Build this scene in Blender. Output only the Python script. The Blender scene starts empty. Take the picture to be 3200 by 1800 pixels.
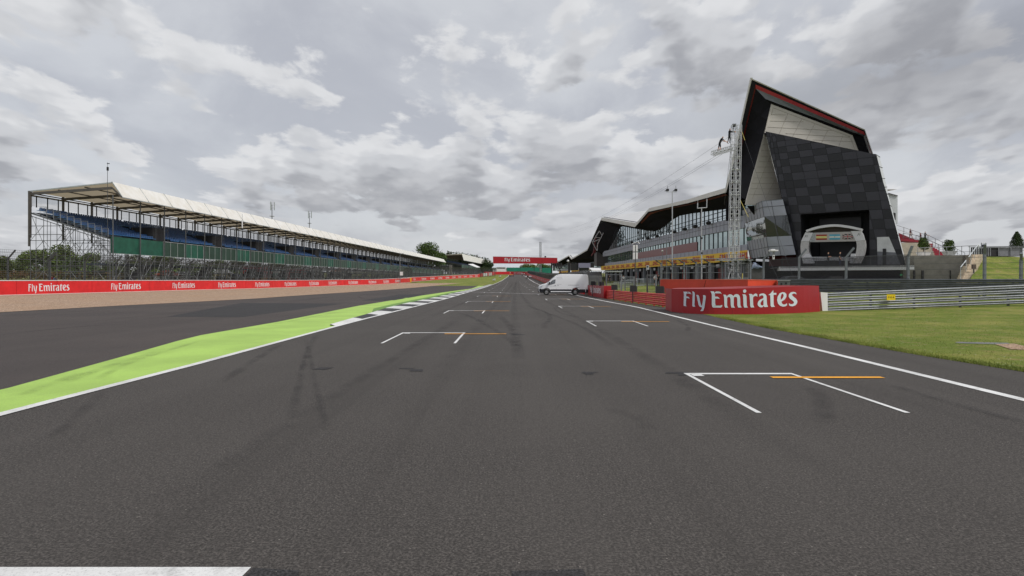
import bpy, bmesh, math, random
from mathutils import Vector, Matrix, Quaternion
from bisect import bisect_right
random.seed(7)
SC = bpy.context.scene
COL = SC.collection
# ------------------------------------------------------------------ camera numbers (photo is 3200 x 1800)
F, H, CX, HY = 1955.0, 1.94, 1600.0, 874.0
def P(x, y, d):                      # a point seen at photo position x, y and d metres away
    return Vector(((x-CX)*d/F, d, H-(y-HY)*d/F))
def lerp_tab(t, v):
    if v <= t[0][0]: return t[0][1]
    if v >= t[-1][0]: return t[-1][1]
    i = bisect_right([a[0] for a in t], v)
    (a, p), (b, q) = t[i-1], t[i]
    return p+(q-p)*(v-a)/(b-a)
def sstep(a, b, v):
    t = max(0.0, min(1.0, (v-a)/(b-a)))
    return t*t*(3-2*t)
PROF = [(-100,0),(55,0),(65,.03),(75,.08),(90,.16),(105,.2),(122,.26),(138,.35),(154,.48),(171,.62),(200,1.0),(245,1.8),(276,2.4),(330,3.4),(450,5.9),(600,6.6),(4000,6.6)]
RX0 = [(40,18),(62,11),(400,13)]; RX1 = [(40,40),(62,17),(400,22)]; RA = [(40,.62),(62,.8)]
LA = [(60,.43),(108,.2),(200,0)]
def G(X, Y):                         # height of the land
    z = lerp_tab(PROF, Y)
    z += lerp_tab(RA, Y)*sstep(lerp_tab(RX0, Y), lerp_tab(RX1, Y), X)
    z += lerp_tab(LA, Y)*sstep(-28, -46, X)
    z += 1.5*sstep(-66, -86, X)
    return z
def GP(x, y):                        # where the land is seen at photo position x, y
    lo, hi = 2.0, 455.0
    for _ in range(50):
        m = (lo+hi)/2
        X = (x-CX)*m/F
        if HY+F*(H-G(X, m))/m > y: lo = m
        else: hi = m
    X = (x-CX)*lo/F
    return Vector((X, lo, G(X, lo)))
# ------------------------------------------------------------------ materials
MATS = {}
def nd(nt, t, **kw):
    n = nt.nodes.new(t)
    for k, v in kw.items():
        if k in n.inputs: n.inputs[k].default_value = v
        else: setattr(n, k, v)
    return n
def mat(name, col, rough=.6, metal=0.0, var=.12, scale=1.5, bump=0.0, bscale=30, spec=.5, alpha=None, emit=None, col2=None, trans=None):
    if name in MATS: return MATS[name]
    m = bpy.data.materials.new(name); m.use_nodes = True
    nt = m.node_tree; b = nt.nodes['Principled BSDF']; L = nt.links
    b.inputs['Roughness'].default_value = rough; b.inputs['Metallic'].default_value = metal
    b.inputs['Specular IOR Level'].default_value = spec
    tc = nd(nt, 'ShaderNodeTexCoord')
    c = (*col, 1)
    if var > 0 or col2:
        n = nd(nt, 'ShaderNodeTexNoise', Scale=scale, Detail=6.0, Roughness=.6); L.new(tc.outputs['Object'], n.inputs['Vector'])
        mx = nd(nt, 'ShaderNodeMix', data_type='RGBA')
        lo = tuple(max(0, v*(1-var)) for v in col)+(1,)
        hi = (*col2, 1) if col2 else tuple(min(1, v*(1+var)) for v in col)+(1,)
        mx.inputs[6].default_value = lo; mx.inputs[7].default_value = hi
        rp = nd(nt, 'ShaderNodeMapRange'); rp.inputs[1].default_value = .32; rp.inputs[2].default_value = .68
        L.new(n.outputs[0], rp.inputs[0]); L.new(rp.outputs[0], mx.inputs[0]); L.new(mx.outputs[2], b.inputs['Base Color'])
    else: b.inputs['Base Color'].default_value = c
    if bump > 0:
        n2 = nd(nt, 'ShaderNodeTexNoise', Scale=bscale, Detail=4.0); L.new(tc.outputs['Object'], n2.inputs['Vector'])
        bp = nd(nt, 'ShaderNodeBump', Strength=bump, Distance=.02); L.new(n2.outputs[0], bp.inputs['Height']); L.new(bp.outputs[0], b.inputs['Normal'])
    if alpha is not None: b.inputs['Alpha'].default_value = alpha
    if emit is not None:
        b.inputs['Emission Color'].default_value = c; b.inputs['Emission Strength'].default_value = emit
    MATS[name] = m
    return m
def S(r, g, b):                      # 8-bit colour to linear
    f = lambda v: (v/255/12.92) if v/255 <= .04045 else ((v/255+.055)/1.055)**2.4
    return (f(r), f(g), f(b))
def math_node(nt, op, a, b=None):
    n = nd(nt, 'ShaderNodeMath', operation=op)
    for i, v in enumerate((a, b)):
        if v is None: continue
        if hasattr(v, 'links') or hasattr(v, 'is_output'): nt.links.new(v, n.inputs[i])
        else: n.inputs[i].default_value = v
    return n.outputs[0]
def mixc(nt, fac, a, b):
    n = nd(nt, 'ShaderNodeMix', data_type='RGBA')
    for i, v in ((0, fac), (6, a), (7, b)):
        if hasattr(v, 'is_output'): nt.links.new(v, n.inputs[i])
        elif i == 0: n.inputs[i].default_value = v
        else: n.inputs[i].default_value = (*v, 1)
    return n.outputs[2]
def noise(nt, vec, scale, detail=4, rough=.55, dist=0):
    n = nd(nt, 'ShaderNodeTexNoise', Scale=scale, Detail=detail, Roughness=rough, Distortion=dist)
    nt.links.new(vec, n.inputs['Vector']); return n.outputs[0]
def ramp(nt, v, lo, hi, smooth=True):
    n = nd(nt, 'ShaderNodeMapRange'); n.inputs[1].default_value = lo; n.inputs[2].default_value = hi
    if smooth: n.interpolation_type = 'SMOOTHSTEP'
    nt.links.new(v, n.inputs[0]); return n.outputs[0]
def newmat(name):
    m = bpy.data.materials.new(name); m.use_nodes = True; MATS[name] = m
    nt = m.node_tree
    return m, nt, nt.nodes['Principled BSDF'], nd(nt, 'ShaderNodeTexCoord').outputs['Object']
def asphalt(name, base, tint, patch=.12, blotch=.3):
    m, nt, b, o = newmat(name)
    fine = noise(nt, o, 46, 3, .75); grain = noise(nt, o, 120, 2, .6); mott = noise(nt, o, 15, 4, .7)
    big = noise(nt, o, .16, 5, .55); mid = noise(nt, o, 1.1, 5, .6)
    c = mixc(nt, ramp(nt, fine, .40, .62), tuple(v*.38 for v in base), tuple(v*1.62 for v in base))
    c = mixc(nt, math_node(nt, 'MULTIPLY', ramp(nt, grain, .54, .74), .5), c, tuple(v*2.5 for v in base))
    c = mixc(nt, math_node(nt, 'MULTIPLY', ramp(nt, mott, .46, .62), .5), c, tuple(v*.42 for v in base))
    c = mixc(nt, math_node(nt, 'MULTIPLY', ramp(nt, big, .35, .7), blotch), c, tint)
    c = mixc(nt, math_node(nt, 'MULTIPLY', ramp(nt, mid, .5, .75), patch), c, tuple(v*.55 for v in base))
    mp = nd(nt, 'ShaderNodeMapping'); nt.links.new(o, mp.inputs[0]); mp.inputs['Scale'].default_value = (.9, .009, 1)
    st = noise(nt, mp.outputs[0], 1.0, 5, .6)
    c = mixc(nt, math_node(nt, 'MULTIPLY', ramp(nt, st, .5, .7), .34), c, tuple(v*.55 for v in base))
    c = mixc(nt, math_node(nt, 'MULTIPLY', ramp(nt, st, .48, .3), .3), c, tuple(v*1.35 for v in base))
    v = nd(nt, 'ShaderNodeTexVoronoi', Scale=17.0); nt.links.new(o, v.inputs['Vector'])
    sp = math_node(nt, 'LESS_THAN', v.outputs['Distance'], .12)
    sel = math_node(nt, 'GREATER_THAN', noise(nt, v.outputs['Color'], 6.0, 0), .64)
    c = mixc(nt, math_node(nt, 'MULTIPLY', math_node(nt, 'MULTIPLY', sp, sel), .6), c, (.34, .31, .28))
    nt.links.new(c, b.inputs['Base Color'])
    b.inputs['Roughness'].default_value = .85; b.inputs['Specular IOR Level'].default_value = .3
    bp = nd(nt, 'ShaderNodeBump', Strength=.6, Distance=.014)
    nt.links.new(math_node(nt, 'ADD', fine, math_node(nt, 'MULTIPLY', grain, .5)), bp.inputs['Height']); nt.links.new(bp.outputs[0], b.inputs['Normal'])
    return m
def paint(name, col, wear=.25, dirt=(.09, .085, .08), scale=3.0, lo=.55, hi=.8):
    m, nt, b, o = newmat(name)
    n = noise(nt, o, scale, 8, .7); n2 = noise(nt, o, 40, 4, .7)
    c = mixc(nt, ramp(nt, noise(nt, o, .5, 5), .3, .7), tuple(v*.86 for v in col), tuple(min(1, v*1.08) for v in col))
    c = mixc(nt, math_node(nt, 'MULTIPLY', ramp(nt, n2, .45, .7), .38), c, tuple(v*.5 for v in col))
    c = mixc(nt, math_node(nt, 'MULTIPLY', ramp(nt, noise(nt, o, 46, 3, .75), .6, .68), .55), c, dirt)
    c = mixc(nt, math_node(nt, 'MULTIPLY', ramp(nt, n, lo, hi), wear), c, dirt)
    nt.links.new(c, b.inputs['Base Color']); b.inputs['Roughness'].default_value = .7
    bp = nd(nt, 'ShaderNodeBump', Strength=.3, Distance=.01); nt.links.new(noise(nt, o, 55, 3), bp.inputs['Height']); nt.links.new(bp.outputs[0], b.inputs['Normal'])
    return m
def grassmat(name, a, b_, c_, daisies=.0):
    m, nt, b, o = newmat(name)
    f = noise(nt, o, 26, 6, .75); bl = noise(nt, o, 90, 3, .7)
    c = mixc(nt, ramp(nt, f, .3, .7), tuple(v*.55 for v in a), tuple(v*1.25 for v in a))
    c = mixc(nt, ramp(nt, noise(nt, o, .35, 6, .65), .42, .68), c, b_)
    c = mixc(nt, math_node(nt, 'MULTIPLY', ramp(nt, noise(nt, o, 1.6, 6, .7), .5, .68), .9), c, c_)
    c = mixc(nt, math_node(nt, 'MULTIPLY', ramp(nt, bl, .5, .72), .6), c, tuple(v*.35 for v in a))
    c = mixc(nt, math_node(nt, 'MULTIPLY', ramp(nt, noise(nt, o, 5.5, 5, .7), .5, .66), .45), c, tuple(v*.5 for v in a))
    if daisies:
        v = nd(nt, 'ShaderNodeTexVoronoi', Scale=9.0); nt.links.new(o, v.inputs['Vector'])
        sp = math_node(nt, 'LESS_THAN', v.outputs['Distance'], .16)
        sel = math_node(nt, 'GREATER_THAN', noise(nt, o, .8, 5, .7), .54)
        c = mixc(nt, math_node(nt, 'MULTIPLY', math_node(nt, 'MULTIPLY', sp, sel), daisies), c, (.75, .75, .68))
    nt.links.new(c, b.inputs['Base Color']); b.inputs['Roughness'].default_value = .9; b.inputs['Specular IOR Level'].default_value = .2
    bp = nd(nt, 'ShaderNodeBump', Strength=.8, Distance=.04); nt.links.new(f, bp.inputs['Height']); nt.links.new(bp.outputs[0], b.inputs['Normal'])
    return m
def gravelmat(name):
    m, nt, b, o = newmat(name)
    v = nd(nt, 'ShaderNodeTexVoronoi', Scale=16.0); nt.links.new(o, v.inputs['Vector'])
    sep = nd(nt, 'ShaderNodeSeparateColor'); nt.links.new(v.outputs['Color'], sep.inputs[0])
    c = mixc(nt, sep.outputs[0], S(150, 122, 100), S(222, 192, 165))
    c = mixc(nt, math_node(nt, 'MULTIPLY', ramp(nt, v.outputs['Distance'], .4, .75), .55), c, S(95, 75, 60))
    c = mixc(nt, math_node(nt, 'MULTIPLY', ramp(nt, noise(nt, o, .25, 5, .6), .4, .7), .35), c, S(176, 140, 105))
    c = mixc(nt, math_node(nt, 'MULTIPLY', ramp(nt, noise(nt, o, 1.3, 5, .6), .5, .75), .3), c, S(120, 98, 80))
    nt.links.new(c, b.inputs['Base Color']); b.inputs['Roughness'].default_value = .9
    bp = nd(nt, 'ShaderNodeBump', Strength=.9, Distance=.05); nt.links.new(v.outputs['Distance'], bp.inputs['Height']); nt.links.new(bp.outputs[0], b.inputs['Normal'])
    return m
def meshmat(name, col, sx, sz, w=.16, diag=False):   # wire netting: wires opaque, holes clear
    m, nt, b, o = newmat(name)
    b.inputs['Base Color'].default_value = (*col, 1); b.inputs['Roughness'].default_value = .5; b.inputs['Metallic'].default_value = .5
    s = nd(nt, 'ShaderNodeSeparateXYZ'); nt.links.new(o, s.inputs[0])
    u = math_node(nt, 'ADD', s.outputs[0], s.outputs[1]); w_ = s.outputs[2]
    if diag:
        u, w_ = math_node(nt, 'ADD', u, w_), math_node(nt, 'SUBTRACT', u, w_)
    fu = math_node(nt, 'FRACT', math_node(nt, 'MULTIPLY', u, 1/sx)); fw = math_node(nt, 'FRACT', math_node(nt, 'MULTIPLY', w_, 1/sz))
    a = math_node(nt, 'MAXIMUM', math_node(nt, 'LESS_THAN', fu, w), math_node(nt, 'LESS_THAN', fw, w))
    nt.links.new(a, b.inputs['Alpha'])
    return m
def glassmat(name, tint, rough=.03, base=(.012, .016, .018), fac=.6):   # coated facade glass: dark body, strong mirror
    m, nt, b, o = newmat(name)
    out = nt.nodes['Material Output']
    b.inputs['Base Color'].default_value = (*base, 1); b.inputs['Roughness'].default_value = .25
    g = nd(nt, 'ShaderNodeBsdfGlossy'); g.inputs['Color'].default_value = (*tint, 1); g.inputs['Roughness'].default_value = rough
    bp = nd(nt, 'ShaderNodeBump', Strength=.08, Distance=.05); nt.links.new(noise(nt, o, .45, 2), bp.inputs['Height']); nt.links.new(bp.outputs[0], g.inputs['Normal'])
    mx = nd(nt, 'ShaderNodeMixShader'); mx.inputs[0].default_value = fac
    nt.links.new(b.outputs[0], mx.inputs[1]); nt.links.new(g.outputs[0], mx.inputs[2]); nt.links.new(mx.outputs[0], out.inputs['Surface'])
    return m
def leafmat(name, a, b_, dark):
    m, nt, b, o = newmat(name)
    g = nd(nt, 'ShaderNodeNewGeometry'); rnd = g.outputs['Random Per Island']
    c = mixc(nt, rnd, a, b_)
    c = mixc(nt, math_node(nt, 'MULTIPLY', ramp(nt, noise(nt, o, .5, 3), .4, .65), .7), c, dark)
    oi = nd(nt, 'ShaderNodeObjectInfo')
    hs = nd(nt, 'ShaderNodeHueSaturation'); nt.links.new(c, hs.inputs['Color'])
    nt.links.new(math_node(nt, 'ADD', math_node(nt, 'MULTIPLY', oi.outputs['Random'], .5), .75), hs.inputs['Value'])
    nt.links.new(math_node(nt, 'ADD', math_node(nt, 'MULTIPLY', oi.outputs['Random'], .03), .485), hs.inputs['Hue'])
    nt.links.new(hs.outputs[0], b.inputs['Base Color']); b.inputs['Roughness'].default_value = .65
    b.inputs['Specular IOR Level'].default_value = .25
    return m
# ------------------------------------------------------------------ mesh builder
class MB:
    def __init__(s): s.v = []; s.f = []; s.mi = []; s.m = 0
    def mat(s, i): s.m = i; return s
    def poly(s, pts):
        n = len(s.v); s.v += [Vector(p) for p in pts]; s.f.append(list(range(n, n+len(pts)))); s.mi.append(s.m); return s
    def prism(s, pts, off):              # closed slab: polygon pts pushed along off
        off = Vector(off); n = len(s.v); k = len(pts)
        s.v += [Vector(p) for p in pts]+[Vector(p)+off for p in pts]
        s.f += [list(range(n, n+k)), list(range(n+2*k-1, n+k-1, -1))]; s.mi += [s.m]*2
        for i in range(k):
            j = (i+1) % k; s.f.append([n+i, n+k+i, n+k+j, n+j]); s.mi.append(s.m)
        return s
    def box(s, c, size, rz=0.0, M=None):
        c = Vector(c); hx, hy, hz = (v/2 for v in size); n = len(s.v)
        R = M if M is not None else Matrix.Rotation(rz, 3, 'Z')
        for x, y, z in ((-hx,-hy,-hz),(hx,-hy,-hz),(hx,hy,-hz),(-hx,hy,-hz),(-hx,-hy,hz),(hx,-hy,hz),(hx,hy,hz),(-hx,hy,hz)):
            s.v.append(c+R @ Vector((x, y, z)))
        for q in ((0,3,2,1),(4,5,6,7),(0,1,5,4),(1,2,6,5),(2,3,7,6),(3,0,4,7)): s.f.append([n+i for i in q]); s.mi.append(s.m)
        return s
    def beam(s, a, b, w, h=None):        # rectangular bar from a to b
        a, b = Vector(a), Vector(b); d = b-a; L = d.length
        if L < 1e-6: return s
        d.normalize(); up = Vector((0, 0, 1)) if abs(d.z) < .95 else Vector((0, 1, 0))
        x = d.cross(up).normalized(); z = x.cross(d)
        M = Matrix((x, d, z)).transposed()
        return s.box((a+b)/2, (w, L, h or w), M=M)
    def tube(s, a, b, r, n=6, r2=None, cap=True):
        a, b = Vector(a), Vector(b); d = b-a
        if d.length < 1e-6: return s
        d.normalize(); up = Vector((0, 0, 1)) if abs(d.z) < .95 else Vector((0, 1, 0))
        x = d.cross(up).normalized(); y = d.cross(x); k = len(s.v)
        for p, q in ((a, r), (b, r if r2 is None else r2)):
            for i in range(n):
                t = 2*math.pi*i/n; s.v.append(p+x*math.cos(t)*q+y*math.sin(t)*q)
        for i in range(n):
            j = (i+1) % n; s.f.append([k+i, k+n+i, k+n+j, k+j]); s.mi.append(s.m)
        if cap:
            s.f += [list(range(k, k+n)), list(range(k+2*n-1, k+n-1, -1))]; s.mi += [s.m]*2
        return s
    def path(s, pts, r, n=6):
        for a, b in zip(pts, pts[1:]): s.tube(a, b, r, n)
        return s
    def loft(s, rows, close=False):      # rows of points, quads between them
        k = len(s.v); w = len(rows[0])
        for r in rows: s.v += [Vector(p) for p in r]
        for i in range(len(rows)-1):
            for j in range(w-1+(1 if close else 0)):
                j2 = (j+1) % w
                s.f.append([k+i*w+j, k+i*w+j2, k+(i+1)*w+j2, k+(i+1)*w+j]); s.mi.append(s.m)
        return s
    def ball(s, c, r, sz=1.0, n=8):
        c = Vector(c); rows = []
        for i in range(n+1):
            t = math.pi*i/n
            rows.append([c+Vector((r*math.sin(t)*math.cos(2*math.pi*j/n), r*math.sin(t)*math.sin(2*math.pi*j/n), r*sz*math.cos(t))) for j in range(n)])
        return s.loft(rows, True)
    def mesh(s, name, mats, smooth=False, off=None):
        me = bpy.data.meshes.new(name)
        o = off or Vector((0, 0, 0))
        me.from_pydata([tuple(p-o) for p in s.v], [], s.f)
        for m in (mats if isinstance(mats, (list, tuple)) else [mats]): me.materials.append(m)
        if len(me.materials) > 1: me.polygons.foreach_set('material_index', s.mi)
        if smooth: me.polygons.foreach_set('use_smooth', [True]*len(me.polygons))
        me.update(); return me
    def build(s, name, mats, parent=None, smooth=False, off=None):
        o0 = off if off is not None else (wloc(parent) if parent is not None else Vector((0, 0, 0)))
        o = bpy.data.objects.new(name, s.mesh(name, mats, smooth, o0)); COL.objects.link(o)
        if parent is not None: o.parent = parent
        elif off is not None: o.location = off
        return o
def wloc(o):
    v = Vector((0, 0, 0))
    while o is not None: v = v+Vector(o.location); o = o.parent
    return v
def tag(o, label, cat, group=None, kind=None):
    o['label'] = label; o['category'] = cat
    if group: o['group'] = group
    if kind: o['kind'] = kind
    return o
def thing(name, label, cat, loc=(0, 0, 0), group=None, rz=0.0):
    o = bpy.data.objects.new(name, None); COL.objects.link(o); o.empty_display_size = .3
    o.location = loc; o.rotation_euler = (0, 0, rz)
    return tag(o, label, cat, group)
def struct(o): o['kind'] = 'structure'; return o
def inst(name, me, parent=None, loc=(0, 0, 0), rz=0.0, sc=None):
    o = bpy.data.objects.new(name, me); COL.objects.link(o); o.location = loc; o.rotation_euler = (0, 0, rz)
    if sc: o.scale = sc
    if parent is not None: o.parent = parent
    return o
def copy_tree(src, parent=None):
    c = src.copy(); COL.objects.link(c)
    if parent is not None: c.parent = parent
    for ch in list(src.children): copy_tree(ch, c)
    return c
# ------------------------------------------------------------------ lettering
GL = {}
GL['F'] = (757, [[(205,190),(430,188),(490,215),(535,290),(480,262),(325,258),(325,375),(395,378),(435,405),(465,455),(400,440),(325,438),(312,690),(320,725),(340,757),(235,757),(215,725),(232,300),(225,240)]])
GL['l'] = (770, [[(560,190),(615,192),(655,225),(668,280),(655,700),(690,770),(585,770),(565,730),(582,280),(578,235)]])
GL['y'] = (770, [[(722,318),(800,318),(835,360),(900,640),(925,705),(950,735),(985,560),(1003,400),(992,320),(1060,318),(1100,345),(1108,400),(1045,800),(1010,895),(990,920),(885,920),(935,860),(955,780),(900,775),(850,745),(815,690),(770,480),(745,370)]])
GL['E'] = (790, [[(1290,195),(1620,192),(1690,215),(1745,295),(1690,268),(1460,262),(1475,390),(1570,392),(1625,420),(1665,470),(1590,458),(1480,462),(1480,640),(1500,715),(1680,715),(1720,705),(1765,690),(1760,745),(1715,790),(1390,790),(1360,765),(1345,680),(1345,320),(1325,245)]])
GL['m'] = (788, [[(1800,315),(1890,318),(1930,350),(1945,395),(1985,335),(2060,302),(2120,310),(2190,345),(2215,375),(2250,325),(2330,295),(2410,318),(2465,375),(2480,450),(2490,680),(2510,740),(2545,785),(2400,785),(2370,700),(2365,480),(2345,410),(2290,395),(2240,410),(2225,450),(2225,700),(2240,745),(2275,788),(2130,788),(2105,700),(2095,480),(2070,410),(2010,400),(1960,430),(1955,700),(1970,745),(2005,788),(1875,788),(1848,720),(1838,450),(1825,370)]])
_sh = lambda L: [[(x+2447, y) for x, y in l] for l in L]
_dot = [(217+68*math.cos(i*math.pi/6), 185+62*math.sin(i*math.pi/6)) for i in range(12)]
GL['i'] = (773, _sh([[(120,298),(225,298),(270,330),(290,380),(300,680),(315,735),(348,773),(200,775),(172,720),(155,400),(145,340)], _dot]))
GL['r'] = (770, _sh([[(380,285),(480,287),(530,310),(550,345),(590,295),(660,275),(720,300),(728,395),(680,365),(610,370),(560,400),(550,470),(560,670),(575,725),(610,770),(465,770),(440,720),(420,420),(408,330)]]))
GL['a'] = (760, _sh([[(805,300),(880,275),(970,270),(1050,305),(1095,370),(1105,560),(1115,670),(1157,752),(1010,757),(975,715),(930,757),(870,765),(790,740),(740,680),(735,620),(760,550),(830,490),(965,440),(970,370),(930,335),(870,340),(800,385)], [(970,490),(890,545),(850,610),(865,680),(930,700),(970,690)]]))
GL['t'] = (750, _sh([[(1165,318),(1250,270),(1330,190),(1362,150),(1370,255),(1490,255),(1488,325),(1375,318),(1380,650),(1395,705),(1440,748),(1285,752),(1255,700),(1240,330)]]))
GL['e'] = (745, _sh([[(1735,232),(1830,250),(1895,310),(1895,400),(1830,490),(1690,570),(1720,640),(1790,675),(1860,660),(1910,625),(1920,700),(1850,738),(1760,748),(1640,715),(1550,630),(1515,500),(1540,380),(1620,270)], [(1665,505),(1745,440),(1782,360),(1765,300),(1730,285),(1690,310),(1660,400)]]))
GL['s'] = (735, _sh([[(2290,340),(2250,290),(2180,285),(2120,310),(2120,345),(2180,400),(2280,470),(2335,560),(2320,640),(2260,705),(2150,738),(2060,730),(1995,695),(1990,620),(2050,655),(2130,660),(2190,630),(2190,580),(2130,530),(2030,460),(1980,390),(1990,310),(2060,245),(2160,225),(2240,240),(2285,270)]]))
def fill2d(loops, ex=0.0):
    cu = bpy.data.curves.new('outline', 'CURVE'); cu.dimensions = '2D'; cu.fill_mode = 'BOTH'; cu.extrude = ex
    for lp in loops:
        sp = cu.splines.new('POLY'); sp.points.add(len(lp)-1); sp.use_cyclic_u = True
        for q, (x, y) in zip(sp.points, lp): q.co = (x, y, 0, 1)
    ob = bpy.data.objects.new('outline', cu); COL.objects.link(ob)
    dg = bpy.context.evaluated_depsgraph_get(); dg.update()
    me = bpy.data.meshes.new_from_object(ob.evaluated_get(dg))
    V = [tuple(v.co) for v in me.vertices]; Fs = [list(p.vertices) for p in me.polygons]
    bpy.data.objects.remove(ob); bpy.data.curves.remove(cu); bpy.data.meshes.remove(me)
    return V, Fs
def word_sponsor():                    # unit: cap height 1, x from 0 to ~8.1
    loops = []
    for ch in GL:
        b, L = GL[ch]
        for l in L: loops.append([((x-205)/565, (b-y)/565) for x, y in l])
    return fill2d(loops)
SPON = word_sponsor(); SPON_W = (4782-205)/565
def shear(loops, k): return [[(x+k*y, y) for x, y in l] for l in loops]
_D = shear([[(0,1),(.85,1),(1.12,.86),(1.14,.5),(1.1,.16),(.82,0),(.05,0),(.05,.62),(.42,.62),(.42,.28),(.68,.28),(.74,.5),(.7,.74),(0,.74)]], .28)
_Hh = shear([[(1.32,1),(1.62,1),(1.62,.62),(1.86,.62),(1.86,1),(2.16,1),(2.16,0),(1.86,0),(1.86,.4),(1.62,.4),(1.62,0),(1.32,0)]], .28)
_L = shear([[(2.36,1),(2.68,1),(2.68,.26),(3.2,.26),(3.2,0),(2.36,0)]], .28)
_bars = [[(-.75,.0),(-.12,.0),(-.12,.07),(-.75,.07)],[(-.6,.12),(-.1,.12),(-.1,.19),(-.6,.19)],[(3.35,.0),(3.95,.0),(3.95,.07),(3.35,.07)],[(3.35,.12),(3.8,.12),(3.8,.19),(3.35,.19)]]
COUR = fill2d(_D+_Hh+_L+_bars)
def word_font(txt, size=1.0):
    cu = bpy.data.curves.new('words', 'FONT'); cu.body = txt; cu.size = size; cu.align_x = 'CENTER'
    ob = bpy.data.objects.new('words', cu); COL.objects.link(ob)
    dg = bpy.context.evaluated_depsgraph_get(); dg.update()
    me = bpy.data.meshes.new_from_object(ob.evaluated_get(dg))
    V = [tuple(v.co) for v in me.vertices]; Fs = [list(p.vertices) for p in me.polygons]
    bpy.data.objects.remove(ob); bpy.data.curves.remove(cu); bpy.data.meshes.remove(me)
    return V, Fs
def put_word(mb, word, fn):            # fn(x, y) gives the place on the surface
    V, Fs = word; n = len(mb.v)
    mb.v += [Vector(fn(x, y)) for x, y, *_ in V]
    for f in Fs: mb.f.append([n+i for i in f]); mb.mi.append(mb.m)
# ------------------------------------------------------------------ camera, light, sky
cam = bpy.data.cameras.new('camera'); camo = bpy.data.objects.new('camera', cam); COL.objects.link(camo)
cam.sensor_width = 36.0; cam.lens = 36.0*F/3200; cam.shift_y = -(900-HY)/3200; cam.clip_end = 8000; cam.clip_start = .1
camo.location = (0, 0, H); camo.rotation_euler = (math.pi/2, 0, 0)
SC.camera = camo
SC.view_settings.view_transform = 'Standard'; SC.view_settings.look = 'None'; SC.view_settings.gamma = 1.0; SC.view_settings.exposure = 0.0
SUN_EL, SUN_AZ = math.radians(48), math.radians(122)     # azimuth clockwise from +Y: right and a little behind
sd = bpy.data.lights.new('sun', 'SUN'); sd.energy = 2.0; sd.angle = math.radians(11); sd.color = (1, .965, .91)
so = bpy.data.objects.new('sun', sd); COL.objects.link(so)
sv = Vector((math.sin(SUN_AZ)*math.cos(SUN_EL), math.cos(SUN_AZ)*math.cos(SUN_EL), math.sin(SUN_EL)))
so.rotation_euler = (-sv).to_track_quat('-Z', 'Y').to_euler(); so.location = (60, -40, 80)
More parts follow.
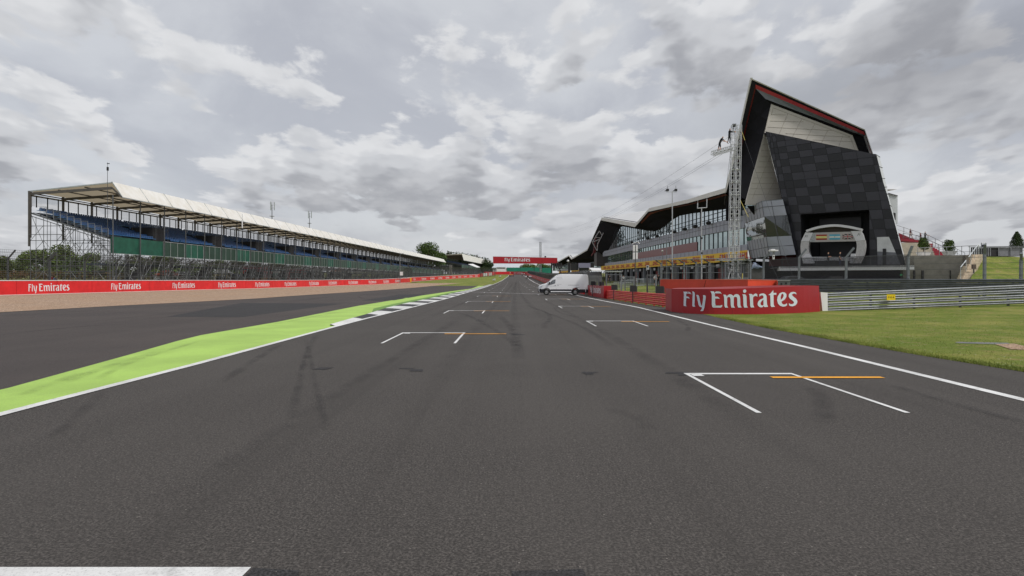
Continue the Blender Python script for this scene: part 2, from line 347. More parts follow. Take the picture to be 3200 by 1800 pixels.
def build_world():
    w = bpy.data.worlds.new('World'); SC.world = w; w.use_nodes = True
    nt = w.node_tree; L = nt.links
    for n in list(nt.nodes): nt.nodes.remove(n)
    out = nd(nt, 'ShaderNodeOutputWorld')
    sky = nd(nt, 'ShaderNodeTexSky'); sky.sky_type = 'NISHITA'; sky.sun_disc = False
    sky.sun_elevation = SUN_EL; sky.sun_rotation = SUN_AZ; sky.dust_density = 2.5
    b1 = nd(nt, 'ShaderNodeBackground'); b1.inputs[1].default_value = .11; L.new(sky.outputs[0], b1.inputs[0])
    tc = nd(nt, 'ShaderNodeTexCoord').outputs['Generated']
    nrm = nd(nt, 'ShaderNodeVectorMath', operation='NORMALIZE'); L.new(tc, nrm.inputs[0])
    sp = nd(nt, 'ShaderNodeSeparateXYZ'); L.new(nrm.outputs[0], sp.inputs[0])
    X, Y, Z = sp.outputs
    zc = math_node(nt, 'MAXIMUM', Z, 0.0)
    az = math_node(nt, 'ARCTAN2', X, Y)
    def layer(k, sx, sy, ox, oy, dz=0.0):            # cloud coordinates: smaller and flatter towards the horizon
        z_ = math_node(nt, 'ADD', zc, dz)
        u = math_node(nt, 'ADD', math_node(nt, 'MULTIPLY', math_node(nt, 'DIVIDE', az, math_node(nt, 'ADD', z_, k+.38)), sx), ox)
        v = math_node(nt, 'ADD', math_node(nt, 'MULTIPLY', math_node(nt, 'LOGARITHM', math_node(nt, 'ADD', z_, k), math.e), sy), oy)
        c = nd(nt, 'ShaderNodeCombineXYZ'); L.new(u, c.inputs[0]); L.new(v, c.inputs[1]); return c.outputs[0]
    M_ = lambda op, a, c=None: math_node(nt, op, a, c)
    def n2d(vec, scale, detail, rough=.55, dist=0.0):
        n = nd(nt, 'ShaderNodeTexNoise', Scale=scale, Detail=detail, Roughness=rough, Distortion=dist); n.noise_dimensions = '2D'
        L.new(vec, n.inputs['Vector']); return n.outputs[0]
    A = (.12, 2.45, 2.6, SKY[0], SKY[1])
    # where cumulus gathers: little at the upper left, plenty low down and to the right
    bias = M_('MULTIPLY', ramp(nt, M_('SUBTRACT', M_('MULTIPLY', Z, 1.15), M_('MULTIPLY', X, .5)), .1, .6), -.105)
    def dens(dz, fine):
        p = layer(*A, dz)
        n1 = n2d(p, 1.15, 2.0, .5); n2 = n2d(p, 2.7, fine, .56, .15)
        vo = nd(nt, 'ShaderNodeTexVoronoi', Scale=3.8); vo.voronoi_dimensions = '2D'
        wv = nd(nt, 'ShaderNodeVectorMath', operation='ADD'); L.new(p, wv.inputs[0])
        wn = nd(nt, 'ShaderNodeTexNoise', Scale=4.0, Detail=4.0); wn.noise_dimensions = '2D'; L.new(p, wn.inputs['Vector'])
        ws = nd(nt, 'ShaderNodeVectorMath', operation='SCALE'); L.new(wn.outputs['Color'], ws.inputs[0]); ws.inputs['Scale'].default_value = .3; L.new(ws.outputs[0], wv.inputs[1])
        L.new(wv.outputs[0], vo.inputs['Vector'])
        d = M_('ADD', M_('MULTIPLY', n1, .62), M_('MULTIPLY', n2, .48))
        return M_('ADD', M_('SUBTRACT', d, M_('MULTIPLY', vo.outputs['Distance'], .13)), bias)
    d0 = dens(0.0, 7.0)
    occ = None
    for k, w in ((.012, .3), (.032, .38), (.062, .32)):
        c_ = M_('MULTIPLY', ramp(nt, dens(k, 3.0), .40, .54), w); occ = c_ if occ is None else M_('ADD', occ, c_)
    cov = ramp(nt, d0, .392, .462)
    body = mixc(nt, ramp(nt, occ, .08, .42), S(227, 228, 230), S(204, 206, 210))
    body = mixc(nt, ramp(nt, occ, .42, .95), body, S(160, 162, 168))
    tex = n2d(layer(.12, 2.45, 2.6, 9.0, 2.0), 3.0, 7.0, .6)
    body = mixc(nt, M_('MULTIPLY', ramp(nt, tex, .35, .72), .45), body, S(206, 207, 210))
    q = layer(.22, 1.6, 1.5, 3.1, 1.7)
    hv = n2d(q, 1.3, 7.0, .56, .3)
    veil = mixc(nt, ramp(nt, hv, .34, .64), S(190, 192, 199), S(213, 215, 219))
    dx = M_('SUBTRACT', X, .46); dzz = M_('SUBTRACT', Z, M_('ADD', .255, M_('MULTIPLY', dx, .17)))
    wob = M_('MULTIPLY', M_('SUBTRACT', n2d(layer(.12, 2.0, 2.0, .3, 5.2), 1.7, 7.0, .6), .5), .12)
    bk = M_('SUBTRACT', 1.0, ramp(nt, M_('ABSOLUTE', M_('ADD', dzz, wob)), .0, .1))
    bk = M_('MULTIPLY', bk, ramp(nt, X, .2, .42))
    col = mixc(nt, M_('MULTIPLY', cov, .88), veil, body)
    col = mixc(nt, M_('MULTIPLY', bk, .62), col, S(142, 143, 149))
    low = M_('SUBTRACT', 1.0, ramp(nt, zc, .0, .06))
    col = mixc(nt, M_('MULTIPLY', low, .5), col, S(206, 210, 213))
    b2 = nd(nt, 'ShaderNodeBackground'); L.new(col, b2.inputs[0]); b2.inputs[1].default_value = 1.0
    gap = math_node(nt, 'ADD', math_node(nt, 'MULTIPLY', cov, .12), .86)
    mx = nd(nt, 'ShaderNodeMixShader'); L.new(gap, mx.inputs[0]); L.new(b1.outputs[0], mx.inputs[1]); L.new(b2.outputs[0], mx.inputs[2])
    L.new(mx.outputs[0], out.inputs[0])
SKY = (20.3, 5.5)
build_world()
# ------------------------------------------------------------------ the land and everything laid on it
ASPH = asphalt('asphalt', S(78, 74, 71), S(92, 88, 84))
ASPH2 = asphalt('run_off_asphalt', S(76, 70, 68), S(90, 82, 78), .2, .5)
ASPHD = asphalt('fresh_asphalt', S(58, 57, 58), S(64, 62, 62))
GRASS = grassmat('mown_grass', S(112, 130, 48), S(146, 146, 74), S(148, 132, 84), .6)
ROUGH = grassmat('rough_grass', S(104, 114, 56), S(128, 126, 74), S(138, 124, 86))
GRAVEL = gravelmat('gravel')
WHITE = paint('white_paint', (.8, .8, .79), .5, lo=.5, hi=.75); KERBW = paint('kerb_white', (.74, .74, .73), .3)
BLACKP = paint('kerb_black', (.035, .035, .037), .2, (.1, .1, .1))
LIME = paint('lime_paint', S(172, 208, 96), .32, S(126, 146, 82), 3.0, .52, .8)
GREEND = paint('dark_green_paint', S(110, 150, 62), .35, S(80, 105, 55), 4.0)
ORANGE = paint('orange_paint', S(246, 172, 40), .3)
def ys(a, b, first=.25, g=1.06, mx=4.0):
    out = [a]; st = first
    while out[-1] < b: out.append(min(b, out[-1]+st)); st = min(mx, st*g)
    return out
def table(pix): return sorted(((p.y, p.x) for p in (GP(*q) for q in pix)))
XLINE = [(-40, -7.3), (0, -7.3)]+table([(0,1296),(621,1136),(1034,1024.5),(1149,994.5),(1279.5,962.5),(1389,935),(1471,911),(1536,890.5),(1570,876),(1588,863.5)])
XRGT = [(-40, 10.9), (12.9, 10.85)]+table([(2904,1114),(2656,1071),(2407,1027),(2221,987)])+[(41, 10.9), (63, 9.4), (75, 9.2), (100, 9.3), (181, 10.0), (330, 9.5)]
XGREEN = [(-40, -9.6)]+table([(0,1220),(192.5,1167),(385,1114),(602.5,1052),(869.6,1005.6),(1118,956),(1267,931),(1472,902),(1513.5,884.8)])
XGRAV = [(-40, -28.5)]+table([(0,976),(397,954),(800,933),(900,925.8),(1117,911.8),(1300,898.6),(1392,889.5),(1465,882)])
K1 = 104000.0
def b1pos(x): return Vector(((x-CX)*(K1/(1760-x))/F, K1/(1760-x), 0))
B1 = [b1pos(x) for x in (-170, 0, 200, 400, 600, 800, 950, 1060)]+[Vector((p.x, p.y, 0)) for p in (P(1170, 0, 168), P(1283, 0, 205))]
XBAR = [(-40, -55.5), (48, -52)]+[(p.y, p.x) for p in B1[1:]]
def strip(name, m, xl, xr, y0, y1, off, nx=6, kind='structure', first=.25):
    mb = MB(); rows = []
    for y in ys(y0, y1, first):
        a = xl(y) if callable(xl) else lerp_tab(xl, y); b = xr(y) if callable(xr) else lerp_tab(xr, y)
        rows.append([(a+(b-a)*i/nx, y, G(a+(b-a)*i/nx, y)+off) for i in range(nx+1)])
    mb.loft(rows); o = mb.build(name, m); o['kind'] = kind; return o
def grid_axis(lims): 
    out = []
    for a, b, st in lims:
        n = max(1, round((b-a)/st)); out += [a+(b-a)*i/n for i in range(n)]
    return out+[lims[-1][1]]
gx = grid_axis([(-2500,-300,275),(-300,-120,20),(-120,-30,2.5),(-30,8,3.8),(8,48,1.0),(48,120,6),(120,300,20),(300,2500,275)])
gy = grid_axis([(-120,0,15),(0,130,2.5),(130,470,7),(470,700,30),(700,4000,300)])
mb = MB(); mb.loft([[(x, y, G(x, y)-.05) for x in gx] for y in gy]); o = mb.build('ground', ROUGH); struct(o)
yL = lambda y: lerp_tab(XLINE, y)
strip('race_track', ASPH, XLINE, XRGT, -38, 452, 0, 8)
strip('run_off_area', ASPH2, lambda y: min(lerp_tab(XGRAV, y), yL(y)-.3) , XLINE, -38, 190, 0, 8)
strip('gravel_trap', GRAVEL, lambda y: lerp_tab(XBAR, y)-.3, lambda y: max(lerp_tab(XBAR, y)-.2, lerp_tab(XGRAV, y)), 20, 190, .012, 14)
def right_grass(y): return lerp_tab(XRGT, y)
strip('grass_verge', GRASS, right_grass, lambda y: lerp_tab([(-40, 60), (36, 60), (38, 60), (44, 40)], y), -20, 44, .01, 44)
strip('pit_lawn', GRASS, lambda y: lerp_tab(XRGT, y)+1.0, lambda y: lerp_tab([(44, 40), (60, 27), (110, 26), (230, 20)], y), 44, 230, .012, 20)
strip('infield_grass', GRASS, lambda y: lerp_tab([(150, -31), (190, -28.5), (205, -32), (280, -29), (330, -20), (380, -12)], y), lambda y: max(lerp_tab(XLINE, y)-.1, -31), 150, 380, .008, 8)
strip('lime_run_off_paint', LIME, XGREEN, lambda y: yL(y), -10, 175, .004, 3)
# painted lines
strip('track_edge_line', WHITE, lambda y: yL(y)-.1, lambda y: yL(y)+.1, -10, 400, .012, 1)
strip('track_edge_line', WHITE, lambda y: lerp_tab(XR, y)-.1, lambda y: lerp_tab(XR, y)+.1, 2, 320, .008, 1) if False else None
XR = [(-10, 8.3)]+table([(3200,1250.5),(2790,1151),(2500,1080.5),(2227,1017.5),(1990,959.5),(1812,925.5),(1773,915.5)])+[(95, 7.75), (143, 7.35), (245, 7.2), (330, 7.2), (400, 7.3)]
strip('track_edge_line', WHITE, lambda y: lerp_tab(XR, y)-.1, lambda y: lerp_tab(XR, y)+.1, -10, 400, .008, 1)
KO = table([(1031,1018.6),(1107,996),(1151,983.5),(1207,965),(1263,951),(1322,938.5),(1387,924.5),(1446,910.6),(1536,887)])
kfn = lambda y: min(lerp_tab(KO, y), yL(y)-.12)
def kerb_poly(y0, y1, m, name='kerb'):
    mb = MB(); rows = []
    n = max(2, int((y1-y0)/.7))
    for i in range(n+1):
        y = y0+(y1-y0)*i/n; a, b = kfn(y), yL(y)-.1
        rows.append([(a, y, G(a, y)+.008), (a, y, G(a, y)+.07), (a+.3*(b-a), y, G(a, y)+.066), (b-.06, y, G(b, y)+.02), (b, y, G(b, y)+.010)])
    mb.loft(rows); return mb
y = KO[0][0]; k = 0
wk, bk_ = MB(), MB()
while y < 168:
    L = 4.6 if k == 0 else 3.45
    m_ = kerb_poly(y, min(y+L, 168), None); dst = wk if k % 2 == 0 else bk_
    n0 = len(dst.v); dst.v += m_.v; dst.f += [[n0+i for i in f] for f in m_.f]; dst.mi += m_.mi
    y += L; k += 1
struct(wk.build('kerb_white_blocks', KERBW)); struct(bk_.build('kerb_black_blocks', BLACKP))
strip('dark_green_run_off_paint', GREEND, lambda y: kfn(y)-lerp_tab([(36,.05),(42,.9),(60,1.1),(92,1.1),(100,.1)], y), kfn, 36, 100, .0085, 2)
def gpoly(name, pix, m, off, world=False, sub=6):
    """a flat patch on the ground between two polylines given as photo positions (left list, right list)"""
    a, b = pix
    A = [GP(*q) if not world else Vector((q[0], q[1], 0)) for q in a]; B = [GP(*q) if not world else Vector((q[0], q[1], 0)) for q in b]
    mb = MB(); rows = []
    for i in range(len(A)-1):
        for s_ in range(sub+(1 if i == len(A)-2 else 0)):
            t = s_/sub; p = A[i].lerp(A[i+1], t); q = B[i].lerp(B[i+1], t)
            rows.append([(*(p.lerp(q, u/6)).xy, G(*(p.lerp(q, u/6)).xy)+off) for u in range(7)])
    mb.loft(rows); o = mb.build(name, m); return struct(o)
gpoly('asphalt_patch', [[(520,990),(755,946.6)], [(752,991.5),(1068,949.5)]], ASPHD, .005)
gpoly('asphalt_patch', [[(1130,939.5),(1248,920.5)], [(1232,938.5),(1338,920)]], ASPHD, .005)
gpoly('start_bar_marking', [[(-40,1774),(-60,1830)], [(785,1774),(730,1830)]], WHITE, .005)
gpoly('asphalt_patch', [[(790,1776),(740,1830)], [(935,1784),(930,1830)]], ASPHD, .004)
gpoly('asphalt_patch', [[(1600,1786),(1600,1830)], [(1820,1780),(1850,1830)]], ASPHD, .004)
for a, b in (([(975,1155),(1000,1148.5)],[(1018,1156),(1043,1149)]), ([(1246,1153),(1250,1150)],[(1290,1154),(1296,1151)]), ([(1280,1160.5),(1285,1154)],[(1321,1161.5),(1323,1154.5)]),
             ([(1817,1167),(1820,1163)],[(1850,1168),(1873,1163)]), ([(1828,1172),(1832,1167)],[(1853,1172),(1857,1167)]), ([(2078,1168),(2082,1163)],[(2150,1169),(2152,1163)]), ([(2118,1174),(2120,1169)],[(2160,1175),(2162,1169)]),
             ([(1598,1046.5),(1600,1044)],[(1640,1047.5),(1640,1045)])):
    gpoly('asphalt_patch', [a, b], ASPHD, .006)
# start line, grid slots
sa, sb = GP(1475, 912.3), GP(1690, 919.4); mb = MB(); rows = []
for i in range(25):
    p = sa.lerp(sb, i/24); rows.append([(p.x, p.y+k, G(p.x, p.y+k)+.012) for k in (-.22, 0, .22)])
mb.loft(rows); struct(mb.build('start_line', WHITE))
def slot(x0, y, wd, arm, ox, name):
    mw, mo = MB(), MB()
    def q(mb, pts, off): 
        P4 = [Vector((a, b, G(a, b)+off)) for a, b in pts]; mb.poly(P4)
    q(mw, [(x0, y-.07), (x0+wd, y-.07), (x0+wd, y+.1), (x0, y+.1)], .008)
    for xx, a0 in ((x0, .08), (x0+wd-.08, .08)):
        n = 3
        for i in range(n):
            ya, yb = y-.071-arm*i/n, y-.071-arm*(i+1)/n
            q(mw, [(xx, yb), (xx+.08, yb), (xx+.08, ya), (xx, ya)], .008)
    q(mw, [(x0+.101, y-.3), (x0+.32, y-.3), (x0+.32, y-.081), (x0+.101, y-.081)], .008)
    struct(mw.build('grid_slot_marking', WHITE))
    if y < 82:
        q(mo, [(x0+ox, y-.58), (x0+ox+2.2, y-.58), (x0+ox+2.2, y-.4), (x0+ox, y-.4)], .012); struct(mo.build('grid_line_marking', ORANGE))
for i in range(13):
    ya, yb = 12.86+16.45*i, 22.8+16.45*i
    slot(3.62-.0055*ya-.0000*ya, ya, 2.24, 3.7 if i == 0 else 3.2, 1.58, 'r')
    slot(-4.05+.002*yb, yb, 2.3, 3.7 if i == 0 else 3.2, 1.6, 'l')
# tyre marks: thin worn films of rubber
def rubbermat(name, k):
    m, nt, b, o = newmat(name); b.inputs['Base Color'].default_value = (.026, .024, .024, 1); b.inputs['Roughness'].default_value = .75
    at_ = nd(nt, 'ShaderNodeAttribute'); at_.attribute_name = 'wear'
    a = math_node(nt, 'MULTIPLY', math_node(nt, 'MULTIPLY', ramp(nt, noise(nt, o, 1.1, 6, .65), .28, .72), k), at_.outputs['Fac']); a = math_node(nt, 'MULTIPLY', a, ramp(nt, noise(nt, o, 46, 3, .75), .34, .6)); nt.links.new(a, b.inputs['Alpha']); return m
RUB = rubbermat('tyre_rubber', .5); RUBS = rubbermat('tyre_rubber_faint', .36)
def skid(pix, w, name='tyre_mark', off=.0145, m=None, world=False):
    pts = [GP(*p) for p in pix] if not world else [Vector((x, y, 0)) for x, y in pix]; fine = []
    for i in range(len(pts)-1):                        # Catmull-Rom
        p0, p1, p2, p3 = pts[max(0, i-1)], pts[i], pts[i+1], pts[min(len(pts)-1, i+2)]
        n_ = max(8, int((p2-p1).length/2.5))
        for s_ in range(n_):
            t = s_/n_; fine.append(.5*((2*p1)+(p2-p0)*t+(2*p0-5*p1+4*p2-p3)*t*t+(3*p1-p0-3*p2+p3)*t**3))
    fine.append(pts[-1]); rows = []; wr = []
    N_ = len(fine)-1
    for i, p in enumerate(fine):
        d = (fine[min(i+1, N_)]-fine[max(0, i-1)]); n = Vector((-d.y, d.x, 0)).normalized()*w*.55; e = min(1, i/(N_*.18), (N_-i)/(N_*.18))
        rows.append([(*(p+n*k).xy, G(*(p+n*k).xy)+off) for k in (-1, -.5, 0, .5, 1)]); wr += [0, .7*e, e, .7*e, 0]
    mb = MB(); mb.loft(rows); o = mb.build(name, m or RUB); at_ = o.data.attributes.new('wear', 'FLOAT', 'POINT'); at_.data.foreach_set('value', wr); struct(o)
for i, (x0, y0, x1, y1, xe, ye, w_) in enumerate(((-1.5, 7, -1.2, 60, .4, 200, .5), (.1, 9, .3, 70, 1.6, 220, .5), (1.7, 24, 1.2, 90, 2.4, 230, .45), (-4.3, 26, -3.6, 80, -1.4, 190, .42), (4.9, 30, 4.4, 80, 4.6, 170, .42), (-3.0, 5, -2.9, 16, -2.6, 30, .35), (3.1, 6, 3.4, 22, 3.0, 60, .5), (6.6, 34, 6.3, 80, 6.0, 150, .4), (-.6, 40, .3, 120, 2.0, 260, .6))):
    skid([(x0, y0), (x1, y1), (xe, ye)], w_, off=.0165+.0004*i, m=RUBS, world=True)
skid([(1000,1040),(975,1075),(958,1120),(940,1180),(922,1260),(905,1340)], .17); skid([(952,1055),(966,1100),(978,1160),(992,1230),(1010,1300),(1022,1350)], .13); skid([(985,1045),(962,1085),(948,1130),(935,1180)], .12, off=.0155)
skid([(880,1075),(790,1130),(690,1200)], .25, off=.016); skid([(330,1220),(220,1320),(160,1370)], .2)
skid([(1690,966),(1716,985),(1718,1000),(1700,1015),(1705,1030)], .3); skid([(1640,952),(1700,975),(1780,1005),(1850,1040),(1920,1090)], .28)
skid([(1730,960),(1745,975),(1790,990)], .2); skid([(2115,1000),(2150,1020),(2145,1040)], .25, off=.016)
skid([(2790,1205),(2900,1240),(3080,1290),(3240,1330)], .25); skid([(2540,1210),(2570,1260),(2575,1330)], .35, off=.016)
skid([(900,946),(1000,932),(1100,924),(1200,917),(1330,903)], .3); skid([(1119,925),(1135,934),(1180,938)], .25, off=.016); skid([(1119,925),(1160,917),(1230,912)], .25)
skid([(60,1040),(250,1022),(430,1012)], .3); skid([(1900,1280),(2000,1310),(2030,1345)], .3); skid([(560,935),(700,928),(900,918)], .3, off=.016)
skid([(1420,975),(1470,990),(1560,1040),(1640,1100)], .3); skid([(1560,985),(1600,1030),(1620,1120)], .35, off=.0155)
skid([(150,1215),(330,1150),(520,1090)], .3, off=.0165, m=RUBS); skid([(300,1190),(420,1130),(640,1062)], .22, off=.017, m=RUBS); skid([(820,1020),(930,1000),(1060,975)], .3, off=.0168, m=RUBS); skid([(60,1240),(190,1190),(260,1165)], .25, off=.0172, m=RUBS)
# manhole slab and a bare stony patch in the right verge
gpoly('drain_cover', [[(2985,1074),(2990,1070)], [(3160,1079),(3150,1073)]], mat('concrete_slab', S(120, 122, 120), .85, bump=.3), .02)
gpoly('bare_gravel_patch', [[(3110,1078),(3170,1076)], [(3160,1094),(3260,1098)]], GRAVEL, .025)

# short blades standing in the verge, thickest at its ragged edge
rg_ = random.Random(5); mb = MB()
for i in range(42000):
    if i < 16000: y = 10+30*rg_.random()**1.3; x = right_grass(y)+abs(rg_.gauss(0, .25))-.08
    else: y = 12+26*rg_.random()**1.2; x = right_grass(y)+rg_.random()**1.5*14
    if y > 36.5 and x > 8 or (y > 33 and 8.5 < x < 20): continue
    z = G(x, y); a_ = rg_.uniform(0, 6.28); h_ = rg_.uniform(.02, .06)*(1.3 if i < 16000 else 1); dx, dy = math.cos(a_)*.008, math.sin(a_)*.008
    mb.poly([(x-dx, y-dy, z), (x+dx, y+dy, z), (x+rg_.uniform(-.03, .03), y+rg_.uniform(-.03, .03), z+h_)])
o = mb.build('grass', leafmat('grass_blades', S(116, 136, 50), S(160, 156, 84), S(84, 100, 40))); o['kind'] = 'stuff'; o['label'] = 'short grass blades of the right hand verge'; o['category'] = 'grass'
# ------------------------------------------------------------------ materials shared by built things
def clothmat(name, col, k):            # thin sheet that lets some light through
    m = mat(name, col, .7, var=.08, scale=.6); nt = m.node_tree; out = nt.nodes['Material Output']; b = nt.nodes['Principled BSDF']
    t = nd(nt, 'ShaderNodeBsdfTranslucent'); t.inputs['Color'].default_value = (*col, 1); mx = nd(nt, 'ShaderNodeMixShader'); mx.inputs[0].default_value = k
    nt.links.new(b.outputs[0], mx.inputs[1]); nt.links.new(t.outputs[0], mx.inputs[2]); nt.links.new(mx.outputs[0], out.inputs['Surface']); return m
REDB = mat('red_board', S(226, 44, 48), .42, var=.16, scale=.8, bump=.25, bscale=1.6); REDD = mat('dark_red_board', S(190, 30, 40), .45, var=.1, scale=.6)
LETW = mat('letter_white', (.82, .83, .85), .5, var=.04); CONC = mat('concrete', S(140, 136, 128), .85, var=.18, bump=.3)
STEEL = mat('galvanised_steel', S(140, 143, 146), .5, .5, var=.15, scale=4); STEELD = mat('dark_steel', S(88, 90, 92), .5, .6, var=.15, scale=3)
TUBE = mat('scaffold_tube', S(104, 106, 108), .5, .5, var=.2, scale=2); ROOFW = mat('roof_membrane', S(222, 218, 208), .55, var=.0, scale=.7, col2=S(238, 237, 233))
ROOFU = clothmat('roof_cloth', S(222, 206, 178), .3); BEAM = mat('roof_beam_grey', S(96, 92, 88), .6, .3); YEL = mat('yellow_pad', S(245, 180, 20), .5)
SEATB = mat('blue_seat_plastic', S(64, 128, 178), .4, var=.15, scale=3); SEATD = mat('seat_back_shaded_blue', S(36, 72, 118), .5, var=.2, scale=3); DECK = mat('seat_deck', S(58, 66, 78), .8); GREENP = mat('green_panel', S(22, 84, 66), .5, var=.22, scale=.9, col2=S(34, 98, 78))  # seat backs are the same blue with shade painted in
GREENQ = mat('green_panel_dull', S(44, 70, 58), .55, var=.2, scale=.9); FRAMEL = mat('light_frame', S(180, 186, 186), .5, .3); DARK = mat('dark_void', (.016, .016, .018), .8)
WHT = mat('white_enamel', (.8, .8, .8), .4, var=.05); BLK = mat('black_plastic', (.018, .018, .02), .5, var=.1)
NET = meshmat('wire_netting', S(96, 98, 100), .22, .22, .09); NETD = meshmat('wire_netting_dense', S(84, 86, 88), .2, .2, .17)
def polyinfo(pts):
    d = [0.0]
    for a, b in zip(pts, pts[1:]): d.append(d[-1]+(b-a).length)
    return d
def along(pts, s):
    d = polyinfo(pts)
    if s <= 0: i = 0
    elif s >= d[-1]: i = len(pts)-2
    else: i = bisect_right(d, s)-1
    t = (pts[i+1]-pts[i]).normalized(); return pts[i]+t*(s-d[i]), t
def board_wall(name, label, cat, pts, h, thick, words, wordh, wordx, m, top=None, frontsign=1, wordz=.5, group=None, word=None, step=2.5, ww=None, cap=True, off=.014, lm=None):
    """a low padded wall that follows the ground; words sit proud on its face"""
    L = polyinfo(pts)[-1]; p0 = pts[0]; base = Vector((p0.x, p0.y, G(p0.x, p0.y)))
    t = thing(name, label, cat, base, group)
    def at(s, z, out): 
        p, d = along(pts, s); n = Vector((d.y, -d.x, 0))*frontsign
        q = p+n*out; return Vector((q.x, q.y, G(p.x, p.y)+z))
    ss = [L*i/max(1, round(L/step)) for i in range(max(1, round(L/step))+1)]
    mb = MB(); rows = []
    for s in ss: rows.append([at(s, -.1, 0), at(s, h, 0), at(s, h, -thick), at(s, -.1, -thick)])
    mb.loft(rows); mb.poly(rows[0]); mb.poly(rows[-1][::-1]); mb.mat(1)
    if cap:
        for s in [2.1+4.9*k for k in range(int((L-3)/4.9))]: mb.beam(at(s, .03, .004), at(s, h-.02, .004), .03, .012)
    mb.build('board', [m, mat('board_joint', S(168, 36, 40), .6)], t)
    if cap:
        mb = MB(); mb.loft([[at(s, h+.003, .03), at(s, h+.07, .03), at(s, h+.07, -thick-.03), at(s, h+.003, -thick-.03), at(s, h+.003, .03)] for s in ss]); mb.build('top_strip', WHT, t)
        mb = MB(); mb.loft([[at(s, -.02, .02), at(s, .05, .02), at(s, .05, .003)] for s in ss]); mb.build('skirt', WHT, t)
    for s0 in words:
        mb = MB(); W = (ww or SPON_W*wordh)
        put_word(mb, word or SPON, lambda x, y: at(s0+(x/SPON_W-.5)*W, h*wordz-wordh/2+y*wordh, off)); mb.build('lettering', lm or LETW, t)
    return t, at, L
# run in order of increasing distance; the face looks right (towards the track)
B1P = list(B1); LB1 = polyinfo(B1P)
def s_of_y(pts, y):
    d = polyinfo(pts)
    for i in range(len(pts)-1):
        if pts[i].y <= y <= pts[i+1].y: return d[i]+(y-pts[i].y)/(pts[i+1].y-pts[i].y)*(d[i+1]-d[i])
    return 0
wy = [K1/(1760-x) for x in (155, 395, 575, 710, 820, 908, 981, 1040)]
ws = [s_of_y(B1P, v) for v in wy]; ws += [ws[-1]+11.5*(i+1) for i in range(5)]
ws = [w_ for w_ in ws if w_ < LB1[-1]-6]
bt, bat, bL = board_wall('sponsor_barrier', 'long red barrier of sponsor lettering along the gravel trap before the left grandstand', 'barrier', B1P, 1.38, .6, ws, .72, 0, REDB, wordz=.5, ww=5.2)
mb = MB(); p, d = along(B1P, bL); n = Vector((d.y, -d.x, 0))
e = wloc(bt); mb.loft([[p+n*.04+d*s_+Vector((0, 0, G(p.x, p.y)+z)) for z in (0, 1.45)] for s_ in (-.6, 1.0)]); mb.loft([[p+n*o_+d*1.0+Vector((0, 0, G(p.x, p.y)+z)) for z in (0, 1.45)] for o_ in (.04, -.7)]); mb.build('end_pad', YEL, bt)
B2 = [P(1246, 0, 196), P(1300, 0, 222), P(1400, 0, 262), P(1450, 0, 290), P(1497, 0, 318)]
for q in B2: q.z = 0
L2 = polyinfo(B2)[-1]
board_wall('sponsor_barrier', 'second red barrier with smaller lettering behind the far end of the first', 'barrier', B2, 1.45, .6, [14+10.4*i for i in range(11) if 14+10.4*i < L2-3], .68, 0, REDB, wordz=.5, ww=5.6)
for a, b, m, lab in ((1498, 1509, REDB, 'red pad between the yellow end and the first white block of the far left wall'), (1511, 1523, WHT, 'first white block of the far left wall'), (1524, 1527.5, REDB, 'narrow red pad between two white blocks of the far left wall'), (1528.5, 1537, WHT, 'last white block of the far left wall'), (1538, 1546, REDB, 'last red pad of the far left wall before the grass ends')):
    da = 318+ (a-1497)*1.9; db = 318+(b-1497)*1.9
    pp = [P(a, 0, da), P(b, 0, db)]
    for q in pp: q.z = 0
    board_wall('barrier_block', lab, 'barrier', pp, 1.7, .6, [], 1, 0, m, cap=False, group='blocks ending the left wall')
# ------------------------------------------------------------------ catch fences
def catch_fence(name, label, pts, spacing, h, arm, rails=(.05, 1.0), net=NET, inward=1, cat='fence', group=None, post=.07, base_h=0.0, netz=None, steelm=None):
    L = polyinfo(pts)[-1]; p0 = pts[0]; t = thing(name, label, cat, (p0.x, p0.y, G(p0.x, p0.y)), group)
    sm = steelm or STEELD
    def at(s, z, out):
        p, d = along(pts, s); n = Vector((d.y, -d.x, 0))*inward; q = p+n*out; return Vector((q.x, q.y, G(p.x, p.y)+z))
    n = max(1, int(L/spacing)); me = None
    for i in range(min(n+1, 100)):
        s = i*spacing; p, d = along(pts, s)
        if me is None:
            m_ = MB(); m_.box((0, 0, h/2), (post*2, post*2, h)); m_.beam((0, 0, h-.02), (arm[0]*inward, 0, h+arm[1]), post*1.5, post*1.7); me = m_.mesh('post', sm)
        q = at(s, 0, 0); inst('post', me, t, q-wloc(t), math.atan2(d.y, d.x)-math.pi/2)
    ss = [L*i/max(1, round(L/spacing)) for i in range(max(1, round(L/spacing))+1)]
    for r in rails:
        m_ = MB(); m_.path([at(s, h*r if r <= 1 else r, .0) for s in ss], .035, 5); m_.build('rail', sm, t)
    m_ = MB(); m_.loft([[at(s, base_h, post+.02), at(s, h, post+.02), at(s, h+arm[1], arm[0])] for s in ss]); m_.build('netting', net, t)
    m_ = MB()
    for k in range(1, 6): m_.path([at(s, base_h+(h-base_h)*k/6, post+.03) for s in ss], .011, 3)
    for k in (1, 2, 3): m_.path([at(s, h+arm[1]*k/3, arm[0]*k/3) for s in ss], .012, 3)
    m_.build('tension_wire', sm, t); return t
FB = [Vector((p.x-1.1, p.y+.2, 0)) for p in B1P[1:]]
FB[0] = FB[0]+ (FB[0]-FB[1]).normalized()*8
catch_fence('catch_fence', 'tall wire catch fence with cranked posts behind the red barrier of the gravel trap', FB, 4.95, 3.55, (.8, .85))
FB2 = [Vector((p.x-1.2, p.y, 0)) for p in B2]+[Vector((-9, 352, 0))]
catch_fence('catch_fence', 'distant catch fence behind the second red barrier on the left', FB2, 4.2, 3.9, (1.1, 1.1), net=NETD)
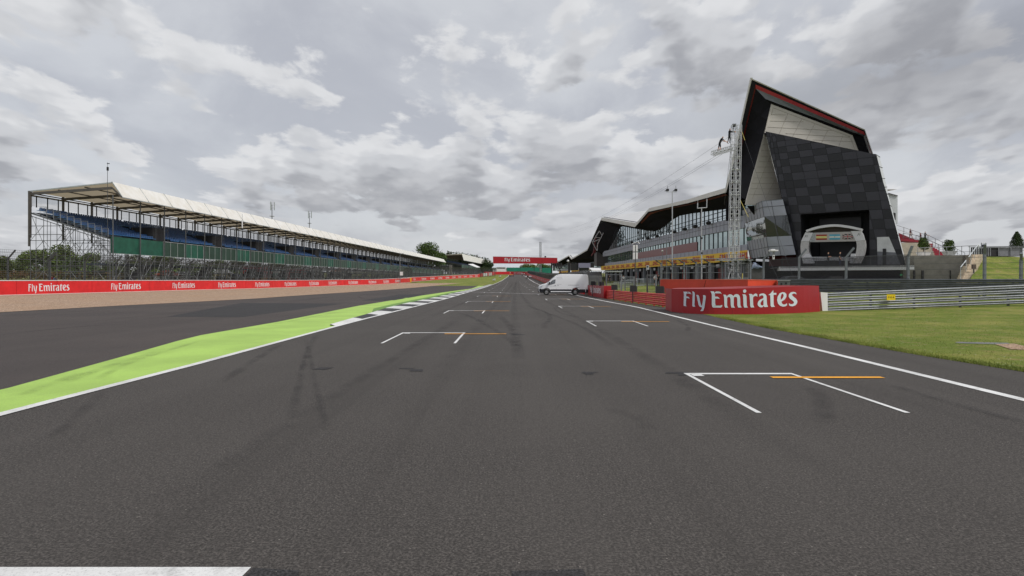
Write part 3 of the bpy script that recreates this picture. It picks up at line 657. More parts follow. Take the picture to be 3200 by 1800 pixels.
# ------------------------------------------------------------------ grandstand
def grandstand(name, label, o, ux, nb, bay, parts, hroof=13.2, htop=15.2, zf=8.3, zb=11.9, depth=11.2, nseat=12, rows=11, near=True, top_z=None, gz=0.5, lite=False):
    """o = front corner on the ground, ux = unit vector along the front going away; the stand steps back to the left"""
    t = thing(name, label, 'grandstand', o)
    n = Vector((-ux.y, ux.x, 0))                     # away from the track
    W = lambda s, b, z: Vector((o.x, o.y, 0))+ux*s+n*b+Vector((0, 0, z))
    L = nb*bay
    ang = math.atan2(ux.y, ux.x)-math.pi/2
    def part(mb, nm, m, smooth=False): return mb.build(nm, m, t, smooth)
    # roof: lining below, membrane above, canted fascia over the front
    zt_f, zt_b = htop, htop-1.15
    mb = MB(); mb.loft([[W(L*k/nb, depth+.42-(depth+.44)*j/4, zt_b+(zt_f-zt_b)*j/4+.02) for j in range(5)] for k in range(nb+1)]); part(mb, 'roof', ROOFU)
    mb = MB(); mb.beam(W(-.04, depth+.4, zt_b-.02), W(-.04, -.05, zt_f-.02), .1, .16); mb.beam(W(L+.04, depth+.4, zt_b-.02), W(L+.04, -.05, zt_f-.02), .1, .16); part(mb, 'roof_edge', FRAMEL)
    mb = MB()
    for i in range(nb):                               # each fascia panel bows slightly between its ribs
        a, b = i*bay+.04, (i+1)*bay-.04; rws = []
        for k in range(5):
            s_ = a+(b-a)*k/4; bow = .012*math.sin(math.pi*k/4)
            rws.append([W(s_, -.1+bow*.3, htop+.1), W(s_, -.86-bow, (htop+hroof)/2+.08), W(s_, -1.55+bow*.3, hroof)])
        mb.loft(rws)
    part(mb, 'fascia', ROOFW, True)
    mb = MB()
    for i in range(nb+1): mb.beam(W(i*bay, -.1, htop+.13), W(i*bay, -1.6, hroof-.02), .09, .09)
    mb.beam(W(0, -1.58, hroof-.03), W(L, -1.58, hroof-.03), .1, .12); mb.beam(W(0, -.02, htop+.02), W(L, -.02, htop+.02), .1, .12)
    part(mb, 'fascia_rib', FRAMEL)
    # roof beams: one truss per bay line
    mbm = MB(); base = Vector((0, 0, 0))
    R = lambda b, z: n*b+Vector((0, 0, z))
    mbm.beam(R(depth+.3, zt_b-.35), R(-.1, zt_f-.75), .18, .35); mbm.beam(R(-.1, zt_f-.7), R(-1.5, hroof), .12, .2)
    me = mbm.mesh('roof_beam', BEAM)
    for i in range(nb+1): inst('roof_beam', me, t, W(i*bay, 0, 0)-wloc(t))
    mb = MB()
    for b in (depth*.33, depth*.66, depth+.1): mb.beam(W(0, b, zt_f-(zt_f-zt_b)*b/depth-.24), W(L, b, zt_f-(zt_f-zt_b)*b/depth-.24), .09, .14)
    mb.beam(W(0, .05, hroof-.1), W(L, .05, hroof-.1), .12, .16)
    part(mb, 'purlin', BEAM)
    mbm = MB(); mbm.tube((0, 0, gz), (0, 0, hroof+.3), .085, 6); mbm.tube((0, 0, gz), (0, 0, gz+3.2), .11, 6); me = mbm.mesh('roof_post', TUBE)
    for i in range(nb+1): inst('roof_post', me, t, W(i*bay, -.25, 0)-wloc(t))
    mbm = MB(); mbm.box((0, 0, (zb+1+zt_b)/2-.5), (.24, .24, zt_b-zb)); mbm.box((0, 0, zb-2.0), (.2, .2, 4.4)); me = mbm.mesh('screen_post', BEAM)
    for i in range(nb+1): inst('screen_post', me, t, W(i*bay, depth+.1, 0)-wloc(t), ang)
    # stepped deck and seats
    rd = (depth-.6)/rows; rz = (zb-zf)/rows
    mb = MB(); prof = []
    for r in range(rows): prof += [(r*rd+.3, zf-.5+r*rz), ((r+1)*rd+.3, zf-.5+r*rz)]
    prof += [(depth-.28, zb-.75), (.3, zf-.8)]
    mb.loft([[W(s_, b, z) for b, z in prof] for s_ in (0.0, L)], False); part(mb, 'seat_deck', DECK)
    gaps = []
    if parts:
        k = 0
        while 9.5+k*18.1 < L-6: gaps.append((11+k*18.1, 11+k*18.1+3.2)); k += 1
    sm = MB(); sm.box((0, .02, .02), (.4, .42, .05)); sm.mat(1).prism([(-.2, .2, .02), (.2, .2, .02), (.18, .3, .42), (-.18, .3, .42)], (0, .05, .0)); seat_me = sm.mesh('seat', [SEATB, SEATD])
    cand = []
    pitch = bay/nseat
    for r in range(rows):
        b, z = r*rd+.3+.35, zf-.5+r*rz+.36
        for j in range(int(L/pitch)):
            s_ = (j+.5)*pitch
            if any(a-.1 < s_ < e_+(.0 if r > 5 else 1.2) and r < 7 for a, e_ in gaps): continue
            if j % (nseat*3) == 0 and j: continue
            cand.append((s_, b, z))
    if parts:
        cand.sort(key=lambda c: c[0]+ .4*(12-c[2]))
        for s_, b, z in cand[:100]: inst('seat', seat_me, t, W(s_, b, z)-wloc(t), ang)
        rest = cand[100:]
    else: rest = cand
    mb = MB()
    for s_, b, z in rest:
        c = W(s_, b, z)
        if lite or s_ > 130:
            mb.mat(1).prism([c-ux*.2+n*.2, c+ux*.2+n*.2, c+ux*.19+n*.32+Vector((0, 0, .42)), c-ux*.19+n*.32+Vector((0, 0, .42))], n*.04)
            mb.mat(0).poly([c-ux*.21-n*.2+Vector((0,0,.03)), c+ux*.21-n*.2+Vector((0,0,.03)), c+ux*.21+n*.2+Vector((0,0,.03)), c-ux*.21+n*.2+Vector((0,0,.03))])
        else:
            mb.mat(0).box(c+Vector((0, 0, .02)), (.4, .42, .05), ang)
            mb.mat(1).prism([c-ux*.2+n*.2, c+ux*.2+n*.2, c+ux*.18+n*.3+Vector((0, 0, .42)), c-ux*.18+n*.3+Vector((0, 0, .42))], n*.05)
    so_ = part(mb, 'seating', [SEATB, SEATD]); so_['kind'] = 'stuff'
    # stair openings
    for a, e_ in gaps:
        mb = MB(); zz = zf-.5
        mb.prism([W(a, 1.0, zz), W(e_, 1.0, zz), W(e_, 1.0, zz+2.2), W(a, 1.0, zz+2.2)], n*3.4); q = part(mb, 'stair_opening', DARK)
        mb = MB()
        for s_ in (a, e_):
            mb.tube(W(s_, .5, zz), W(s_, .5, zz+2.35), .03, 4); mb.tube(W(s_, .5, zz+2.3), W(s_, 4.2, zz+2.3), .03, 4); mb.tube(W(s_, 4.2, zz), W(s_, 4.2, zz+2.3), .03, 4)
        for k in range(14): mb.tube(W(a+(e_-a)*k/13, .5, zz+1.5), W(a+(e_-a)*k/13, .5, zz+2.35), .014, 3)
        mb.tube(W(a, .5, zz+2.3), W(e_, .5, zz+2.3), .03, 4)
        part(mb, 'opening_rail', STEELD)
    # back screen of upright bars
    mbm = MB()
    nbar = 30 if not lite else 12
    for k in range(nbar): mbm.box(ux*(bay*(k+.5)/nbar)+Vector((0, 0, (zb+.2+zt_b-.5)/2)), (.022, .022, zt_b-zb-.6), ang)
    for k in (0, 1, 2): mbm.box(ux*(bay*(k+.5)/3)+Vector((0, 0, (zb+zt_b-.4)/2)), (.14, .1, zt_b-zb-.5), ang)
    mbm.beam(Vector((0, 0, zt_b-.62)), ux*bay+Vector((0, 0, zt_b-.62)), .06, .1)
    me = mbm.mesh('back_screen', STEELD)
    for i in range(nb): inst('back_screen', me, t, W(i*bay, depth+.05, 0)-wloc(t))
    mb = MB(); mb.beam(W(0, depth+.2, zt_b-.48), W(L, depth+.2, zt_b-.48), .05, .12); part(mb, 'eaves_strip', ROOFW)
    # parapet
    fz0, fz1 = zf-2.75, zf-.45
    for i in range(nb):
        mb = MB(); big = i < 2 and parts
        mb.prism([W(i*bay+.02, 0, fz0), W((i+1)*bay-.02, 0, fz0), W((i+1)*bay-.02, 0, fz1), W(i*bay+.02, 0, fz1)], n*.06)
        mb.mat(1)
        if not big:
            for k in range(4): mb.beam(W(i*bay+.05+(bay-.1)*k/3, -.04, fz0), W(i*bay+.05+(bay-.1)*k/3, -.04, fz1), .05, .05)
            mb.beam(W(i*bay, -.03, fz1), W((i+1)*bay, -.03, fz1), .06, .07)
        mb.beam(W(i*bay, -.03, fz0), W((i+1)*bay, -.03, fz0), .06, .07)
        part(mb, 'parapet_panel', [GREENP if big or (i*7) % 3 == 0 else GREENQ, FRAMEL])
    # scaffold: transverse frames, front braces, underdeck lattice
    mbm = MB(); 
    bs = [depth*k/6 for k in range(7)]
    zdk = lambda b: zf-.85+(zb-zf)*max(0, b-.3)/(depth-.6)
    T_ = lambda b, z: n*b+Vector((0, 0, z))
    for b in bs: mbm.tube(T_(b, gz), T_(b, zdk(b)), .05, 4, cap=False)
    for z in (gz+.5, gz+2.6, gz+4.7, gz+6.8, gz+8.8):
        b0 = 0 if z < zf-.9 else depth*min(1, (z-zf+.9)/(zb-zf))
        if b0 < depth-.5: mbm.tube(T_(b0, z), T_(depth, z), .04, 4, cap=False)
    for k in range(6):
        z0 = gz+.5
        while z0+2.1 < zdk(bs[k])+.6:
            a_, b_ = (bs[k], bs[k+1]) if (k+int(z0)) % 2 else (bs[k+1], bs[k])
            mbm.tube(T_(a_, z0), T_(b_, z0+2.1), .035, 4, cap=False); z0 += 2.1 if (k % 2) else 4.2
    mbm.beam(T_(0, zdk(.3)+.05), T_(depth, zdk(depth-.3)+.05), .1, .2); mbm.tube(T_(0, zdk(.3)-.35), T_(depth, zdk(depth-.3)-.35), .05, 4)
    me = mbm.mesh('scaffold_frame', TUBE)
    for i in range(nb+1): inst('scaffold_frame', me, t, W(i*bay, .1, 0)-wloc(t))
    mbm = MB(); B_ = lambda s_, z, b=0.0: ux*s_+n*b+Vector((0, 0, z))
    for s_ in (bay/3, 2*bay/3): mbm.tube(B_(s_, gz), B_(s_, fz0-.3), .045, 4, cap=False)
    for z in (gz+1.9, gz+4.2, fz0-.25): mbm.tube(B_(0, z), B_(bay, z), .04, 4, cap=False)
    for z in (gz+2.2, gz+4.4):
        for b in (depth*.33, depth*.66, depth): mbm.tube(B_(0, z, b), B_(bay, z, b), .035, 4, cap=False)
    for a_, za, b_, zb_ in ((0, gz, bay/3, gz+4.2), (bay/3, gz+4.2, 2*bay/3, gz), (bay*.62, gz+1, bay, fz0-.3), (bay/3, gz, 0, gz+4.2)): mbm.tube(B_(a_, za), B_(b_, zb_), .038, 4, cap=False)
    for k in range(4):
        b = depth*k/3; mbm.tube(B_(0, gz+.4, b), B_(bay, min(zdk(b), gz+6.5), b), .035, 4, cap=False); mbm.tube(B_(bay*.5, gz+.4, b), B_(bay*.5, zdk(b), b), .04, 4, cap=False)
        mbm.tube(B_(bay*.5, gz+5.2, b), B_(0, zdk(b), b), .035, 4, cap=False)
    nz = 8
    for k in range(nz): mbm.tube(B_(bay*k/nz, fz0-.3 if k % 2 else fz0-.95, .3), B_(bay*(k+1)/nz, fz0-.95 if k % 2 else fz0-.3, .3), .04, 4, cap=False)
    mbm.tube(B_(0, fz0-.95, .3), B_(bay, fz0-.95, .3), .05, 4, cap=False)
    me = mbm.mesh('brace', TUBE)
    for i in range(nb): inst('brace', me, t, W(i*bay, .1, 0)-wloc(t))
    if parts:                                          # walkway, stairs and the end rails at the near end
        mb = MB(); mb.prism([W(0, 1.2, fz0-1.35), W(L, 1.2, fz0-1.35), W(L, 3.4, fz0-1.35), W(0, 3.4, fz0-1.35)], (0, 0, -.25)); part(mb, 'walkway', DECK)
        for a, e_ in gaps:
            mb = MB(); mb.prism([W(a-7.5, 1.6, gz), W(a-7.0, 1.6, gz), W(e_-2.0, 1.6, fz0-1.3), W(e_-2.0, 1.6, fz0-1.9)], n*1.5)
            for b in (1.55, 3.15): mb.tube(W(a-7.2, b, gz+1), W(e_-2.0, b, fz0-.4), .035, 4)
            part(mb, 'access_stair', mat('stair_steel', S(52, 52, 54), .7, .2))
        for r in range(rows-1):
            mb = MB(); b0, b1_, z = r*rd+.3, (r+1)*rd+.3, zf-.5+r*rz
            mb.path([W(-.06, b0+.03, z), W(-.06, b0+.03, z+1.15), W(-.06, b1_-.03, z+1.15), W(-.06, b1_-.03, z)], .028, 4)
            for k in range(1, 7): mb.tube(W(-.06, b0+(b1_-b0)*k/7, z+.1), W(-.06, b0+(b1_-b0)*k/7, z+1.15), .012, 3)
            part(mb, 'row_rail', STEEL)
        mb = MB()
        for bz in range(6): mb.tube(W(-.4, depth*bz/5.5, gz), W(-.4, depth*bz/5.5, zdk(depth*bz/5.5)-.3), .045, 4)
        for (a_, za, b_, zb_) in ((depth, gz+1, depth*.55, gz+7), (depth*.8, gz+3.4, depth*.45, gz+8.6), (depth*.45, gz, depth*.2, gz+6), (depth*.62, gz+.5, depth*.3, gz+7)): mb.tube(W(-.4, a_, za), W(-.4, b_, zb_), .04, 4)
        for z in (gz+3.3, gz+5.5, gz+7.6): mb.tube(W(-.4, depth*(0 if z < zf-1 else .55), z), W(-.4, depth, z), .04, 4)
        part(mb, 'end_scaffold', TUBE)
        mb = MB(); mb.box(W(-.2, depth+.1, (zt_b+4.5)/2+1), (.2, .2, zt_b-6.5), ang); part(mb, 'corner_post', BEAM)
    return t
g0 = Vector((-54.72, 85.4, 0)); gu = Vector((60, 1955, 0)).normalized()
grandstand('grandstand', 'long white roofed scaffold grandstand of blue seats behind the gravel trap', Vector((g0.x, g0.y, 0)), gu, 54, 6.0, True)
q0 = P(1443, 0, 492); q0.z = 0
grandstand('grandstand', 'smaller white roofed grandstand of blue seats beyond the long one', Vector((q0.x, q0.y, 0)), Vector((.085, 1, 0)).normalized(), 24, 8.0, False, hroof=17.2, htop=22.3, zf=14.2, zb=18.6, depth=21, nseat=12, rows=14, gz=6, lite=True)
# ------------------------------------------------------------------ trees and the far end of the straight
BARK = mat('bark', S(86, 72, 58), .9, var=.3, bump=.5)
LEAF1 = leafmat('oak_leaves', S(62, 88, 36), S(92, 112, 52), S(32, 48, 20)); LEAF2 = leafmat('hedge_leaves', S(88, 108, 50), S(114, 128, 66), S(48, 64, 30)); LEAF3 = leafmat('pine_leaves', S(48, 66, 36), S(66, 84, 46), S(26, 38, 20))
RUST = leafmat('rusty_hedge_leaves', S(120, 92, 66), S(104, 86, 58), S(66, 60, 36))
def leaf_cloud(mb, lobes, n, size, rng, flat=.0):
    tot = sum(r[0]*r[1]*r[2] for _, r in lobes)
    for c, r in lobes:
        k = max(6, int(n*r[0]*r[1]*r[2]/tot)); c = Vector(c)
        for _ in range(k):
            while True:
                u = Vector((rng.uniform(-1, 1), rng.uniform(-1, 1), rng.uniform(-1, 1)))
                if .03 < u.length < 1: break
            u = u.normalized()*(u.length**.45)*(1+rng.uniform(-.12, .16))
            p = c+Vector((u.x*r[0], u.y*r[1], u.z*r[2]))
            nrm = (u+Vector((rng.uniform(-1, 1), rng.uniform(-1, 1), rng.uniform(-.6, 1.2)))).normalized()
            a = nrm.orthogonal().normalized(); b = nrm.cross(a); q = rng.uniform(0, 6.28)
            a, b = a*math.cos(q)+b*math.sin(q), b*math.cos(q)-a*math.sin(q)
            s = size*rng.uniform(.55, 1.35); m = nrm*s*.25
            mb.poly([p-a*s, p-b*s*.55+m, p+a*s, p+b*s*.55+m])
def tree_meshes(kind, h, w, seed, n=2600, leaf=None, size=.3):
    rng = random.Random(seed); tr, cr = MB(), MB(); lobes = []
    if kind == 'broad':
        th = h*.3; tr.tube((0, 0, -.3), (0, 0, th), h*.035, 8, h*.024)
        for i in range(7):
            a = i*2.4+rng.uniform(-.4, .4); e = Vector((math.cos(a)*w*.32, math.sin(a)*w*.32, h*rng.uniform(.45, .72)))
            tr.tube((0, 0, th*.8), e, h*.016, 6, h*.006)
            tr.tube(e, e+Vector((math.cos(a)*w*.12, math.sin(a)*w*.12, h*.12)), h*.006, 5, h*.002)
        for i in range(15):
            a = rng.uniform(0, 6.28); rr = w*.5*rng.uniform(.15, .72); z = h*rng.uniform(.36, .86)
            k = 1-abs(z/h-.55)*.9
            s_ = w*rng.uniform(.15, .24)
            lobes.append(((math.cos(a)*rr*k, math.sin(a)*rr*k, z), (s_, s_, s_*.8)))
        lobes.append(((0, 0, h*.84), (w*.2, w*.2, h*.14)))
    elif kind == 'bushy':
        tr.tube((0, 0, -.3), (0, 0, h*.5), h*.03, 6, h*.015)
        for i in range(5):
            a = i*1.3+rng.random(); tr.tube((0, 0, h*.1), (math.cos(a)*w*.35, math.sin(a)*w*.35, h*.6), h*.015, 5, h*.005)
        for i in range(14):
            a = rng.uniform(0, 6.28); rr = w*.5*rng.uniform(.1, .75); z = h*rng.uniform(.12, .86)
            s_ = w*rng.uniform(.14, .24); lobes.append(((math.cos(a)*rr, math.sin(a)*rr, z), (s_, s_, s_*.85)))
    else:                                              # pine-like plantation tree
        tr.tube((0, 0, -.3), (0, 0, h*.92), h*.02, 6, h*.005)
        for i in range(9):
            z = h*(.25+.72*i/9); r = w*.5*(1.05-i/10)*rng.uniform(.75, 1.1); a = rng.uniform(0, 6.28)
            lobes.append(((math.cos(a)*r*.3, math.sin(a)*r*.3, z), (r, r, h*.085)))
            tr.tube((0, 0, z), (math.cos(a)*r, math.sin(a)*r, z+.2), h*.006, 4, h*.002)
    leaf_cloud(cr, lobes, n, size, rng)
    return tr.mesh('trunk', BARK), cr.mesh('crown', leaf)
def plant_tree(name, label, mes, x, y, d, h0, top_y, cat='tree', group=None, wscale=1.0, rz=0.0, gz=None):
    """tree at photo x and distance d, as tall as its top edge (photo y) asks for"""
    p = P(x, y, d); gz = G(p.x, p.y) if gz is None else gz
    s = (P(x, top_y, d).z-gz)/h0
    t = thing(name, label, cat, (p.x, p.y, gz), group, rz); t.scale = (s*wscale, s*wscale, s)
    inst('trunk', mes[0], t); inst('crown', mes[1], t); return t
TB = [tree_meshes('bushy', 10, 9, 11+i, 2400, LEAF2, .34) for i in range(3)]
TO = tree_meshes('broad', 16, 17, 5, 5200, LEAF1, .42)
TP = [tree_meshes('pine', 14, 6.5, 31+i, 900, LEAF3, .5) for i in range(3)]
rng = random.Random(3)
lft = [(-60, 168, 800), (8, 150, 788), (52, 165, 800), (95, 150, 782), (140, 140, 766), (190, 150, 764), (240, 142, 770), (285, 150, 778), (345, 165, 792), (395, 150, 788), (440, 160, 794), (490, 150, 786), (530, 170, 792), (585, 175, 800), (640, 165, 796), (690, 190, 800), (740, 180, 798), (800, 200, 804), (860, 210, 806), (915, 230, 808)]
words = ['edge of the frame', 'far left corner post', 'first fence post', 'second gap from the left', 'tall crown inside the near scaffold bays', 'tallest crown under the stand', 'crown before the second fence post', 'crown fading behind the second fence post', 'low gap behind the third fence post', 'crown left of the stand corner', 'crown under the first green panel', 'crown under the second green panel', 'crown below the first stairway', 'crown past the first stairway', 'crown below the second stairway', 'crown past the second stairway', 'crown by the red boards', 'crown beyond the red boards', 'crown deep under the stand', 'last crown seen through the scaffold']
for (x, d, ty), wd in zip(lft, words):
    m_ = rng.choice(TB); plant_tree('hedgerow_tree', 'bushy hedgerow tree behind the left grandstand, %s' % wd, m_, x, 850, d, 9.4, ty+9, group='hedgerow trees behind the left grandstand', wscale=rng.uniform(1.0, 1.5), rz=rng.uniform(0, 6))
plant_tree('oak_tree', 'large round dark oak standing above the far end of the long grandstand', TO, 1334, 840, 470, 15.4, 761, wscale=1.05)
plant_tree('oak_tree', 'smaller dark oak half hidden behind the end of the long grandstand roof', TO, 1374, 840, 480, 15.4, 790, wscale=.7, rz=2)
PWD = ['tallest, just right of the oaks', 'second from the oaks', 'third from the oaks', 'fourth from the oaks', 'above the left end of its roof', 'above its highest roof corner', 'just past its highest roof corner', 'over the first third of its fascia', 'over the fascia, left of its middle', 'over the middle of its fascia', 'over the fascia, right of its middle', 'over the last third of its fascia', 'above the far tip of its fascia', 'just right of its fascia tip', 'in the gap before the gantry, leftmost', 'in the gap before the gantry, middle', 'touching the left edge of the gantry', 'lowest, under the gantry edge']
pw = [(1400, 782), (1408, 785), (1417, 787), (1426, 786), (1435, 788), (1444, 789), (1453, 790), (1462, 792), (1472, 793), (1481, 795), (1490, 796), (1499, 800), (1508, 802), (1516, 803), (1524, 806), (1532, 812), (1540, 820), (1549, 828)]
for i, (x, ty) in enumerate(pw):
    plant_tree('plantation_tree', 'dark conifer behind the second grandstand, %s' % PWD[i], TP[i % 3], x, 850, 600+(i*37) % 60, 13.6, ty, group='plantation trees behind the second grandstand', wscale=1.5, rz=i*1.3)
for i, (x, ty, sc) in enumerate([(1622, 830, 1.2), (1640, 826, 1.5), (1658, 824, 1.5), (1676, 825, 1.6), (1694, 824, 1.5), (1712, 826, 1.3)]):
    plant_tree('tree', 'dark round tree beneath the red gantry beam, %s' % ['leftmost and smallest', 'second from the left end', 'third, below the last letters', 'fourth, in line with the lattice mast', 'fifth, left of the start lamps', 'last, behind the start lamps'][i], TB[i % 3], x, 850, 520+i*9, 9.4, ty, group='trees beneath the gantry', wscale=sc, rz=i)
# low rusty hedge behind the near end of the stand
mb = MB(); rngh = random.Random(8); hp = []
for i in range(120):
    x = -120+i*8.2; p = P(x, 850, 128); hp.append(((p.x, p.y+rngh.uniform(-.4, .4), G(p.x, p.y)+.95), (1.0, .6, .95)))
leaf_cloud(mb, hp, 7000, .17, rngh); o = mb.build('hedge', RUST); tag(o, 'low clipped rusty brown hedge crossing behind the near end of the grandstand', 'hedge')
# pale path in front of the hedge
def flat_strip(name, m, pts, w, off):
    mb = MB(); rows = []
    for a, b in zip(pts, pts[1:]):
        for k in range(12): 
            p = a.lerp(b, k/12); d = (b-a).normalized(); n = Vector((-d.y, d.x, 0)); rows.append([(*(p+n*s_).xy, G(*(p+n*s_).xy)+off) for s_ in (-w/2, -w/4, 0, w/4, w/2)])
    mb.loft(rows); return struct(mb.build(name, m))
flat_strip('path', mat('pale_path', S(170, 160, 140), .9, var=.15), [Vector((-150, 113, 0)), Vector((-92, 113, 0)), Vector((-66, 122, 0)), Vector((-60, 220, 0))], 3.4, .03)
# a stack of boards and pallets beside the fence
t = thing('plank_stack', 'low stack of weathered planks lying on the grass at the far left', 'plank stack', (-64, 80, G(-64, 80)))
WOODG = mat('weathered_wood', S(118, 110, 100), .85, var=.25, scale=4); e = Vector((-64, 80, G(-64, 80)))
for k in range(9):
    mb = MB(); mb.box(e+Vector((-.6+.25*(k % 3), .35*(k % 4), .12+.16*k)), (5.0-.28*k, .24, .06), .08*(k % 3)-.05); mb.build('plank', WOODG, t)
# ------------------------------------------------------------------ far end: hoardings, shed, wall, turn
HOARD = mat('green_hoarding', S(24, 120, 98), .6, var=.15, scale=.3)
for a, b, ty, by, lab in ((1552, 1581, 844, 850, 'low green hoarding panel left of the shed in the far distance'), (1584, 1625, 836, 850, 'green hoarding panel with a door between the shed and the trees'), (1626, 1668, 836, 851, 'bright green hoarding panel behind the walkers on the track'), (1670, 1692, 836, 852, 'green hoarding panel behind the lattice mast'), (1694, 1726, 837, 852, 'last green hoarding panel left of the start lamps')):
    p, q = P(a, by, 480), P(b, by, 480); mb = MB(); z0, z1 = P(a, by, 480).z, P(a, ty, 480).z
    t = thing('hoarding', lab, 'hoarding', (p.x, 480, z0), 'green hoardings at the end of the straight')
    mb.prism([(p.x, 480, z0-2.5), (q.x, 480, z0-2.5), (q.x, 480, z1), (p.x, 480, z1)], (0, .3, 0)); mb.build('panel', HOARD, t)
    n = max(2, int((q.x-p.x)/2.4)); mb = MB()
    for k in range(n+1): mb.box((p.x+(q.x-p.x)*k/n, 480.45, (z0+z1)/2-1), (.12, .3, z1-z0+2.6))
    mb.build('post', STEELD, t)
t = thing('shed', 'long low shed with a pale roof seen under the left end of the gantry', 'shed', (*P(1580, 850, 560).xy, 6.5))
a, b = P(1540, 848, 560), P(1620, 848, 560)
mb = MB(); mb.prism([(a.x, 560, 5), (b.x, 560, 5), (b.x, 560, P(0, 838, 560).z), (a.x, 560, P(0, 838, 560).z)], (0, 14, 0)); mb.build('wall', mat('shed_wall', S(188, 192, 194), .7), t)
zr = P(0, 838, 560).z; zt = P(0, 822, 560).z
mb = MB(); mb.prism([(a.x-1, 559, zr+.02), (b.x+1, 559, zr+.02), (b.x-1, 567, zt), (a.x+3, 567, zt)], (0, .3, .3)); mb.prism([(a.x+3, 567.5, zt), (b.x-1, 567.5, zt), (b.x+1, 576, zr), (a.x-1, 576, zr)], (0, .2, .3)); mb.build('roof', mat('shed_roof', S(196, 202, 208), .5), t)
t = thing('cabin', 'white cabin with a row of dark windows above the far green hoarding', 'cabin', (*P(1566, 850, 470).xy, 6.4))
a, b = P(1552, 834.5, 470), P(1581, 834.5, 470); z0, z1 = P(0, 844, 470).z, P(0, 834, 470).z
mb = MB(); mb.prism([(a.x, 470, z0-2), (b.x, 470, z0-2), (b.x, 470, z1), (a.x, 470, z1)], (0, 3, 0)); mb.build('wall', WHT, t)
for k in range(6): mb = MB(); xx = a.x+.5+(b.x-a.x-.8)*k/6; mb.prism([(xx, 469.9, z1-1.3), (xx+.85, 469.9, z1-1.3), (xx+.85, 469.9, z1-.45), (xx, 469.9, z1-.45)], (0, .08, 0)); mb.build('window', BLK, t)
# far wall across the end of the straight
zc = [P(1515, 0, 425), P(1560, 0, 440), P(1600, 0, 446), P(1640, 0, 436), P(1652, 0, 405)]
for q in zc: q.z = 0
board_wall('end_wall', 'red wall closing the far end of the straight with faint white lettering', 'barrier', zc, 1.9, .8, [30, 37], .8, 0, REDD, cap=False, frontsign=1, step=3)
# television / timing lattice mast behind the gantry
def lattice_mast(name, label, x, y0, y1, d, w, group=None, gz=None):
    p = P(x, y0, d); zt = P(x, y1, d).z; gz = G(p.x, p.y) if gz is None else gz
    t = thing(name, label, 'mast', (p.x, p.y, gz), group); mb = MB(); n = max(4, int((zt-gz)/(w*1.4)))
    c = [Vector((p.x+math.cos(a)*w*.58, p.y+math.sin(a)*w*.58, 0)) for a in (.5, 2.6, 4.7)]
    for q in c: mb.tube(q+Vector((0, 0, gz)), q+Vector((0, 0, zt)), w*.09, 4)
    for k in range(n):
        z, z2 = gz+(zt-gz)*k/n, gz+(zt-gz)*(k+1)/n
        for i in range(3): mb.tube(c[i]+Vector((0, 0, z)), c[(i+1) % 3]+Vector((0, 0, z2)), w*.05, 3); mb.tube(c[i]+Vector((0, 0, z2)), c[(i+1) % 3]+Vector((0, 0, z2)), w*.05, 3)
    mb.build('lattice', STEEL, t); return t
lattice_mast('lattice_mast', 'slim lattice mast rising above the red gantry', 1689, 852, 756, 330, 1.0)
for x, yb, yt, d, lab in ((850, 720, 632, 260, 'telecom mast with three aerials over the stand roof, nearer of two'), (967, 760, 660, 300, 'second telecom mast over the stand roof, nearer the track end')):
    p = P(x, 870, d); gz = G(p.x-8, d); t = thing('telecom_mast', lab, 'mast', (p.x, d, gz), 'telecom masts behind the stand')
    zt = P(x, yt, d).z; mb = MB(); mb.tube((p.x, d, gz), (p.x, d, zt-1.0), .3, 8, .16); mb.build('pole', STEEL, t)
    for k in range(3):
        a = k*2.1+.3; mb = MB(); q = Vector((p.x+math.cos(a)*.9, d+math.sin(a)*.9, zt-1.6)); mb.box(q, (.32, .2, 3.4)); mb.tube((p.x, d, zt-2.4), q-Vector((0, 0, .8)), .05, 4); mb.tube((p.x, d, zt-1.2), q+Vector((0, 0, .4)), .05, 4); mb.build('aerial', FRAMEL, t)
    mb = MB(); mb.tube((p.x, d, zt-1), (p.x, d, zt), .05, 4); mb.box((p.x, d, zt-5.8), (1.6, 1.6, .12)); mb.build('platform', STEEL, t)
# ------------------------------------------------------------------ gantry over the start
gd = 190.0; a, b = P(1541, 802, gd), P(1743, 802, gd); zt, zb_ = P(0, 803, gd).z, P(0, 823, gd).z
t = thing('gantry', 'red sponsor gantry spanning the straight with white lettering', 'gantry', (a.x, gd, G(a.x, gd)))
mb = MB(); mb.prism([(a.x, gd, zb_), (b.x, gd+1.0, zb_-.05), (b.x-.05, gd+1.0, zt-.25), (a.x-.05, gd, zt+.12)], (0, 1.6, 0)); mb.build('beam', mat('gantry_red', S(176, 28, 40), .5, var=.08, scale=.4), t)
mb = MB(); mb.tube((a.x, gd+.8, zt+.17), (b.x, gd+1.8, zt-.2), .05, 5); mb.build('edge_tube', FRAMEL, t)
mb = MB(); x0, x1 = P(1577, 0, gd).x, P(1657, 0, gd).x
put_word(mb, SPON, lambda x, y: (x0+(x1-x0)*x/SPON_W, gd-.02+(x0+(x1-x0)*x/SPON_W-a.x)/(b.x-a.x)-.03, P(0, 816.5-(x/SPON_W)*-.8, gd).z+y*1.02)); mb.build('lettering', LETW, t)
for xx, rx in ((1724, 0), (1746, .9)):
    mb = MB(); q = P(xx, 850, gd+1.5); g_ = G(q.x, q.y); mb.beam((q.x+rx*1.6, q.y, g_-.1), (q.x-rx*.2, q.y, zb_), .28, .28); mb.build('leg', BLK, t)
mb = MB(); q = P(1553, 850, gd+2.5); mb.tube((q.x-1.6, q.y, G(q.x-1.6, q.y)-.1), (q.x-1.6, q.y, zb_), .12, 6); mb.build('leg', STEELD, t) if False else None
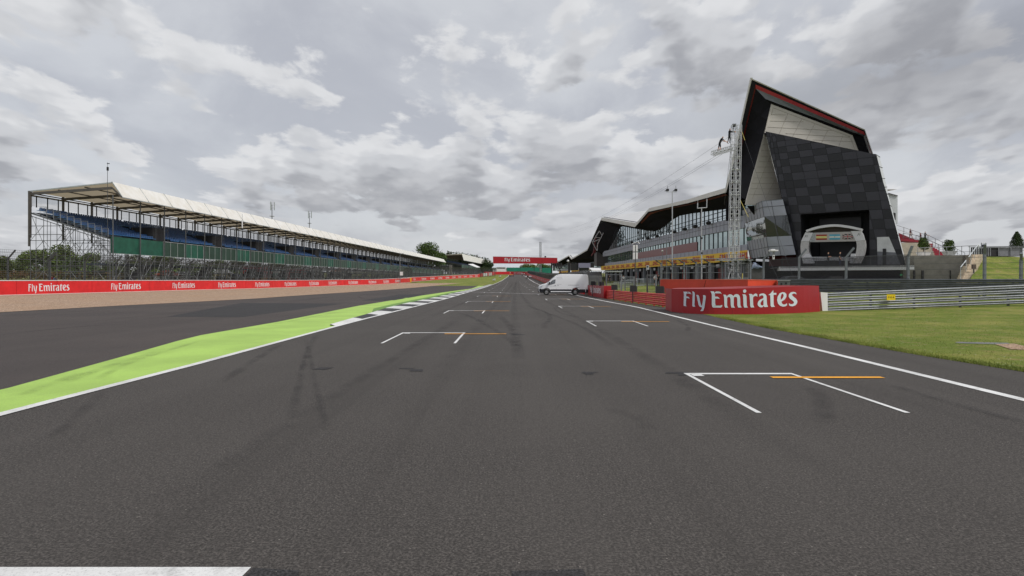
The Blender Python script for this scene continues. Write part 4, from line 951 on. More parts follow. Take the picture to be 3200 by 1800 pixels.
q = P(1705, 800, gd); mb = MB(); mb.box((q.x, gd+1.6, zt+.16), (.5, .5, .36)); mb.tube((q.x, gd+1.6, zt-.1), (q.x, gd+1.6, zt+.1), .06, 5); mb.build('camera_dome', BLK, t)
for k in range(5):                                    # start lamps: five columns hanging from the gantry end
    x = P(1724+k*7.4, 0, gd-1).x; t2 = thing('start_lamp_column', 'black column of start lamps under the gantry end, %s' % ['nearest the track', 'second from the track', 'middle one of five', 'fourth from the track', 'outermost'][k], 'start lamp', (x, gd-1, P(0, 836, gd).z), 'start lamps under the gantry')
    mb = MB(); zc_ = P(0, 829.5, gd).z; mb.box((x, gd-1, zc_), (.5, .4, 1.55)); mb.tube((x, gd-1, zc_+.75), (x, gd+.3, zb_+.1), .06, 5); mb.build('housing', BLK, t2)
    for j in range(4):
        mb = MB(); mb.tube((x, gd-1.2, zc_-.55+.37*j), (x, gd-1.33, zc_-.55+.37*j), .13, 10); mb.build('lamp', mat('lamp_glass', S(92, 92, 98), .15), t2)
        mb = MB(); mb.box((x, gd-1.27, zc_-.55+.37*j+.16), (.3, .26, .03)); mb.build('hood', BLK, t2)
# ------------------------------------------------------------------ the pit building
SILV = mat('silver_cladding', S(164, 168, 180), .5, .1, var=.05, scale=.3); SILVS = mat('cladding_seam', S(92, 92, 96), .6, .2); CREAM = mat('pale_cladding', S(194, 189, 180), .5, .05, var=.06, scale=.3)
SOFF = mat('dark_soffit', S(38, 38, 42), .9, var=.15, scale=.4, spec=.08); SOFF2 = mat('charcoal_soffit', S(50, 49, 53), .9, var=.1, scale=.4, spec=.1); SOFFG = mat('grey_soffit', S(116, 122, 128), .5, var=.08); REDS = mat('red_stripe', S(200, 74, 84), .5, var=.1); REDK = mat('dark_red_stripe', S(104, 28, 26), .5)
ROOFS = mat('roof_sheet', S(206, 206, 206), .5, .1, var=.06, scale=.25); FASC = mat('roof_fascia', S(216, 214, 208), .5, var=.05, scale=.3)
CHK1 = mat('charcoal_panel', S(33, 34, 38), .38, .2, var=.1, scale=.3); CHK2 = mat('grey_panel', S(56, 56, 62), .38, .25, var=.1, scale=.3); JOINT = mat('panel_joint', S(24, 24, 27), .7)
GLU = glassmat('upper_glass', (.84, .93, .97), .02, base=(.2, .27, .3), fac=.62); GLL = glassmat('lower_glass', (.62, .74, .73), .02, base=(.03, .045, .045), fac=.62); GLD = glassmat('prow_glass', (.55, .58, .6), .015, fac=.55); MULL = mat('mullion', S(52, 60, 64), .5, .3)  # upper glass base painted pale to make up for missing sky reflection
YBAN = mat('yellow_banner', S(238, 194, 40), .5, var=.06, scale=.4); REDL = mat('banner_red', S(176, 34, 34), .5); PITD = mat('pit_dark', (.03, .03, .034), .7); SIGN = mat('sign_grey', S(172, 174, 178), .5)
KF, KE = 76670.0, 70600.0
fd = lambda x: KF/(x-1492); ed = lambda x: KE/(x-1492)
def FP(x, y, out=0.0):                 # on the long facade, pushed out towards the track
    d = fd(x); p = P(x, y, d); return p+Vector((-out, -out*.055, 0))
def EP(x, y): return P(x, y, ed(x))    # on the roof edge above the pit lane
w0 = FP(2335, 873); WB = thing('pit_building', 'long folded roof pit building with mirrored glass and a dark chequered end wall', 'building', (w0.x, w0.y, 1.0))
def part(mb, nm, m, smooth=False, par=None): return mb.build(nm, m, par or WB, smooth)
def ilin(t, x): return lerp_tab(t, x)
def vl(mb, lo, hi, ds, w, out, deep=.06):
    mb.mat(1)
    for d in ds:
        x = 1492+KF/d; mb.beam(FP(x, ilin(lo, x), out), FP(x, ilin(hi, x), out), w, deep)
def fstrip(nm, m, lo, hi, x0, x1, th=.25, n=24, out=0.0, par=None, extra=None):
    """a band of the facade between two photo curves, with thickness"""
    mb = MB(); rows = []
    for i in range(n+1):
        x = x0+(x1-x0)*i/n; a, b = FP(x, ilin(lo, x), out), FP(x, ilin(hi, x), out)
        v = Vector((th, 0, 0)); rows.append([a, b, b+v, a+v, a])
    mb.loft(rows); mb.poly(rows[0][:4]); mb.poly(rows[-1][:4][::-1])
    if extra: extra(mb)
    return part(mb, nm, m, par=par)
fr = lambda a, b, st: [a+st*i for i in range(int((b-a)/st)+1)]
La = [(1877, 845), (2336.5, 813.6)]; Lb = [(1877, 832.3), (2335, 781.6)]; Lc = [(1890, 823), (2333, 763.4)]; Ld = [(1890, 802), (1990, 779), (2150, 743.6), (2328, 711)]
Le = [(1890, 785.6), (1985, 757.6), (2100, 729.6), (2276, 685), (2322, 673)]
Lf = [(1905, 722), (1920, 690), (1940, 706), (1998, 717), (2047, 722.6), (2066, 712), (2105.6, 676), (2150, 666.6), (2276, 650), (2322, 640)]
def ex_up(mb):
    vl(mb, Ld, Le, fr(93, 196, 1.6), .04, .06, .02); mb.path([FP(x, ilin(Ld, x)*.42+ilin(Le, x)*.58, .07) for x in (1890, 1985, 2100, 2200, 2276, 2322)], .03, 4)
def ex_ug(mb):
    vl(mb, Le, Lf, fr(93, 176, 2.0), .1, -.3)
    for k in (16, 31): mb.path([FP(x, ilin(Le, x)-k*(x-1492)/780, -.3) for x in (1950, 1985, 2040, 2080, 2120, 2160, 2220, 2276, 2322)], .045, 4)
fstrip('cladding_band', [SILV, SILVS], Lb, Lc, 1890, 2334, .3, extra=lambda mb: vl(mb, Lb, Lc, fr(93, 196, 2.3), .05, .012, .02)); fstrip('cladding_band', [SILV, SILVS], Ld, Le, 1884, 2327, .3, out=.05, extra=ex_up)
fstrip('window_band', [GLL, MULL], Lc, Ld, 1893, 2331, .1, 30, -.25, extra=lambda mb: vl(mb, Lc, Ld, fr(92.6, 196, 2.0), .09, -.2)); fstrip('window_band', [GLU, MULL], Le, Lf, 1926, 2322, .1, 40, -.35, extra=ex_ug)
ban = fstrip('yellow_banner', YBAN, La, Lb, 1879, 2337, .08, 24, .1)
mb = MB(); mb.path([FP(x, ilin(Le, x)-4, .5) for x in (1930, 1985, 2040, 2100, 2160, 2220, 2276, 2318)], .03, 4)
for d in fr(94, 170, 2.0): x = 1492+KF/d; mb.tube(FP(x, ilin(Le, x)+1, .45), FP(x, ilin(Le, x)-4.2, .52), .025, 4)
part(mb, 'balcony_rail', MULL)
for x in (1982, 2033, 2062, 2117, 2150, 2183, 2225): 
    mb = MB(); q = FP(x, ilin(Le, x)-1, .6); mb.ball(q, .46, .7, 8); part(mb, 'half_dome_lamp', BLK)
# dark red sheet on the lower glass, a painted reflection of the red boards
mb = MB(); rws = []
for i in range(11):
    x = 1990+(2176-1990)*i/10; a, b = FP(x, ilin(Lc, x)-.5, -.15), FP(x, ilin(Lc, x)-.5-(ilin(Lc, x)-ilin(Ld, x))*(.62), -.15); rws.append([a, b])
mb.loft(rws); part(mb, 'painted_red_reflection', mat('red_reflection_paint', S(112, 28, 26), .3, var=.15, scale=1.2))
# banner lettering
xs = [2326-2, 2266, 2222, 2178, 2139.4, 2108, 2076, 2049.6, 2025, 2003, 1983, 1964, 1947, 1931.8, 1917.8, 1903.8, 1891.7]
for x in xs:
    d0 = fd(x)
    def fn(u, v, d0=d0):
        d = d0+ (1.75-u)*1.3; xx = 1492+KF/d; ya, yb = ilin(La, xx), ilin(Lb, xx); return FP(xx, ya+(yb-ya)*(.2+.62*v), .125)
    mb = MB(); put_word(mb, COUR, fn); part(mb, 'lettering', REDL, par=ban)
# name letters standing behind the upper glass
nm = word_font('SILVERSTONE', 1.0)
mb = MB()
def fn(u, v):
    d = 141-u*4.6; x = 1492+KF/d; y0 = ilin(Le, x); return FP(x, y0-6-v*62*(x-1492)/470, -.24)
put_word(mb, nm, fn); part(mb, 'name_letters', mat('name_grey', S(92, 106, 112), .5))
# garage level
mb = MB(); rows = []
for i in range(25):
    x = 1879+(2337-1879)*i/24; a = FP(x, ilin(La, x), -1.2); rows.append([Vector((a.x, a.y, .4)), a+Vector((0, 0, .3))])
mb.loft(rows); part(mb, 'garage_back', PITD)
mb = MB(); rows = []
for i in range(25):
    x = 1879+(2337-1879)*i/24; a = FP(x, ilin(La, x), 0); rows.append([a+Vector((-.05, 0, .02)), a+Vector((-1.2 if False else 1.3, 0, .02))])
mb.loft(rows); part(mb, 'garage_head', SOFF2)
k = 0
for d in fr(93, 196, 6.1):
    x = 1492+KF/d; a = FP(x, ilin(La, x), .0); mb = MB(); mb.box((a.x+.25, a.y, (a.z+.5)/2), (.5, .7, a.z-.5)); part(mb, 'garage_pier', SOFFG)
    x2 = 1492+KF/(d+3.05); b = FP(x2, ilin(La, x2), -.25); mb = MB(); mb.box((b.x-.2, b.y, b.z-.55), (.1, 1.5, .5)); part(mb, 'garage_number_sign', SIGN)
    b2 = Vector((b.x+.7, b.y, 0)); mb = MB(); mb.box((b2.x, b2.y, (b.z-.9+.9)/2), (.12, 4.8, b.z-1.9)); part(mb, 'garage_door', [mat('door_grey', S(84, 86, 90), .6), mat('door_red', S(120, 34, 34), .6), mat('door_black', S(36, 36, 40), .6)][k % 3]); k += 1
# roof: edge above the pit lane, soffit, sheet
EB = [(1722, 826), (1747, 818), (1777.6, 801), (1785.4, 811.2), (1800, 803), (1835, 782.5), (1844, 763), (1877, 688), (1984, 709.8), (2025, 662), (2103, 644.5), (2150, 634.5), (2210, 618), (2269, 601.3), (2290, 520), (2347, 247)]
ET = [(1722, 823), (1747, 815), (1777.6, 797.5), (1785.4, 807.5), (1800, 799.5), (1835, 778.5), (1844, 760), (1880.5, 679.5), (1987.8, 697), (2028.6, 650.3), (2103, 634), (2150, 623), (2210, 604), (2266.5, 587.3), (2286, 508), (2344, 243)]
def tip_d(x): return ed(x) if x < 2269 else 90.86-9.1*min(1, (x-2269)/78)
eb = [P(x, y, tip_d(x)) for x, y in EB]; et = [P(x, y, tip_d(x)) for x, y in ET]
mb = MB(); mb.loft([[a, b] for a, b in zip(eb, et)]); mb.loft([[b, b+Vector((.35, 0, 0))] for b in et]); part(mb, 'roof_fascia', FASC)
# roof sheet running back from the fascia (27 m deep); the folds at the peaks climb away from the track
back = []
for i, p in enumerate(et):
    dz = {7: 4.2, 8: 4.6, 9: 1.5}.get(i, 0.0)
    if i >= 14: back.append(None); continue
    back.append(p+Vector((26, 1.5, dz)))
mb = MB()
for i in range(13):
    mb.poly([et[i]+Vector((.05, 0, -.02)), et[i+1]+Vector((.05, 0, -.02)), back[i+1]]); mb.poly([et[i]+Vector((.05, 0, -.02)), back[i+1], back[i]])
part(mb, 'roof', ROOFS)
for i, (dx, dzz) in ((2, (5.5, .1)), (7, (7, 1.0))):        # thin dark gutter line on the folded facets
    mb = MB(); mb.path([et[i]+Vector((.6, 0, .12)), et[i+1]+Vector((.6, 0, .12))], .09, 4); part(mb, 'gutter', SILVS)
# soffit between roof edge and facade, red line under the lip
sx = [1893, 1905, 1920, 1940, 1965, 1984, 1998, 2025, 2047, 2066, 2085, 2103, 2125, 2150, 2180, 2210, 2240, 2262]
mb = MB(); rws = []
for x in sx:
    d = ed(x); e = P(x, ilin(EB, x), d); xf = 1492+KF/d; f_ = FP(xf, ilin(Lf, xf) if xf > 1940 else 706+(1940-xf)*.6, -.22)
    rws.append([e+Vector((.02, 0, .01)), e.lerp(f_, .12), e.lerp(f_, .5)+Vector((0, 0, .0)), f_+Vector((0, 0, -.06)), f_+Vector((.5, 0, -.02))])
mb.loft(rws); part(mb, 'soffit', SOFF)
mb = MB(); mb.loft([[r[0].lerp(r[1], .55)-Vector((0, 0, .03)), r[1].lerp(r[2], .12)-Vector((0, 0, .03))] for r in rws[6:]]); part(mb, 'soffit_stripe', REDK)
# near peak: left flank, inner dark wall and its bracing
fl = [P(1877, 689, ed(1877)), P(1844, 764, ed(1844)), P(1835, 783, ed(1835)), P(1800, 803.5, ed(1800)), P(1785.4, 811.5, ed(1785.4)), P(1777.6, 801.3, ed(1777.6)), P(1747, 818.3, ed(1747)), P(1722, 826.2, ed(1722))]
bk = [FP(1942, 706, -.6), FP(1915, 752, -.6), FP(1893, 788, -.6), FP(1868, 812, -.6), FP(1806, 826, -.6), FP(1785, 818, -.6), FP(1752, 828, -.6), FP(1726, 831, -.6)]
mb = MB(); mb.loft([[a, a.lerp(b, .5), b] for a, b in zip(fl, bk)]); part(mb, 'peak_soffit', SOFF)
mb = MB(); mb.poly([FP(1893, 790, -.5), FP(1940, 776, -.5), FP(1942, 705, -.5), FP(1912, 715, -.5)]); part(mb, 'peak_wall', mat('peak_wall_grey', S(72, 72, 78), .5, .2))
mb = MB()
for a, b in (((1873, 722), (1851, 757)), ((1886, 727), (1868, 762)), ((1851, 757), (1866, 784)), ((1873, 722), (1880, 733)), ((1851, 757), (1874, 748)), ((1868, 762), (1866, 784)), ((1860, 741), (1878, 744))): mb.tube(P(*a, 186), P(*b, 186), .12, 5)
part(mb, 'roof_brace', mat('brace_white', S(190, 186, 186), .5))
mb = MB()
for a, b in (((1880, 733), (1858, 792)), ((1862, 742), (1855, 790)), ((1868, 770), (1848, 800))): mb.tube(P(*a, 191), P(*b, 191), .2, 5)
part(mb, 'roof_brace', REDK)
mb = MB()
for i in range(9):
    xa, xb = 1912+(1938-1912)*i/8, 1916+(1942-1916)*((i*5) % 9)/8; mb.tube(FP(xa, 776-i*.5, .1), FP(xb, 738-i*3.4, .1), .07, 4)
part(mb, 'stair_lattice', MULL)
# end block of the upper storeys at the far side of the first building length
a = FP(1876, 832, .6); b = FP(1866, 789, .6)
mb = MB(); mb.box(((a.x+b.x)/2+1.6, 200.5, (P(0, 831, 200).z+P(0, 789, 200).z)/2), (4.6, 6, P(0, 789, 200).z-P(0, 831, 200).z)); part(mb, 'stair_tower', mat('tower_grey', S(76, 72, 74), .6))
# second building length further down the lane
fstrip('window_wall', GLL, [(1700, 848), (1875, 836)], [(1722, 828), (1785, 815), (1806, 824), (1862, 800), (1876, 800)], 1722, 1868, .3, 20, -1.0)
ban2 = fstrip('yellow_banner', YBAN, [(1745, 855.5), (1778, 855)], [(1745, 848), (1778, 845.5)], 1747, 1778, .08, 4, .1); ban3 = fstrip('yellow_banner', YBAN, [(1785, 851), (1836, 848.5)], [(1785, 845), (1836, 841)], 1786, 1836, .08, 6, .1)
for b_, xs_ in ((ban2, [1754, 1761, 1768, 1775]), (ban3, [1792, 1800, 1808, 1816, 1825, 1833])):
    for x in xs_:
        def fn(u, v, x=x): return FP(x+(u-1.6)*1.5, (851.8 if x < 1780 else 848.6-(x-1786)*.045)+2.2-v*3.6, .14)
        mb = MB(); put_word(mb, COUR, fn); part(mb, 'lettering', REDL, par=b_)
fstrip('parapet', SILV, [(1740, 848.4), (1836, 841.4)], [(1740, 843), (1836, 836)], 1742, 1862, .3, 6, .0)
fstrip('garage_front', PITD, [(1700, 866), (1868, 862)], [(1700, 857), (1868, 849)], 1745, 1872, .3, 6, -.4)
# ------------------------------------------------------------------ prow beside the chequered wall
Rt, Rm1, Rm2, Rb = P(2380, 627.6, 80.7), P(2387.6, 677, 80.7), P(2395, 740.7, 80.7), P(2404, 800, 80.9)
At, Am1, Am2, Ab = P(2319, 658, 91.5), P(2326, 698, 91.5), P(2333, 754.5, 91.5), P(2344, 808.5, 91.5)
Ct, Cm1, Cm2, Cb = P(2446, 622, 79.4), P(2458.5, 672, 79.2), P(2473, 736.6, 79.0), P(2487, 795.5, 78.9)
def sheet(nm, m, pts, th=.12, dirv=(0, 1, 0)): mb = MB(); mb.prism(pts, Vector(dirv)*th); return part(mb, nm, m)
sheet('prow_cladding', SILV, [At, Rt, Rm1, Am1], .15, (1, .1, 0)); sheet('prow_cladding', SILV, [Rt, Ct, Cm1, Rm1], .15); sheet('prow_cladding', SILV, [Am2, Rm2, Rb, Ab], .15, (1, .1, 0)); sheet('prow_cladding', SILV, [Rm2, Cm2, Cb, Rb], .15)
i_ = Vector((.12, .12, 0))
sheet('prow_window', GLD, [Am1+i_, Rm1+i_, Rm2+i_, Am2+i_], .1, (1, .1, 0)); sheet('prow_window', glassmat('dark_prow_glass', (.5, .53, .56), .015, base=(.006, .007, .009), fac=.16), [Rm1+i_, Cm1+i_, Cm2+i_, Rm2+i_], .1)
sheet('prow_underside', SOFF, [Ab, Rb, Cb, Cb+Vector((0, 10, 0)), Ab+Vector((6, 4, 0))], .1, (0, 0, 1)); sheet('prow_top', SOFFG, [At, Rt, Ct, Ct+Vector((0, 8, 0)), At+Vector((6, 3, 0))], .1, (0, 0, -1))
mb = MB(); o_ = Vector((-.02, -.02, 0))
for a, b in ((At.lerp(Am1, .38), Rt.lerp(Rm1, .4)), (Rt.lerp(Rm1, .4), Ct.lerp(Cm1, .4)), (Am2.lerp(Ab, .55), Rm2.lerp(Rb, .52)), (Rm2.lerp(Rb, .52), Cm2.lerp(Cb, .5)), (Rt, Rm1), (Rm2, Rb)): mb.tube(a+o_, b+o_, .035, 4)
for k in range(1, 7): mb.tube(At.lerp(Rt, k/7)+o_, Am1.lerp(Rm1, k/7)+o_, .025, 4); mb.tube(Am2.lerp(Rm2, k/7)+o_, Ab.lerp(Rb, k/7)+o_, .025, 4)
for k in (.45,): mb.tube(Rt.lerp(Ct, k)+o_, Rm1.lerp(Cm1, k)+o_, .03, 4); mb.tube(Rm2.lerp(Cm2, k)+o_, Rb.lerp(Cb, k)+o_, .03, 4); mb.tube(Rm1.lerp(Cm1, k)+i_*.2, Rm2.lerp(Cm2, k)+i_*.2, .03, 4)
part(mb, 'cladding_joints', SILVS)
# dark glazed recess above the prow, dark undercroft below it
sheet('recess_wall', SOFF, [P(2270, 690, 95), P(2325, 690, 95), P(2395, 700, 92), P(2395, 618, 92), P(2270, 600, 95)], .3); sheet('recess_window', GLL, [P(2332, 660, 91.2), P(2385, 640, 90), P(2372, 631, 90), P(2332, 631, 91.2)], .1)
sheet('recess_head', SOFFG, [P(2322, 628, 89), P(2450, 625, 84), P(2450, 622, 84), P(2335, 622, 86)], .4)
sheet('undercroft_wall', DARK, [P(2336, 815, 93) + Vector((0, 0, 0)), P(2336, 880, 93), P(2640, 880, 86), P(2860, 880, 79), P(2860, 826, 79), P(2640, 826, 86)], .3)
sheet('undercroft_wall', mat('undercroft_red', S(90, 22, 22), .6), [P(2405, 832, 84), P(2405, 801, 84), P(2500, 797, 83), P(2500, 832, 83)], .2)
# ------------------------------------------------------------------ pale wall, chequered wall, folded end of the roof
def plane_pt(x, y, A, dirv):           # photo position on an upright plane through A along dirv
    k = (x-CX)/F; t = (k*A[1]-A[0])/(dirv[0]-k*dirv[1]); d = A[1]+t*dirv[1]; return P(x, y, d)
WA, WD = (33.6, 83.6), (1.0, .1); CA, CD = (33.2, 82.0), (1.0, -.8)
wp = lambda x, y: plane_pt(x, y, WA, WD); cp = lambda x, y, o=0.0: plane_pt(x, y, (CA[0]-.62*o, CA[1]-.78*o), CD)
sheet('pale_wall', CREAM, [wp(2410, 324.8), wp(2664, 422.6), wp(2681.5, 469.5), wp(2681.5, 500), wp(2391.5, 425), wp(2450, 640), wp(2330, 640), wp(2333, 622.5), wp(2391, 408)], .25)
mb = MB()
LW = [((2411, 358), (2457, 359)), ((2406, 378), (2512, 381)), ((2399, 397), (2600, 408)), ((2455, 417), (2655, 429)), ((2540, 437), (2668, 443)), ((2416, 337), (2655, 427)), ((2655, 427), (2672, 468)), ((2416, 337), (2410, 360)), ((2462, 355), (2430, 430)), ((2505, 372), (2470, 440)), ((2546, 387), (2512, 450)), ((2588, 405), (2560, 460)), ((2634, 424), (2615, 470)),
      ((2384, 452), (2402, 452)), ((2380, 470), (2407, 470)), ((2376, 488), (2411, 488)), ((2371, 505), (2416, 505)), ((2366, 522), (2422, 522)), ((2361, 539), (2426, 539)), ((2356, 556), (2430, 556)), ((2350, 573), (2434, 573)), ((2344, 590), (2438, 590)), ((2338, 607), (2442, 607)), ((2408, 485), (2350, 622)), ((2424, 555), (2392, 622)), ((2390, 415), (2394, 425))]
for a, b in LW: mb.tube(wp(*a)+Vector((0, -.02, 0)), wp(*b)+Vector((0, -.02, 0)), .02, 4)
part(mb, 'panel_joints', mat('pale_joint', S(168, 162, 150), .7))
# chequered wall: columns and rows traced from the photograph, laid on the real wall plane
K_ = 4.83; cpx = lambda u, v: (2390+u/K_, 400+v/K_)
ctop = [(8, 50), (1405, 340), (1680, 400)]                     # top edge in tracing units
cleft = lambda v: lerp_tab([(50, 8), (1080, 262), (1310, 325), (1660, 410), (1900, 467), (2100, 515)], v)
crght = lambda v: lerp_tab([(400, 1680), (830, 1787), (1062, 1858), (2065, 2123)], v)
cols = [(30, 60), (80, 205), (112, 145+150), (165, 390), (290, 525), (450, 730), (655, 925), (862, 1140), (1075, 1360), (1290, 1575), (1535, 1770), (1760, 1960)]
colx = lambda k, v: cols[k][0]+(cols[k][1]-cols[k][0])*(v-100)/1200.0
rowl = [-120, -20, 75, 165, 255, 350, 450, 560, 670, 785, 905, 1035, 1165, 1290, 1420, 1560, 1700, 1840, 1990, 2120]
def rowy(k, u): r = rowl[k]; return r-(u-475)*(.19*max(0, (1900-r))/1900.0)*.78
def clip(poly, fn):
    out = []
    for i in range(len(poly)):
        a, b = poly[i], poly[(i+1) % len(poly)]; fa, fb = fn(a), fn(b)
        if fa >= 0: out.append(a)
        if (fa >= 0) != (fb >= 0): t = fa/(fa-fb); out.append((a[0]+(b[0]-a[0])*t, a[1]+(b[1]-a[1])*t))
    return out
bottom_v = 2066
mb = MB(); base = [(8, 50), (1405, 340), (1680, 400), (1787, 830), (1858, 1062), (2123, bottom_v), (1583, bottom_v), (1577, 1232), (540, 1302), (560, bottom_v), (505, bottom_v), (410, 1660), (325, 1310), (262, 1080)]
mb.prism([cp(*cpx(u, v), -.05) for u, v in base], Vector((.62, .78, 0))*.35); part(mb, 'chequered_wall', JOINT)
pn = MB(); ex = cols+[(1960, 2160), (2200, 2380)]
cols = [(-120, -60)]+ex
for ci in range(len(cols)-1):
    for ri in range(len(rowl)-1):
        vm = rowl[ri+1]
        q = [(colx(ci, rowl[ri]), None), (colx(ci+1, rowl[ri]), None), (colx(ci+1, vm), None), (colx(ci, vm), None)]
        q = [(q[0][0], rowy(ri, q[0][0])), (q[1][0], rowy(ri, q[1][0])), (q[2][0], rowy(ri+1, q[2][0])), (q[3][0], rowy(ri+1, q[3][0]))]
        g = 2.2; q = [(q[0][0]+g, q[0][1]+g), (q[1][0]-g, q[1][1]+g), (q[2][0]-g, q[2][1]-g), (q[3][0]+g, q[3][1]-g)]
        q = clip(q, lambda p: p[1]-2-lerp_tab(ctop, p[0])); q = clip(q, lambda p: bottom_v-p[1]) if len(q) > 2 else q
        if len(q) > 2: q = clip(q, lambda p: p[0]-4-cleft(p[1]))
        if len(q) > 2: q = clip(q, lambda p: crght(p[1])-4-p[0])
        if len(q) < 3: continue
        cu = sum(p[0] for p in q)/len(q); cv = sum(p[1] for p in q)/len(q); otop = 1302-(cu-540)*.0675
        pieces = [q]
        inx = [p for p in q if 540 < p[0] < 1580 and p[1] > otop]
        if cv > otop-70 and 480 < cu < 1640:
            pieces = []
            top_ = clip(q, lambda p: (1302-(p[0]-540)*.0675)-p[1])
            if len(top_) > 2: pieces.append(top_)
            low = clip(q, lambda p: p[1]-(1302-(p[0]-540)*.0675))
            if len(low) > 2:
                l_ = clip(low, lambda p: 540+(p[1]-1302)*.026-p[0]); r_ = clip(low, lambda p: p[0]-(1577+(p[1]-1232)*.007))
                pieces += [z for z in (l_, r_) if len(z) > 2]
        pn.mat((ci+ri) % 2 if (ci*7+ri*3) % 11 else 1-(ci+ri) % 2)
        for z in pieces: pn.prism([cp(*cpx(u, v), .0) for u, v in z], Vector((.62, .78, 0))*.04)
part(pn, 'chequered_panels', [CHK1, CHK2])
# sides of the chequered block: top slope and right flank
T0, T1, T2 = cp(*cpx(8, 50)), cp(*cpx(1405, 340)), cp(*cpx(1680, 400)); Rr = [T2, cp(*cpx(1787, 830)), cp(*cpx(1858, 1062)), cp(*cpx(2123, bottom_v))]
bkv = Vector((4.2, 13, 0)); far = [P(2749.5, 491, 83), P(2768, 570, 83.5), P(2780, 625, 84), P(2833, 827, 84.5)]
mb = MB(); mb.loft([[a+Vector((.05, .05, 0)), b] for a, b in zip(Rr, far)]); part(mb, 'flank_cladding', mat('flank_pale', S(206, 210, 212), .45, .1, var=.05))
mb = MB()
for t_ in (.0, .14, .28, .42, .56, .7, .85):
    def pl(L, t): 
        n = (len(L)-1)*t; i = min(int(n), len(L)-2); return L[i].lerp(L[i+1], n-i)
    mb.tube(pl(Rr, t_)+Vector((.03, 0, 0)), pl(far, t_)+Vector((.03, -.03, 0)), .035, 4)
part(mb, 'panel_joints', SILVS)
mb = MB(); mb.prism([T0+Vector((0, .3, -.1)), T1+Vector((0, .3, -.1)), T2+Vector((0, .3, -.1)), far[0]+Vector((0, .3, 0)), T1+Vector((3, 8, 0)), wp(2392, 410)+Vector((0, .4, -.2))], (0, 0, -.2)); part(mb, 'wall_cap', SOFF)
sheet('plant_block', mat('flank_pale', S(206, 210, 212)), [P(2778, 604, 88), P(2805, 612, 88), P(2805, 700, 88), P(2778, 700, 88)], 8); sheet('window', BLK, [P(2793, 664, 87.9), P(2799, 666, 87.9), P(2799, 688, 87.9), P(2793, 686, 87.9)], .05)
sheet('coping', SILVS, [P(2777, 602.5, 87.8), P(2806, 610.5, 87.8), P(2806, 613, 87.8), P(2777, 605, 87.8)], .15)
# folded roof end: light lip, dark band, red band, grey band, dark band
tipd = tip_d(2344)
ring = [  # (photo polyline from the lower left, over the tip, to the right foot; distances)
 [(2266.5, 590, tip_d(2266)), (2345.5, 243.5, tipd), (2703, 404.5, 83.4), (2729, 481, 83.4)],
 [(2269.5, 602, tip_d(2269)), (2349.5, 249, tipd+.1), (2702, 407.5, 83.5), (2726, 481.5, 83.5)],
 [(2280, 603, tip_d(2269)+.2), (2361, 264, tipd+.5), (2700.5, 412, 83.9), (2724, 481.5, 83.9)],
 [(2283, 606, tip_d(2269)+.4), (2362, 277, tipd+.9), (2704.5, 423, 84.2), (2722, 480, 84.2)],
 [(2300, 612, 88.2), (2392, 309, 83.2), (2703, 428, 85), (2720, 480, 85)],
 [(2333, 623, 83.55), (2410, 324.8, 83.75), (2664, 422.6, 85.6), (2684, 472, 85.8)]]
rg = [[P(*q) for q in r] for r in ring]
def dens(r, n=6): 
    o = []
    for a, b in zip(r, r[1:]): o += [a.lerp(b, k/n) for k in range(n)]
    return o+[r[-1]]
rg = [dens(r) for r in rg]
for i, (nm_, m_) in enumerate((('roof_lip', FASC), ('end_soffit', SOFF2), ('end_stripe', REDS), ('end_soffit', SOFFG), ('end_soffit', SOFF))):
    a, b = rg[i], rg[i+1]
    if nm_ == 'end_stripe':
        mb = MB(); mb.loft([[p, q] for p, q in zip(a[6:], b[6:])]); part(mb, nm_, m_); mb = MB(); mb.loft([[p, q] for p, q in zip(a[:7], b[:7])]); part(mb, nm_, REDK)
    elif i == 3:
        mb = MB(); mb.loft([[p, q] for p, q in zip(a[6:13], b[6:13])]); part(mb, nm_, m_); mb = MB(); mb.loft([[p, q] for p, q in zip(a[:7], b[:7])]); part(mb, nm_, SOFF); mb = MB(); mb.loft([[p, q] for p, q in zip(a[12:], b[12:])]); part(mb, nm_, CREAM)
    else: mb = MB(); mb.loft([[p, q] for p, q in zip(a, b)]); part(mb, nm_, m_)
# the raised roof sheet behind the tip
tp, rt, rf = rg[0][6], rg[0][12], rg[0][18]
kk = rg[0][0]; up = Vector((.03, .12, .03)); tb = tp+Vector((10, 14, -4)); rb_ = rt+Vector((6, 15, -5)); kb = kk+Vector((12, 14, -1))
mb = MB(); mb.poly([tp+up, rt+up, rb_, tb]); mb.poly([tp+up, tb, kb, kk+up]); mb.poly([rt+up, rf+up, rf+Vector((5, 13, -2)), rb_]); part(mb, 'raised_roof', ROOFS)
sheet('core_wall', SOFF, [wp(2345, 640)+Vector((0, 1, 0)), wp(2450, 640)+Vector((0, 1, 0)), wp(2700, 640)+Vector((3, 5, 0)), wp(2720, 830)+Vector((3, 5, 0)), wp(2470, 830)+Vector((3, 5, 0))], .3)
# recess behind the podium opening
O = lambda u, v, o=0.0: cp(*cpx(u, v), o)
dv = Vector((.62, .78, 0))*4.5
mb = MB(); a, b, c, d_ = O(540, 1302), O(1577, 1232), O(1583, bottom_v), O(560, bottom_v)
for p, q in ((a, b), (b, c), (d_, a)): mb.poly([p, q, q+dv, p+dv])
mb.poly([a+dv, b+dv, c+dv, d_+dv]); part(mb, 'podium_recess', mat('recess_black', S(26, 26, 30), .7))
sheet('recess_panel', CHK1, [a.lerp(b, .17)+dv*.9+Vector((0, 0, -.4)), a.lerp(b, .8)+dv*.9+Vector((0, 0, -.4)), d_.lerp(c, .8)+dv*.9, d_.lerp(c, .17)+dv*.9], .1)
